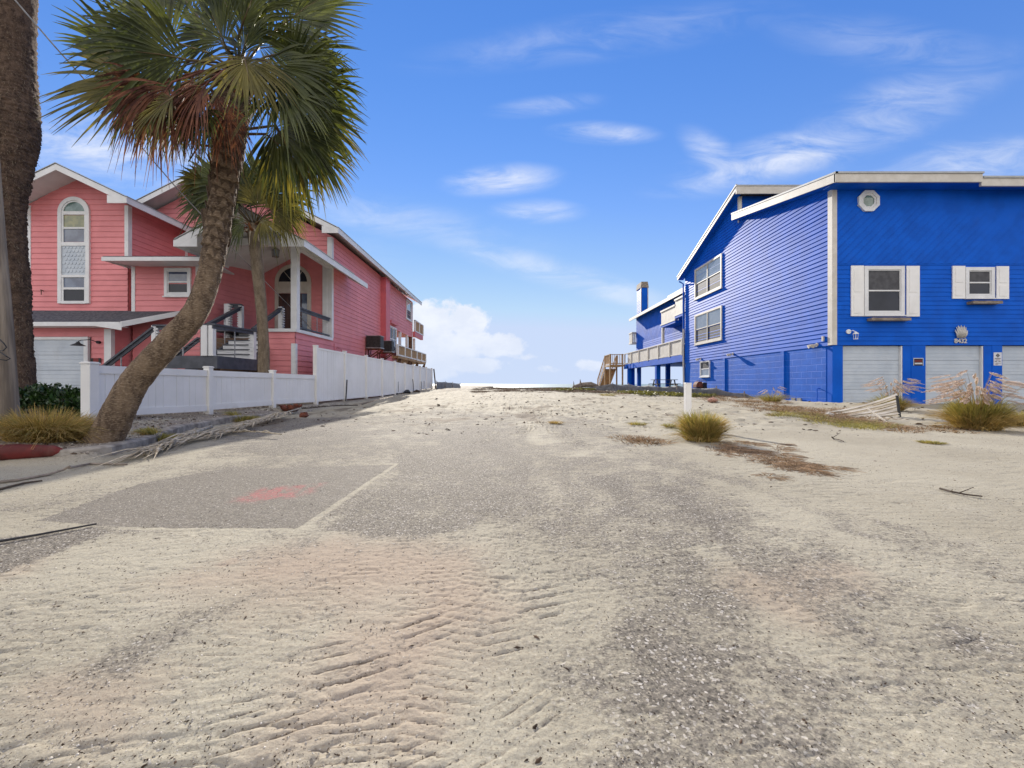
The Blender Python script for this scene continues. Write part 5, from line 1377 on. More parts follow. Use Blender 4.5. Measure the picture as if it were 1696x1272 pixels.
# ================================================================== PALMS
def blade_fan(P, d, s, r, nseg=38, spread=1.75, droop=.25, cup=.12, rng=None, tipfree=.5, wid=1.0, dry=0.0):
    """costapalmate leaf: returns (V, F) arrays of V-folded segments"""
    rng = rng or RNG
    d = np.array(d, float); d /= np.linalg.norm(d)
    s = np.array(s, float); s -= d*s.dot(d); s /= np.linalg.norm(s)
    n = np.cross(d, s)
    T = np.array([0, .18, .36, .54, .70, .85, 1.0])
    V = []; Fq = []
    da = 2*spread/nseg
    for i in range(nseg):
        a = -spread+da*(i+.5)+rng.normal(0, .02+.12*dry)
        e = math.cos(a)*d+math.sin(a)*s; q = -math.sin(a)*d+math.cos(a)*s
        Ln = r*(.62+.38*math.cos(a*.62))*rng.uniform(.88, 1.06)
        base = np.array(P)+d*r*.20*max(0, math.cos(a))
        g = droop*rng.uniform(.5, 1.5); cv = rng.normal(0, .05+.18*dry)
        kink = rng.uniform(0, 1) < .16+.4*dry
        for j, t in enumerate(T):
            gg = g*t**2.6*(1.9 if kink else 1.0)
            p = base+e*Ln*t+n*(cup*Ln*(abs(math.sin(a))*t - .35*t*t)*1.0)+q*cv*Ln*t*t
            p = p+np.array([0, 0, -1])*gg*Ln
            w = Ln*da*wid*(1.15*t/.5 if t < .5 else 1.15*(1.02-t)/.52)*.5
            w = max(w, .0012)
            fold = n*w*(.45+.6*dry)
            V += [p-q*w+fold*.5, p-fold*.5, p+q*w+fold*.5]
        b = len(V)-3*len(T)
        for j in range(len(T)-1):
            o = b+3*j; Fq += [(o, o+1, o+4, o+3), (o+1, o+2, o+5, o+4)]
    return V, Fq
def frond(par, C, hub, d, s, r, mat, name='frond', pet=.016, **kw):
    V, Fq = blade_fan(hub, d, s, r, **kw)
    o = npmesh(name, V, Fq, mat, par)
    m = MB(); C = Vector(C); h = Vector(hub); D = Vector(d).normalized()
    mid = C.lerp(h, .5)+Vector((0, 0, .08*(h-C).length))
    m.tube([C, mid, h, h+D*r*.35, h+D*r*.6-Vector((0,0,.02))], [pet*1.3, pet, pet*.8, pet*.5, pet*.15], 6)
    m.build('petiole', MAT['petiole'] if mat in (MAT['leaf'], MAT['leafyellow']) else MAT['drybrown'], o, smooth=True)
    return o
def trunk(par, pts, rads, mat, boots=0.0, nb=9, pitch=.16, seg=40, nring=220, rough=.03, frombase=.35):
    """tapered trunk along a smooth path; boots = depth of criss-cross leaf bases"""
    P = np.array([tuple(p) for p in pts]); Rr = np.array(rads)
    k = len(P); tt = np.linspace(0, k-1, nring)
    def cr(A):
        A = np.asarray(A, float); out = []
        for t in tt:
            i = min(int(t), k-2); f = t-i
            p0 = A[max(i-1,0)]; p1 = A[i]; p2 = A[i+1]; p3 = A[min(i+2,k-1)]
            out.append(.5*((2*p1)+(-p0+p2)*f+(2*p0-5*p1+4*p2-p3)*f*f+(-p0+3*p1-3*p2+p3)*f**3))
        return np.array(out)
    C = cr(P); Rd = cr(Rr)
    S = np.concatenate([[0], np.cumsum(np.linalg.norm(np.diff(C, axis=0), axis=1))])
    T = np.gradient(C, axis=0); T /= np.linalg.norm(T, axis=1)[:, None]
    ref = np.array([1., 0, 0]); ref = ref-T*(T@ref)[:, None]; ref /= np.linalg.norm(ref, axis=1)[:, None]
    B = np.cross(T, ref)
    th = np.linspace(0, 2*np.pi, seg, endpoint=False)
    TH, SS = np.meshgrid(th, S); 
    f = SS/S[-1]
    bo = np.zeros_like(TH)
    if boots > 0:
        u = TH/(2*np.pi)*nb; v = SS/pitch+TH/(2*np.pi)*1+.7*(vn(np.cos(TH)*2+9, np.sin(TH)*2+SS*5, 31)-.5)
        row = np.floor(v); uo = u+.5*(row % 2)
        fu = np.abs((uo % 1)-.5)*2; fv = v % 1
        scale_ = sst(0, .22, (1-fu)-(fv-.35)*.9)*(1-.75*fv)
        u2 = u+.5*((row+1) % 2); fu2 = np.abs((u2 % 1)-.5)*2
        rnd = _T[(np.floor(uo).astype(int) % nb)*7 & 255, row.astype(int) & 255]
        bo = boots*(scale_*(.5+.9*rnd)-.3)*np.clip((f-frombase)/.15, .12, 1)
    nz_ = (fbm(TH/(2*np.pi)*nb*1.0+100, SS*7, 21, 4)-.5)*rough*2+(vn(TH*6, SS*30, 23)-.5)*rough
    RR = Rd[:, None]*(1+nz_)+bo
    V = C[:, None, :]+RR[..., None]*(np.cos(TH)[..., None]*ref[:, None, :]+np.sin(TH)[..., None]*B[:, None, :])
    idx = np.arange(nring*seg).reshape(nring, seg)
    F4 = np.stack([idx[:-1], np.roll(idx[:-1], -1, 1), np.roll(idx[1:], -1, 1), idx[1:]], -1).reshape(-1, 4)
    o = npmesh('trunk', V.reshape(-1, 3), F4, mat, par, smooth=True)
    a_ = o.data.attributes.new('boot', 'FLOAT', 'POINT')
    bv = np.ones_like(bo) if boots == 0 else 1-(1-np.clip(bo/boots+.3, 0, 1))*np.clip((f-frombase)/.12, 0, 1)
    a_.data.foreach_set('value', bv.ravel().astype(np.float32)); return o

def main_palm():
    Y = 4.8
    base = at(180, 716, Y)
    t = thing('palm_tree', 'leaning palm tree with fan leaves and brown dead fronds over white fence', 'palm tree', base)
    s = Y/FPX
    path = [(170,735,30),(184,708,27.5),(222,634,24),(274,574,22.5),(323,518,21),(346,458,19.5),(358,395,20),(369,330,20),(375,285,22),(379,235,26),(388,170,24),(396,105,17)]
    pts = [at(x, y, Y+.03*i*.5) for i, (x, y, r) in enumerate(path)]
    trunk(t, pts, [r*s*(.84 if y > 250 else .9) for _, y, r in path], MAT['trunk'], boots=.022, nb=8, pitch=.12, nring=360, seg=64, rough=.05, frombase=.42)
    # old split leaf bases near the crown
    rr = random.Random(4)
    for i in range(88):
        f = rr.uniform(0, 1)**.8; y = 135+f*270; xc = np.interp(y, [105,170,235,285,330,395], [396,388,379,375,369,358]); rad = np.interp(y, [105,170,235,285,330,395], [17,24,26,22,20,20])
        a = rr.uniform(0, 2*math.pi); c = at(xc, y, Y+.15)
        o = Vector((math.cos(a), math.sin(a), 0)); p = c+o*rad*s*.85
        ln = rr.uniform(.10, .24); up = rr.uniform(.5, 1.1) if y < 240 else rr.uniform(.9, 1.5)
        q = p+(o*(.55 if y < 215 else .22)+Vector((0, 0, up)))*ln*.75; sd2 = o.cross(Vector((0,0,1)))
        w = rr.uniform(.028, .055)
        m = MB(); m.add([p-sd2*w-o*.02, p+sd2*w-o*.02, q+sd2*w*.45, q-sd2*w*.45, p-sd2*w+o*.012, p+sd2*w+o*.012, q+sd2*w*.4+o*.012, q-sd2*w*.4+o*.012],
              [(4,5,6,7),(3,2,1,0),(0,1,5,4),(1,2,6,5),(2,3,7,6),(3,0,4,7)])
        m.build('leaf_base', MAT['orangeboot'] if y < 225 and rr.random() < .6 else MAT['trunk'], t)
    C = at(396, 120, Y+.15)
    G, Yl, Dd = MAT['leaf'], MAT['leafyellow'], MAT['drybrown']
    # hub x, hub y, depth offset, blade direction in the photo plane (deg, 0 = right, 90 = up), radius px, material, droop, facing twist
    lst = [
     (262,140, .10, 176, 165, Yl, .10, .3), (255,110, .35, 168, 160, G, .12, .5), (290,70, -.1, 155, 150, G, .14, .2), (330,30, .3, 128, 150, G, .1, .4),
     (375,10, -.2, 100, 150, G, .1, .2), (430,5, .3, 70, 150, G, .1, .4), (470,40, -.1, 42, 135, G, .12, .2), (480,85, .25, 12, 108, G, .15, .3), (478,112, -.3, -8, 92, G, .2, .4),
     (492,165, .0, -20, 108, G, .22, .15), (505,190, .3, -32, 95, Yl, .2, .3), (486,205, -.2, -52, 95, G, .25, .2), (470,230, .1, -68, 100, Yl, .25, .2), (455,205, -.35, -60, 95, G, .28, .3),
     (322,175, -.6, -125, 66, G, .25, .3), (290,160, -.75, -138, 66, Yl, .25, .4), (345,180, -.7, -105, 60, G, .25, .4), (255,160, -.3, -158, 72, G, .25, .4),
     (405,95, -.75, -70, 80, Yl, .35, .5), (440,100, -.6, -35, 100, G, .25, .3), (375,80, -.6, 110, 85, G, .2, .5), (400,95, -.5, 75, 90, G, .2, .5),
     (395,60, -.5, 60, 110, G, .2, .3), (360,70, .8, 150, 120, G, .2, .2), (430,80, .9, 30, 120, G, .2, .3), (400,40, .8, 95, 130, G, .15, .1),
     (300,110, .8, -170, 110, G, .3, .3), (480,150, .8, -15, 105, G, .3, .3), (385,130, .9, -100, 70, G, .3, .3), (340,130, .85, -140, 80, Yl, .3, .2),
     (462,150, -.5, -48, 95, G, .3, .4), (318,100, -.55, 178, 120, G, .22, .35),
     (520,130, .5, -5, 80, G, .2, .5), (290,175, .45, -125, 70, Yl, .25, .4), (505,235, .4, -50, 85, Yl, .25, .3)]
    rg = np.random.default_rng(5)
    for (hx, hy, dy, ang, rpx, mt, dr, tw) in lst:
        hub = at(hx, hy, Y+.15+dy); a = R(ang); d = Vector((math.cos(a), .25*dy+rg.normal(0, .12), math.sin(a)))
        sv = Vector((-math.sin(a), tw*rg.choice([-1, 1]), math.cos(a)))
        frond(t, C, hub, d, sv, rpx*s, mt, nseg=40, spread=rg.uniform(1.25, 1.7), droop=dr, cup=.14, rng=rg, pet=.013, wid=.74)
    dead = [(262,150,.3,-150,75), (285,150,.0,-118,85), (320,140,.5,-105,85), (345,150,-.1,-120,78), (300,175,.9,-130,85), (360,165,.6,-95,70), (235,165,.9,-140,60), (375,190,.2,-80,60)]
    for (hx, hy, dy, ang, rpx) in dead:
        hub = at(hx, hy-14, Y-.55+dy*.6); a = R(ang); d = Vector((math.cos(a), -.1, math.sin(a)))
        sv = Vector((-math.sin(a), rg.uniform(-.5, .5), math.cos(a)))
        frond(t, C, hub, d, sv, rpx*s*.95, Dd, name='dead_frond', nseg=34, spread=1.15, droop=.45, cup=.3, rng=rg, pet=.012, dry=.45, wid=.8)
    for (x0, y0, x1, y1, x2, y2) in ((372,245,330,240,312,268), (402,215,455,208,470,236), (400,222,440,222,462,240)):
        m = MB(); m.tube([at(x0,y0,Y-.1), at(x1,y1,Y-.25), at(x2,y2,Y-.3)], [.016,.012,.006], 6); m.build('bare_stalk', MAT['trunk'], t, smooth=True)
    return t
main_palm()

def small_palm():
    Y = 11.95; s = Y/FPX
    base = at(437, 662, Y); base.z = gz(base.x, Y)
    t = thing('palm_tree', 'slim upright young palm tree in front of the porch stairs', 'palm tree', base)
    path = [(437,672,9.5),(437,612,8.8),(436,560,8),(432,500,8.2),(427,450,8.8),(423,412,8.6),(421,388,10),(421,372,9)]
    trunk(t, [at(x, y, Y) for x, y, r in path], [r*s for *_, r in path], MAT['trunksmall'], boots=.004, nb=7, pitch=.12, nring=180, seg=28, rough=.05, frombase=.1)
    rr = random.Random(9); C = at(421, 376, Y)
    for i in range(22):
        a = rr.uniform(0, 2*math.pi); o = Vector((math.cos(a), math.sin(a), 0)); p = C+o*.13+Vector((0,0,rr.uniform(-.25, .05)))
        q = p+o*rr.uniform(.15,.32)+Vector((0,0,rr.uniform(-.05,.25))); sd2 = o.cross(Vector((0,0,1)))*rr.uniform(.03,.06)
        m = MB(); m.prism([p-sd2, p+sd2, q+sd2*.4, q-sd2*.4], (0, 0, .02)); m.build('leaf_base', MAT['orangeboot'], t)
    for (dx_, dz_) in ((-.35,-.45), (.28,-.5), (.0,-.6)):
        m = MB(); m.tube([C+Vector((dx_*.2, -.12, -.1)), C+Vector((dx_*.8, -.2, -.25)), C+Vector((dx_, -.22, dz_))], [.03,.02,.006], 5); m.build('hanging_fibre', MAT['thatch'], t)
    rg = np.random.default_rng(8)
    G, Yl = MAT['leaf'], MAT['leafyellow']
    for (hx, hy, dy, ang, rpx, mt, dr) in [
        (398,345,.2,150,75,G,.2), (385,320,-.1,140,80,G,.2), (372,300,.3,165,70,G,.25), (410,325,-.3,110,70,G,.2), (428,320,.2,85,75,G,.15), (448,330,-.2,55,72,G,.2),
        (460,338,.1,20,42,Yl,.5), (462,348,-.3,-25,42,Yl,.7), (440,350,.5,30,60,G,.3), (395,360,-.4,175,60,G,.3), (360,330,.1,178,62,G,.3), (405,350,.5,120,70,G,.2),
        (425,345,-.5,80,55,Yl,.3), (448,352,-.5,10,52,Yl,.5), (415,340,.6,95,80,G,.2), (350,310,.5,160,60,G,.3), (430,365,-.4,-20,40,Yl,.6), (408,368,-.45,200,45,G,.5), (436,340,-.1,70,70,Yl,.2), (340,305,0,170,45,Yl,.3)]:
        hub = at(hx, hy, Y+dy); a = R(ang); d = Vector((math.cos(a), .3*dy, math.sin(a)))
        sv = Vector((-math.sin(a), rg.uniform(-.8,.8), math.cos(a)))
        frond(t, C, hub, d, sv, rpx*s, mt, nseg=30, spread=1.4, droop=dr, cup=.15, rng=rg, pet=.014, wid=.8)
small_palm()

def thick_palm():
    Y = 8.0; s = Y/FPX
    base = at(33, 668, Y); base.z = gz(base.x, Y)
    t = thing('palm_tree', 'thick dark shaggy palm trunk at the left edge by hedge', 'palm tree', base)
    path = [(34,690,23),(33,648,20),(31,600,19.5),(27,540,19),(23,470,20),(17,400,20),(15,350,21),(18,300,24),(22,250,29),(25,200,31),(26,150,27),(24,90,26),(24,20,27),(24,-60,28),(24,-120,24)]
    trunk(t, [at(x, y, Y) for x, y, r in path], [r*s*.92 for *_, r in path], MAT['trunkdark'], boots=.02, nb=12, pitch=.075, nring=420, seg=56, rough=.08, frombase=.05)
    rg = np.random.default_rng(2); C = at(24, -110, Y)
    V = []; Fq = []
    for k in range(2600):     # loose fibres hanging on the trunk
        y = rg.uniform(60, 640); xc = np.interp(y, [90,150,200,250,300,350,400,470,540,600,648], [24,26,25,22,18,15,17,23,27,31,33]); rad = np.interp(y, [90,150,200,250,300,350,400,470,540,600,648], [26,27,31,29,24,21,20,20,19,19.5,20])
        a = rg.uniform(0, 2*np.pi); c = np.array(at(xc, y, Y)); o = np.array([math.cos(a), math.sin(a), 0])
        p = c+o*rad*s*.98; ln = rg.uniform(.03, .10); w = .004; q = p+o*ln*.22+np.array([rg.normal(0,.3)*ln, rg.normal(0,.3)*ln, -ln*rg.uniform(.2,1)])
        tn = np.array([-o[1], o[0], 0])*w
        V += [p-tn, p+tn, q+tn*.3, q-tn*.3]; b = len(V)-4; Fq.append((b,b+1,b+2,b+3))
    npmesh('fibre', V, Fq, MAT['trunksmall'], t)
    # feather fronds, arching out above the picture
    for k in range(22):
        a = 2*math.pi*k/22+rg.uniform(-.1,.1); el = rg.uniform(.35, 1.2); Lr = rg.uniform(2.6, 3.2)
        o = np.array([math.cos(a), math.sin(a), 0]); c = np.array(C)+np.array([0,0,.2])
        pts = []
        for i in range(12):
            f = i/11; pts.append(c+o*Lr*f*math.cos(el)+np.array([0,0,1])*(Lr*f*math.sin(el)-1.0*f*f*math.cos(el)))
        V = []; Fq = []
        sdv = np.array([-o[1], o[0], 0])
        for i in range(150):
            f = .12+.88*i/150; x = f*11; j = min(int(x), 10); p = pts[j]*(1-(x-j))+pts[j+1]*(x-j); tg = pts[j+1]-pts[j]; tg = tg/np.linalg.norm(tg)
            ll = .45*math.sin(math.pi*min(1,f*.9+.1))**.6+.05
            sg = 1 if i % 2 else -1
            e = sdv*sg*.75+tg*.6+np.array([0,0,.22]); q = p+e*ll*.5; r_ = p+e*ll+np.array([0,0,-.10*ll/.45]); wv = tg*.011
            V += [p-wv, p+wv, q+wv, q-wv, r_]; b = len(V)-5; Fq += [(b,b+1,b+2,b+3),(b+3,b+2,b+4,b+4)]
        fo = npmesh('frond', V, [f for f in Fq if len(set(f)) == 4], MAT['leaf'], t)
        m = MB(); m.tube(pts, [.03*(1-i/12)+.004 for i in range(12)], 6); m.build('petiole', MAT['petiole'], fo)
thick_palm()

# utility pole and wires
def pole():
    Y = 5.0
    b = at(8, 738, Y)
    t = thing('utility_pole', 'weathered leaning wooden utility pole cut by the left edge', 'utility pole', (b.x, Y, gz(b.x, Y)))
    r = .15; s = Y/FPX
    pts = [(25-r/s, 745), (25-r/s-2, 690), (13-r/s, 540), (1-r/s, 400), (-14-r/s, 200), (-30-r/s, -20), (-50-r/s, -300)]
    m = MB(); P = [at(x, y, Y) for x, y in pts]; P[0].z = -.2
    m.tube(P, [r, r, r*.97, r*.95, r*.92, r*.88, r*.82], 20); m.build('shaft', MAT['pole'], t, smooth=True)
    m = MB(); m.tube([at(-3, 560, Y-.16), at(6, 568, Y-.17), at(11, 575, Y-.16), at(5, 581, Y-.18), at(-4, 580, Y-.17), at(10, 590, Y-.18), at(17, 594, Y-.15), at(10, 597, Y-.17), at(-2, 595, Y-.16)], .007, 5)
    m.build('wire_loop', MAT['black'], t)
pole()
def wire():
    A = at(-60, -95, 5.4); B = at(520, 549, 16.6)
    pts = []
    # straight pull from the pole head down to the porch, with a little sag
    for (px, py, Y) in ((-60,-95,5.3), (12,-15,5.6), (90,76,6.0), (170,165,6.6), (250,262,7.5), (300,320,8.4), (340,362,9.4), (379,405,10.6), (430,457,12.4), (470,497,14.1), (497,524,15.4), (516,546,16.8)):
        pts.append(at(px, py, Y))
    m = MB(); m.tube(pts, .011, 5); o = m.build('service_cable', MAT['steel'], None, o=pts[-1])
    tag(o, 'thin overhead cable running from the pole down to the pink porch', 'cable')
wire()
# ================================================================== PLANTS
def blades(n, cx, cy, rad, h, lean=(0,0), spread=.6, droop=.5, w=.006, rng=None, hvar=.35, zoff=0.0, flat=0.0):
    rng = rng or RNG
    V = np.zeros((n, 15, 3), np.float32)
    a = rng.uniform(0, 2*np.pi, n); rr = rad*np.sqrt(rng.uniform(0, 1, n))
    bx = cx+rr*np.cos(a); by = cy+rr*np.sin(a); bz = base_h(bx, by)+zoff
    od = a+rng.normal(0, .5, n)
    out = spread*(.25+.75*rr/max(rad, 1e-6))*rng.uniform(.5, 1.4, n)
    dx = np.cos(od)*out+lean[0]+rng.normal(0, .06, n); dy = np.sin(od)*out+lean[1]+rng.normal(0, .06, n)
    hh = h*rng.uniform(1-hvar, 1.0, n)
    T = np.array([0, .3, .58, .82, 1.0])
    pa = rng.uniform(0, 2*np.pi, n); px, py = np.cos(pa), np.sin(pa)
    for j, t in enumerate(T):
        x = bx+dx*hh*(t+droop*t*t*.6); y = by+dy*hh*(t+droop*t*t*.6)
        z = bz+hh*((1-flat)*t-droop*t**2.4*.55*np.minimum(1.4, np.hypot(dx, dy)*1.6))
        z = np.maximum(z, bz-.02+.01*t)
        ww = w*(1-t)**.6*.5+.0006
        V[:, j*3+0] = np.stack([x-px*ww, y-py*ww, z], -1); V[:, j*3+1] = np.stack([x, y, z+ww*.6], -1); V[:, j*3+2] = np.stack([x+px*ww, y+py*ww, z], -1)
    k = (np.arange(n)*15)[:, None, None]
    q = []
    for j in range(4):
        o = 3*j; q += [(o, o+1, o+4, o+3), (o+1, o+2, o+5, o+4)]
    Fq = (k+np.array(q)[None]).reshape(-1, 4)
    return V.reshape(-1, 3), Fq
def joinV(parts):
    V = []; Fq = []; o = 0
    for v, f in parts: V.append(v); Fq.append(np.asarray(f)+o); o += len(v)
    return np.concatenate(V), np.concatenate(Fq)
def grass(name, label, cx, cy, layers, plumes=0, ph=1.0, group=None, cat='grass clump', pl_spread=.8):
    """layers: list of (material, [blade args...])"""
    z = gz(cx, cy); t = thing(name, label, cat, (cx, cy, z), group)
    for mt, pr in layers:
        V, Fq = joinV([blades(rng=np.random.default_rng(abs(hash((round(cx,2), i, mt))) % 9999 if False else int(abs(cx*100)+i*17+abs(cy)*10)), **p) for i, p in enumerate(pr)])
        npmesh('blades', V, Fq, MAT[mt], t)
    if plumes:
        rg = np.random.default_rng(int(abs(cx)*50)); V = []; Fq = []; m = MB()
        for k in range(plumes):
            a = rg.uniform(0, 2*np.pi); o = np.array([math.cos(a), math.sin(a), 0])*rg.uniform(.1, 1)**.6*pl_spread; hh = ph*rg.uniform(.65, 1.05)*(1.05-.35*np.linalg.norm(o)/pl_spread)
            b = np.array([cx, cy, z])+o*.12; mid = b+o*hh*.42+np.array([0,0,hh*.62]); tip = b+o*hh*.85+np.array([0,0,hh*.86]); end = tip+(tip-mid)*.12+o*.16-np.array([0,0,.05])
            m.tube([b, mid, tip], [.004, .003, .002], 4, cap=False)
            ax = end-tip; ln = np.linalg.norm(ax); ax = ax/ln; ln = rg.uniform(.22, .34)
            for i in range(120):
                f = rg.uniform(0, 1); p = tip+ax*ln*(f-.15); e = rg.normal(0, 1, 3); e -= ax*e.dot(ax); e = e/np.linalg.norm(e)*.028*math.sin(math.pi*min(.97, f+.08))**.6+ax*.035
                sd3 = np.cross(e, ax); sd3 = sd3/(np.linalg.norm(sd3)+1e-9)*.0035
                V += [p-sd3, p+sd3, p+e+sd3*.4, p+e-sd3*.4]; c = len(V)-4; Fq.append((c,c+1,c+2,c+3))
        npmesh('plume', V, Fq, MAT['plume'], t); m.build('plume_stem', MAT['goldgrass'], t)
    return t
D = dict
# round clump by the white post
c = gp(1160, 726, .03)
grass('grass_clump', 'round olive green grass clump at the foot of the square white post', c.x, c.y, [
    ('greengrass', [D(n=1200, cx=c.x, cy=c.y, rad=.14, h=.50, spread=.33, droop=.75, w=.007, hvar=.5), D(n=500, cx=c.x, cy=c.y, rad=.18, h=.36, spread=.55, droop=.9, w=.006)]),
    ('goldgrass', [D(n=1500, cx=c.x+.03, cy=c.y, rad=.17, h=.46, spread=.42, droop=.9, w=.006), D(n=400, cx=c.x+.02, cy=c.y, rad=.22, h=.26, spread=.8, droop=1.2, w=.005)])])
# fallen dry grass trailing from it, in front to the right
V = []
parts = []
rg = np.random.default_rng(33)
for k in range(60):
    f = rg.uniform(0, 1); px = 1190+f*165+rg.normal(0, 10); py = 738+f*33+rg.normal(0, 6+4*math.sin(f*3.1)); p = gp(px, py, .02)
    parts.append(blades(46, p.x, p.y, .10, .24, lean=(.35, -.25), spread=.9, droop=1.1, w=.006, rng=rg, flat=.8))
V, Fq = joinV(parts); o = npmesh('dry_grass', V, Fq, MAT['deadgrass']); tag(o, 'flattened brown dry grass trailing from the round clump', 'dry grass', kind='stuff')
# golden clump bottom left
c = gp(92, 765, .13)
cx, cy = -5.3, 4.7
grass('grass_clump', 'windswept golden grass clump beside the utility pole and red tube', cx, cy, [
    ('goldgrass', [D(n=1900, cx=cx, cy=cy, rad=.30, h=.44, lean=(.16, -.06), spread=.5, droop=1.15, w=.006), D(n=700, cx=cx, cy=cy, rad=.32, h=.3, spread=.8, droop=1.3, w=.005)]),
    ('greengrass', [D(n=600, cx=cx, cy=cy, rad=.28, h=.44, lean=(.15, -.05), spread=.6, droop=1.0, w=.006)])])
# fountain grasses before the blue house
c = gp(1618, 706, .05); gx1, gy1 = c.x, c.y
grass('fountain_grass', 'large fountain grass with many pinkish plumes before the middle garage door', gx1, gy1, [
    ('greengrass', [D(n=1400, cx=gx1, cy=gy1, rad=.22, h=.66, spread=.36, droop=.7, w=.008)]),
    ('goldgrass', [D(n=1200, cx=gx1, cy=gy1, rad=.26, h=.58, spread=.6, droop=1.0, w=.007), D(n=300, cx=gx1, cy=gy1, rad=.3, h=.3, spread=1.2, droop=1.2, w=.006)])], plumes=90, ph=1.22, pl_spread=.68)
gx2, gy2 = at(1475, 690, 11.2).x, 11.2
grass('fountain_grass', 'fountain grass with pinkish plumes rising behind the bent white panels', gx2, gy2, [
    ('greengrass', [D(n=700, cx=gx2, cy=gy2, rad=.2, h=.55, spread=.5, droop=.8, w=.007)]),
    ('goldgrass', [D(n=600, cx=gx2, cy=gy2, rad=.25, h=.5, spread=.8, droop=1.0, w=.006)])], plumes=46, ph=1.18, pl_spread=.6)
gx3, gy3 = at(1694, 705, 7.9).x, 7.9
grass('grass_clump', 'dark olive grass clump at the right edge beside the fountain grass', gx3, gy3, [
    ('greengrass', [D(n=1200, cx=gx3, cy=gy3, rad=.22, h=.40, spread=.7, droop=.9, w=.007)]), ('goldgrass', [D(n=500, cx=gx3, cy=gy3, rad=.34, h=.42, spread=1.0, droop=1.0, w=.006)])])
def tuft(px, py, Y, h, label, n=260, mt='greengrass', plumes=0, rad=.12, ph=.6, cat='grass tuft'):
    p = at(px, py, Y); grass('grass_tuft', label, p.x, Y, [(mt, [D(n=n, cx=p.x, cy=Y, rad=rad, h=h, spread=.8, droop=.9, w=.006)]), ('goldgrass', [D(n=n//2, cx=p.x, cy=Y, rad=rad*1.2, h=h*.8, spread=1.0, droop=1.0, w=.005)])], plumes, ph, cat=cat, pl_spread=.4)
tuft(1278, 665, 15.6, .55, 'green grass tuft with a few pale plumes against the blue block wall', 500, plumes=9, rad=.25, ph=.9)
tuft(263, 728, 5.75, .16, 'brown green grass tuft growing at the kerb end near the palm', 500, rad=.16)
tuft(402, 697, 8.9, .18, 'yellowish grass tuft on the kerb behind the dry palm fronds', 500, rad=.22)
tuft(1056, 702, 8.0, .10, 'sparse little green tuft on the sand, left of the tiny dark one', 160, rad=.14)
tuft(1109, 707, 7.6, .12, 'tiny dark green tuft on the sand just left of the square post', 160, rad=.07)
tuft(1543, 736, 5.5, .05, 'small flat bright green weed patch on the sand before fountain grass', 260, rad=.11)
tuft(920, 702, 8.2, .09, 'small golden weed tuft beside the wheel tracks in mid lot', 150, 'goldgrass', rad=.10)
tuft(1007, 660, 22., .22, 'small green vine patch near the far silt fence', 300, rad=.35)

# hedge at the foot of the thick palm
def shrub(cx, cy, rx, ry, h, n, label, seed, name='hedge_shrub', group=None):
    rg = np.random.default_rng(seed); z = gz(cx, cy)
    t = thing(name, label, 'shrub', (cx, cy, z), group)
    V = []; Fq = []
    th = rg.uniform(0, 2*np.pi, n); ph = np.arccos(rg.uniform(0, 1, n)); rr = rg.uniform(.45, 1, n)**.5
    P = np.stack([cx+rx*rr*np.cos(th)*np.sin(ph), cy+ry*rr*np.sin(th)*np.sin(ph), z+h*rr*np.cos(ph)], -1)
    P += rg.normal(0, .03, P.shape)+(fbm(P[:,0]*5, P[:,2]*5+P[:,1]*3, 5, 2)-.5)[:,None]*.25
    P[:,2] = np.maximum(P[:,2], z+.02)
    d = rg.normal(0, 1, (n,3)); d[:,2] = np.abs(d[:,2])+.3; d /= np.linalg.norm(d, axis=1)[:,None]
    s_ = np.cross(d, rg.normal(0,1,(n,3))); s_ /= np.linalg.norm(s_, axis=1)[:,None]
    ln = rg.uniform(.06, .11, n)[:,None]; w = ln*.24
    V = np.stack([P, P+d*ln*.5-s_*w, P+d*ln, P+d*ln*.5+s_*w], 1).reshape(-1,3)
    Fq = np.arange(4*n).reshape(-1,4)
    npmesh('foliage', V, Fq, MAT['hedge'], t)
    m = MB()
    for k in range(16):
        a = rg.uniform(0, 6.28); r0 = rg.uniform(.1,.8); m.tube([(cx+rx*r0*.4*math.cos(a), cy+ry*r0*.4*math.sin(a), z-.05), (cx+rx*r0*math.cos(a), cy+ry*r0*math.sin(a), z+h*.75)], [.012,.005], 5)
    m.build('stem', MAT['stick'], t)
G = 'low dark green shrubs by the garage'
shrub(-8.55, 7.5, .48, .42, .50, 2600, 'dark green shrub right at the foot of the thick trunk', 1, group=G)
shrub(-7.85, 7.45, .45, .40, .42, 2400, 'dark green shrub in the middle of the low row', 2, group=G)
shrub(-7.2, 7.3, .36, .35, .36, 1800, 'dark green shrub touching the end post of low white fence', 3, group=G)
# brown mulch mound behind
m = MB()
o_ = []
rgm = np.random.default_rng(6)
vs = []; fs = []
for i in range(9):
    for j in range(24):
        r_ = i/8*1.0; a = j/24*2*math.pi; vs.append((-9.1+r_*1.15*math.cos(a), 8.35+r_*.7*math.sin(a), gz(-9.1, 8.35)-.05+.42*(1-r_**1.6)+rgm.normal(0, .015)))
for i in range(8):
    for j in range(24): fs.append((i*24+j, i*24+(j+1) % 24, (i+1)*24+(j+1) % 24, (i+1)*24+j))
m.add(vs, fs); o = m.build('mulch_mound', MAT['brownwood'], None, smooth=True, o=(-9.1, 8.35, .3)); tag(o, 'heap of brown root fibre around the thick palm base', 'mound')

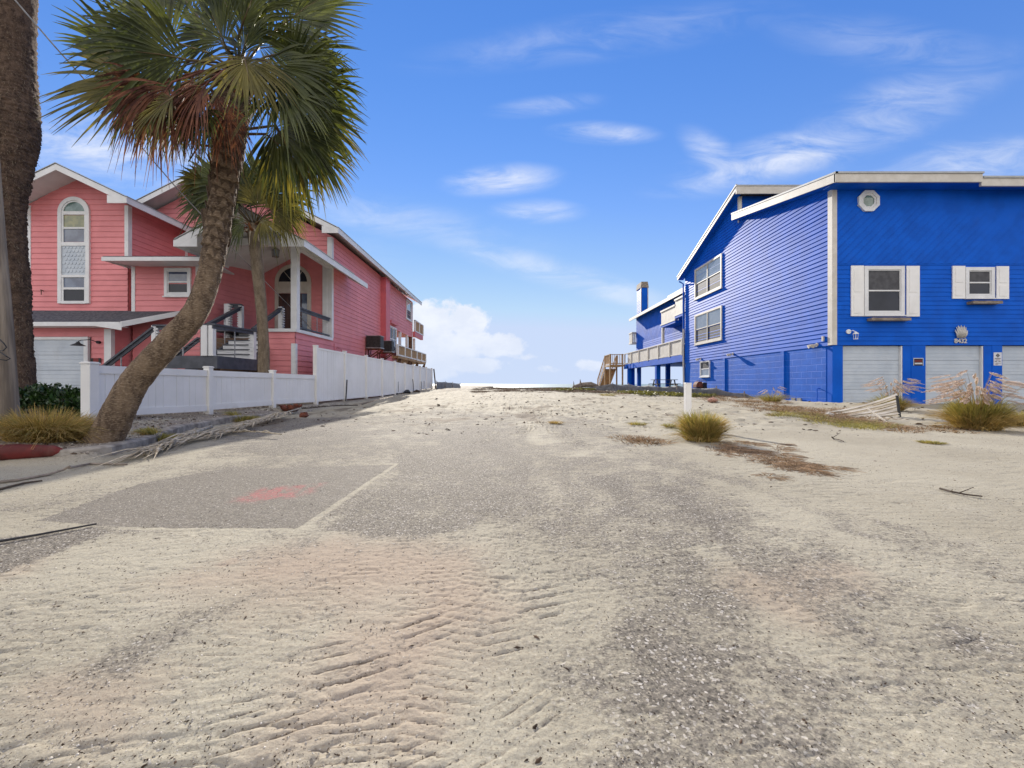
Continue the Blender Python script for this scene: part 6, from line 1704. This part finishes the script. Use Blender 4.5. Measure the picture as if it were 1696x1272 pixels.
# creeping beach vines and dead weeds along the silt fence
def leafcover(name, label, spots, n, size, mt, h=.12, seed=1, cat='vines'):
    rg = np.random.default_rng(seed); V = []
    for (cx, cy, rx, ry, k) in spots:
        nn = int(n*k); a = rg.uniform(0, 6.283, nn); r = np.sqrt(rg.uniform(0,1,nn)); x = cx+rx*r*np.cos(a); y = cy+ry*r*np.sin(a)
        keep = fbm(x*1.8, y*1.8, 91+seed, 3) > .42; x, y = x[keep], y[keep]; nn = len(x)
        z = base_h(x, y)+rg.uniform(0, h, nn)*(.3+fbm(x*3, y*3, 95, 2))
        d = rg.normal(0,1,(nn,3)); d[:,2] = np.abs(d[:,2])*.7; d /= np.linalg.norm(d, axis=1)[:,None]; s_ = np.cross(d, rg.normal(0,1,(nn,3))); s_ /= np.linalg.norm(s_, axis=1)[:,None]
        ln = size*rg.uniform(.6,1.3,nn)[:,None]; P = np.stack([x,y,z],-1)
        V.append(np.stack([P, P+d*ln*.5-s_*ln*.38, P+d*ln, P+d*ln*.5+s_*ln*.38],1).reshape(-1,3))
    V = np.concatenate(V); o = npmesh(name, V, np.arange(len(V)).reshape(-1,4), MAT[mt]); tag(o, label, cat, kind='stuff')
MAT['vine'] = simple('beach_vine_leaf', (.20,.19,.05), (.10,.10,.03), rough=.5, trans=.25, island=.35, nscale=4)
leafcover('beach_vines', 'yellow green beach vines creeping along the silt fence', [(8.1,23.5,1.3,2.2,1.), (9.0,20.5,.9,1.6,.7), (7.4,25,.9,1.4,.5), (4.5,30,1.6,1.0,.4)], 3600, .085, 'vine', .14, 2)
parts = []; rg = np.random.default_rng(44)
for (px0, py0, px1, py1, sy, k, hh) in ((1180,655,1310,680,4.5,75,.22), (1300,676,1420,690,4,60,.18), (1020,652,1090,652,2.5,30,.22), (1130,652,1190,664,3,26,.2), (1420,690,1500,702,3,22,.14), (1030,718,1095,724,3,16,.10), (1500,702,1600,700,3,14,.1)):
    for i in range(k):
        f = rg.uniform(0,1); px = px0+(px1-px0)*f; py = py0+(py1-py0)*f+rg.normal(0, sy); Y = min(24., FPX*(CAMH-.10)/max(12,(py-636))); X = (px-848)*Y/FPX
        if X > 11.6 and Y > 15: continue
        parts.append(blades(34, X, Y, .22, hh, spread=1.0, droop=.6, w=.010, rng=rg, flat=.35))
V, Fq = joinV(parts); o = npmesh('dead_weeds', V, Fq, MAT['deadgrass']); tag(o, 'brown dead weeds heaped along the foot of the blue house', 'dead weeds', kind='stuff')
# low grass on the verge right
parts = []
for i in range(70):
    f = rg.uniform(0,1); px = 1285+f*190; py = 684+f*20+rg.normal(0,2.5); p = gp(px, py, .06); parts.append(blades(60, p.x, p.y, .22, .085, spread=1.1, droop=.6, w=.006, rng=rg))
V, Fq = joinV(parts); o = npmesh('short_grass', V, Fq, MAT['greengrass']); tag(o, 'strip of short yellow green grass before the dead weeds', 'grass', kind='stuff')

# ================================================================== POST AND SMALL THINGS
pz = at(1139, 690, 7.2)
def square_post():
    Y = 7.6; x = at(1139, 690, Y).x; z = gz(x, Y); w = 9.2*Y/FPX
    t = thing('marker_post', 'plain square white post standing behind the round grass clump', 'post', (x, Y, z))
    zt = CAMH+(636-634)*Y/FPX
    m = MB(); m.box(x-w/2, x+w/2, Y-w/2, Y+w/2, z-.2, zt-.02); m.build('shaft', MAT['vinyl'], t, bevel=.004)
    m = MB(); m.prism([(x-w/2-.004, Y-w/2-.004, zt-.02), (x+w/2+.004, Y-w/2-.004, zt-.02), (x+w/2+.004, Y+w/2+.004, zt-.02), (x-w/2-.004, Y+w/2+.004, zt-.02)], (0, 0, .02)); m.build('cap', MAT['vinyl'], t, bevel=.006)
square_post()

def picnic_table():
    X, Y = 10.35, 28.2; X = at(1100, 630, 31).x; Y = 31.0; z = gz(X, Y)+.05
    X = X
    t = thing('picnic_table', 'dark picnic table under the raised deck of blue house', 'picnic table', (X, Y, z))
    m = MB(); 
    for k in range(5): m.box(X-.9, X+.9, Y-.36+k*.145, Y-.36+k*.145+.135, z+.70, z+.74)
    m.build('tabletop', MAT['greywood'], t)
    for sg in (-1, 1):
        m = MB(); m.box(X-.9, X+.9, Y+sg*.72-.13, Y+sg*.72+.13, z+.40, z+.44); m.build('bench', MAT['greywood'], t)
    for xx in (X-.65, X+.65):
        m = MB(); m.beam((xx, Y-.30, z+.70), (xx, Y-.72, z-.1), .08, .05); m.beam((xx, Y+.30, z+.70), (xx, Y+.72, z-.1), .08, .05); m.beam((xx+.05, Y-.78, z+.37), (xx+.05, Y+.78, z+.37), .05, .09); m.build('leg_frame', MAT['greywood'], t)
picnic_table()

def machine():
    Y = 23.6; X = at(1157, 640, Y).x; z = gz(X, Y)+.42; X = min(X, 11.45)
    z = CAMH-9*Y/FPX
    t = thing('portable_machine', 'small rounded dark red machine with a handle against the blue wall', 'machine', (X, Y, z))
    m = MB(); m.prism([(X-.24, Y-.25, z+.10), (X-.22, Y-.25, z+.30), (X-.10, Y-.25, z+.46), (X+.10, Y-.25, z+.46), (X+.14, Y-.25, z+.30), (X+.14, Y-.25, z+.10)], (0, .5, 0)); m.build('body', MAT['rust'], t, bevel=.03)
    m = MB(); m.box(X+.143, X+.40, Y-.22, Y+.22, z+.08, z+.40); m.build('engine', MAT['black'], t, bevel=.04)
    m = MB(); m.tube([(X-.2, Y-.2, z+.45), (X-.12, Y-.2, z+.53), (X+.3, Y-.2, z+.53), (X+.36, Y-.2, z+.42)], .018, 6); m.build('handle', MAT['steel'], t)
    for sx in (-.12, .28):
        m = MB(); m.tube([(X+sx, Y-.28, z+.07), (X+sx, Y-.20, z+.07)], .09, 12); m.build('wheel', MAT['black'], t)
    m = MB(); m.box(X-.2, X+.36, Y-.19, Y+.2, z-.5, z+.08); m.build('base_block', MAT['concrete'], t)
machine()

# bent white panels, planks, stick and stake by the driveway
def panels():
    def P(px, py, Y): return at(px, py, Y)
    data = [(1338,688, 1400,680, 1450,668, 1486,656, 9.9, 'topmost long bent white panel sweeping up to the dark stake'),
            (1350,690, 1405,684, 1452,675, 1487,666, 9.8, 'second bent white panel, just under the topmost one'),
            (1372,692, 1415,688, 1455,682, 1488,674, 9.7, 'third bent white panel, in the middle of the fanned stack'),
            (1392,693, 1425,690.5, 1460,687, 1489,681, 9.6, 'fourth bent white panel, second from the bottom of the stack'),
            (1404,694, 1432,692, 1462,690, 1489,687, 9.5, 'lowest bent white panel lying almost flat on the sand')]
    for i, d in enumerate(data):
        pts = [P(d[2*k], d[2*k+1], d[8]+.15*(3-k)) for k in range(4)]
        org = pts[0]; t = None
        m = MB(); vs = []; fs = []
        N_ = 24
        Pn = np.array([tuple(p) for p in pts])
        for k in range(N_+1):
            f = k/N_*3; j = min(int(f), 2); g_ = f-j
            p0, p1, p2, p3 = Pn[max(j-1,0)], Pn[j], Pn[j+1], Pn[min(j+2,3)]
            p = .5*((2*p1)+(-p0+p2)*g_+(2*p0-5*p1+4*p2-p3)*g_**2+(-p0+3*p1-3*p2+p3)*g_**3)
            hgt = .055+.035*k/N_
            for (a, b) in ((-.02, 0), (.03, hgt*.35), (-.01, hgt*.6), (.035, hgt)): vs.append((p[0], p[1]+a-.12*b, p[2]+b-.03))
        for k in range(N_):
            for r in range(3): a = k*4+r; fs.append((a, a+4, a+5, a+1))
        m.add(vs, fs); o = m.build('bent_panel', MAT['panel'], None, o=org); md = o.modifiers.new('thickness', 'SOLIDIFY'); md.thickness = .008
        tag(o, d[9], 'panel', 'bent white panels fanned by the driveway')
    m = MB(); m.beam(P(1446,694,9.3), P(1510,692,9.6), .16, .035); o = m.build('plank', MAT['panel'], None, o=P(1446,694,9.3)); tag(o, 'pale thin plank on top, lying just right of the dark stake', 'plank', 'planks beside the bent panels')
    m = MB(); m.beam(P(1458,699,9.0), P(1520,696.5,9.4), .16, .10); o = m.build('plank', MAT['brownwood'], None, o=P(1458,699,9.0)); tag(o, 'thick dark brown plank on the sand under the pale plank', 'plank', 'planks beside the bent panels')
    m = MB(); m.beam(P(1436,676,9.2), P(1470.5,700.5,8.7), .022, .03); o = m.build('stick', MAT['panel'], None, o=P(1470,700,8.7)); tag(o, 'thin white stick leaning across the bent panels', 'stick')
    m = MB(); a = P(1491,690,9.5); a.z = gz(a.x, 9.5)-.1; m.beam(a, P(1485.5,655,9.55), .045, .03, (0,1,0)); o = m.build('stake', MAT['black'], None, o=a); tag(o, 'short thick black stake propping up the bent white panels', 'stake')
panels()
# rubble
def lump(name, px, py, Y, r, mat, label, cat, seed=1, sq=.6, group=None):
    p = at(px, py, Y); z = gz(p.x, Y); rg = np.random.default_rng(seed)
    vs = []; fs = []; n, k = 7, 12
    for i in range(n):
        ph = math.pi*i/(n-1)
        for j in range(k):
            a = 2*math.pi*j/k; q = r*(1+rg.normal(0,.14)); vs.append((p.x+q*math.sin(ph)*math.cos(a), Y+q*math.sin(ph)*math.sin(a), z+r*.3+q*math.cos(ph)*sq))
    for i in range(n-1):
        for j in range(k): fs.append((i*k+j, (i+1)*k+j, (i+1)*k+(j+1) % k, i*k+(j+1) % k))
    o = MB().add(vs, fs).build(name, MAT[mat], None, o=(p.x, Y, z)); tag(o, label, cat, group); return o
lump('rubble', 1180, 668, 15.5, .16, 'pinkblock', 'pale pink lump of rubble among the dead weeds behind post', 'rubble', 3)
lump('rubble', 1374, 692, 9.6, .09, 'shell', 'whitish stone lying in the grass strip before blue house', 'stone', 4)
lump('rubble', 1247, 684, 11.0, .06, 'shell', 'small pale stone at the lower edge of the dead weeds', 'stone', 5)
lump('debris_heap', 675, 652, 25.2, .22, 'black', 'larger black debris clump near the far part of tall fence', 'debris', 6)
lump('debris_heap', 690, 651, 27.0, .20, 'stick', 'dark brown debris clump near the end of the tall fence', 'debris', 7)
lump('debris_heap', 657, 655, 23.5, .10, 'black', 'smaller black debris clump by the thin dark stake', 'debris', 8)

def twig(name, pts, r, mat, label, cat='twig', kids=0):
    P = [at(*p) for p in pts]; m = MB()
    m.tube(P, [r*(1-.5*i/len(P)) for i in range(len(P))], 6)
    rr = random.Random(len(label))
    for k in range(kids):
        i = rr.randrange(len(P)-1); q = P[i].lerp(P[i+1], rr.random()); m.tube([q, q+Vector((rr.uniform(-.1,.1), rr.uniform(-.08,.08), rr.uniform(.02,.12)))], [r*.5, r*.2], 5)
    o = m.build(name, MAT[mat], None, o=P[0]); tag(o, label, cat); return o
def gpt(px, py, z=.012):
    Y = FPX*(CAMH-z)/(py-636); zz = gz((px-848)*Y/FPX, Y)+z; Y = FPX*(CAMH-zz)/(py-636); return (px, py, Y)
twig('stick', [gpt(1557,809), gpt(1575,814), gpt(1600,819), gpt(1627,822)], .008, 'stick', 'bare dark stick lying alone on sand at right', 'stick', 2)
twig('twig', [gpt(1378,724,.05), gpt(1381,727), gpt(1390,728), gpt(1397,731)], .010, 'stick', 'short bent twig on the sand below the grass strip', kids=1)
twig('metal_rod', [gpt(-40,903,.01), gpt(60,886,.012), gpt(160,867.5,.012)], .007, 'black', 'long straight thin dark rod lying on sand at lower left', 'rod')
# red tube and branches at the lower left
def red_tube():
    a = at(-60, 785, 4.05); b = at(113, 773, 4.25)
    t = thing('red_tube', 'faded red tube lying in front of the golden grass clump', 'tube', (a.x, a.y, gz(a.x, a.y)))
    pts = [a, a.lerp(b, .5), a.lerp(b, .85), b]
    for p, h in zip(pts, (.09, .085, .07, .03)): p.z = gz(p.x, p.y)+h*.6
    MB().tube(pts, [.085, .08, .06, .012], 12).build('tube', MAT['redplastic'], t, smooth=True)
red_tube()
twig('branch', [gpt(-30,802), gpt(30,795), gpt(80,786), gpt(105,778,.03), gpt(116,772,.06)], .014, 'driftwood', 'pale curved branch lying just below the red tube', 'branch')
twig('branch', [gpt(115,775,.03), gpt(150,768), gpt(210,769)], .013, 'driftwood', 'grey branch stretching right from the tip of red tube', 'branch')
twig('branch', [gpt(-20,815), gpt(40,800), gpt(70,796)], .010, 'stick', 'thin dark branch under the pale curved one at left edge', 'branch')
m = MB(); pts = [at(62,682,6.1), at(68,690,6.0), at(69,700,5.9), at(66,710,5.8), at(60,716,5.7), at(56,720,5.6)]
m.tube(pts, .012, 6); o = m.build('hose', MAT['black'], None, o=pts[-1]); tag(o, 'black hose end curving up behind the golden grass clump', 'hose')

# dried palm leaves along the kerb
def dry_leaf(px0, py0, px1, py1, label, n=36, lnpx=60, z=.03, spread=.35, seed=1, mt='thatch', name='dry_palm_leaf', th=.012, bl=.3, grp='dry palm leaves along the kerb'):
    rg = np.random.default_rng(seed)
    a = at(*gpt(px0, py0, z+.03)); b = at(*gpt(px1, py1, z)); t = thing(name, label, 'palm leaf', b, grp)
    m = MB(); mid = a.lerp(b, .5)+Vector((0,0,.03)); m.tube([b, mid, a], [th, th*1.1, th*1.7], 6); m.build('stalk', MAT[mt], t, smooth=True)
    V = []; Fq = []; ax = np.array(b-a); Ln = np.linalg.norm(ax); ax /= Ln; sdv = np.cross(ax, [0,0,1]); sdv /= np.linalg.norm(sdv)
    for i in range(n):
        f = rg.uniform(.15, 1.0); p = np.array(a)+ax*Ln*f+np.array([0,0,.01]); sg = rg.choice([-1,1]); e = ax*rg.uniform(.85,1.0)+sdv*sg*rg.uniform(.02, spread*.62)+np.array([0,0,rg.normal(0,.02)])
        ll = bl*rg.uniform(.6,1.3); w = sdv*rg.uniform(.008,.016); up = np.array([0,0,.008])
        pm = p+e*ll*.5+np.array([0,0,rg.uniform(-.005,.03)]); pe = p+e*ll
        pm = pm+np.array([0,0,rg.uniform(.0,.03)])
        for q_ in (pm, pe): q_[2] = max(q_[2], gz(q_[0], q_[1])+.008)
        V += [p-w*.5, p+up, p+w*.5, pm-w, pm+up, pm+w, pe-w*.1, pe+up*.1, pe+w*.1]; c = len(V)-9
        Fq += [(c,c+1,c+4,c+3),(c+1,c+2,c+5,c+4),(c+3,c+4,c+7,c+6),(c+4,c+5,c+8,c+7)]
    npmesh('leaflets', V, Fq, MAT[mt], t)
dry_leaf(492, 682, 268, 742, 'longest dry palm leaf, its pale leaflets fanning to the kerb end', 100, seed=1, bl=.95, spread=.36)
dry_leaf(350, 707, 240, 752, 'dry palm leaf lying closest to the palm with its thick pink stalk end', 70, seed=2, bl=.8, spread=.32, th=.02)
dry_leaf(498, 676, 360, 722, 'dry palm leaf under the rusty bowl with whitish spread leaflets', 70, seed=3, bl=.7, spread=.5)
dry_leaf(466, 719, 385, 716, 'single short dry leaf pointing out onto the sunny sand', 16, seed=4, bl=.3, spread=.2, th=.007)
dry_leaf(592, 671, 500, 677, 'blackish dry leaf lying beside the tall fence past the bowl', 40, seed=5, mt='stick', bl=.35, spread=.4)
dry_leaf(650, 657, 600, 670, 'small grey dry leaf further along the tall fence', 40, seed=6, mt='driftwood', bl=.5, spread=.4)
# rusty bowl and its shard
def bowl():
    p = at(480, 676, 11.0); z = gz(p.x, 11.0); t = None
    rg = np.random.default_rng(3); vs = []; fs = []
    for i in range(7):
        f = i/6
        for j in range(22):
            a = 2*math.pi*j/22; r = .27*math.sin(f*1.45)+.02; ragged = .08*rg.random() if i == 6 else 0
            tilt = .22
            x = r*math.cos(a); y = r*math.sin(a)*.9; h = .27*(1-math.cos(f*1.45))-ragged
            vs.append((p.x+x, 11.0+y*math.cos(tilt)+h*math.sin(tilt), z+.03+h*math.cos(tilt)-y*math.sin(tilt)*.6))
    for i in range(6):
        for j in range(22):
            if i >= 4 and j in (15, 16, 18): continue
            fs.append((i*22+j, i*22+(j+1) % 22, (i+1)*22+(j+1) % 22, (i+1)*22+j))
    o = MB().add(vs, fs).build('rusty_bowl', MAT['rust'], None, smooth=True, o=(p.x, 11.0, z)); md = o.modifiers.new('thickness', 'SOLIDIFY'); md.thickness = .012
    tag(o, 'broken rusty bowl lying by the low white fence', 'bowl')
    lump('stone', 503, 688, 10.0, .11, 'rust', 'reddish brown stone just right of the rusty bowl', 'stone', 9, .7)
bowl()
# driftwood pile on the crest near the timber stair
MAT['wrack'] = simple('dark_weed_wrack', (.15,.10,.065), (.08,.055,.038), rough=.85, spec=.1, nscale=6, trans=.1, island=.45)
def crest():
    rr = random.Random(12)
    labels = ['thick grey driftwood log on the crest left of timber stair', 'upright pale driftwood spike on the sand crest', 'short upright driftwood stump left of the pale spike']
    b = at(968, 640, 33); z = gz(b.x, 33)
    MB().tube([b+Vector((-.9,0,-.05)), b+Vector((-.2,.2,.12)), b+Vector((.5,-.1,.16)), b+Vector((1.1,.1,.02))], [.12,.2,.22,.12], 9).build('driftwood', MAT['driftwood'], None, smooth=True, o=b); tag(bpy.context.scene.objects['driftwood'], labels[0], 'driftwood')
    for (px, pyt, lab, r) in ((962,628,labels[1],.09), (951,631,labels[2],.05)):
        c = at(px, 641, 33); m = MB(); m.tube([Vector((c.x, 33, gz(c.x,33)-.2)), at(px-.6, (pyt+641)/2, 33), at(px-1.2, pyt, 33)], [r, r*.8, r*.15], 7); o = m.build('driftwood', MAT['driftwood'], None, o=c); tag(o, lab, 'driftwood')
    parts = []; rg = np.random.default_rng(71)
    for i in range(520):
        px = rg.uniform(790, 1015); Y = rg.uniform(26, 37); X = (px-848)*Y/FPX
        if fbm(np.array([X*.8]), np.array([Y*.6]), 74, 3)[0] < .46 and not (860 < px < 1000 and Y > 33): continue
        parts.append(blades(26, X, Y, .4, .26, spread=1.2, droop=.6, w=.03, rng=rg, flat=.5))
    V, Fq = joinV(parts); o = npmesh('seaweed_wrack', V, Fq, MAT['wrack']); tag(o, 'brown weed wrack strewn along the crest of the beach', 'wrack', kind='stuff')
crest()

# loose shell grit, dark debris and leaf bits on the road and sand
def scatter(name, label, n, mt, smin, smax, seed, yr=(.6, 12), flat=.45, kindcat='debris', dens=None, elong=1.0, onbank=False):
    rg = np.random.default_rng(seed)
    y = yr[0]*(yr[1]/yr[0])**rg.uniform(0,1,n*3); x = rg.uniform(-1.35,1.35,n*3)*(y+.2)
    k = np.ones(len(x), bool)
    if dens is not None: k = rg.uniform(0,1,len(x)) < dens(x, y)
    if not onbank: k &= (x > -5.2) | (y < 4.0)
    else: k &= (bank(x, y) > .6) & (x > -9)
    x, y = x[k][:n], y[k][:n]; n = len(x)
    z = base_h(x, y); s = (smin+(smax-smin)*rg.uniform(0,1,n)**3)*(1+.10*y)
    a = rg.uniform(0,6.283,n); P = np.stack([x,y,z],-1)
    ex = np.stack([np.cos(a),np.sin(a),rg.normal(0,.2,n)],-1)*(s*elong)[:,None]; ey = np.stack([-np.sin(a),np.cos(a),rg.normal(0,.2,n)],-1)*(s*rg.uniform(.4,.9,n))[:,None]; ez = np.array([0,0,1.])*(s*flat)[:,None]
    j = lambda: 1+rg.normal(0,.18,(n,1))
    V = np.stack([P-ex*j()-ez*.3, P-ey*j()-ez*.3, P+ex*j()-ez*.3, P+ey*j()-ez*.3, P-ex*.5*j()-ey*.3+ez*j(), P+ex*.2-ey*.55*j()+ez*j(), P+ex*.55*j()+ey*.2+ez*j(), P-ex*.1+ey*.6*j()+ez*j()],1).reshape(-1,3)
    b = (np.arange(n)*8)[:,None,None]; q = np.array([(4,5,6,7),(0,1,5,4),(1,2,6,5),(2,3,7,6),(3,0,4,7)])
    o = npmesh(name, V, (b+q[None]).reshape(-1,4), MAT[mt]); tag(o, label, kindcat, kind='stuff'); return o
dn = lambda x, y: .15+.85*(fbm(x*1.2, y*1.2, 66, 3) > .48)
scatter('shell_grit', 'pale crushed shell grit strewn over road and sand', 16000, 'shell', .0012, .0040, 5, (.62, 9), dens=dn, kindcat='grit')
scatter('stone_grit', 'dark grit and bits of asphalt strewn over the sand', 8000, 'chip', .0010, .0036, 6, (.62, 9), dens=dn, kindcat='grit')
scatter('leaf_litter', 'dark scraps of leaf and twig scattered on the sand', 260, 'chip', .003, .008, 7, (.65, 14), flat=.3, elong=1.7, kindcat='litter')
scatter('leaf_litter', 'dark weed scraps scattered over the far loose sand', 900, 'chip', .006, .022, 8, (6.5, 26), flat=.35, elong=1.6, kindcat='litter')
scatter('verge_gravel', 'dark mulch bits and gravel covering the raised verge on the left', 6000, 'driftwood', .004, .015, 9, (4.0, 12), flat=.5, elong=1.3, kindcat='gravel', onbank=True)
scatter('verge_gravel', 'pale shell gravel mixed into the raised verge on the left', 4500, 'shell', .003, .011, 10, (4.0, 12), flat=.5, kindcat='gravel', onbank=True)
scatter('verge_gravel', 'blackish leaf scraps lying on the raised verge on the left', 1500, 'chip', .005, .018, 19, (4.0, 12), flat=.4, elong=1.5, kindcat='litter', onbank=True)
scatter('sand_specks', 'fine brown specks and fibres scattered all over the near sand', 26000, 'chip', .0007, .0023, 29, (.62, 7), flat=.5, elong=1.7, kindcat='grit')
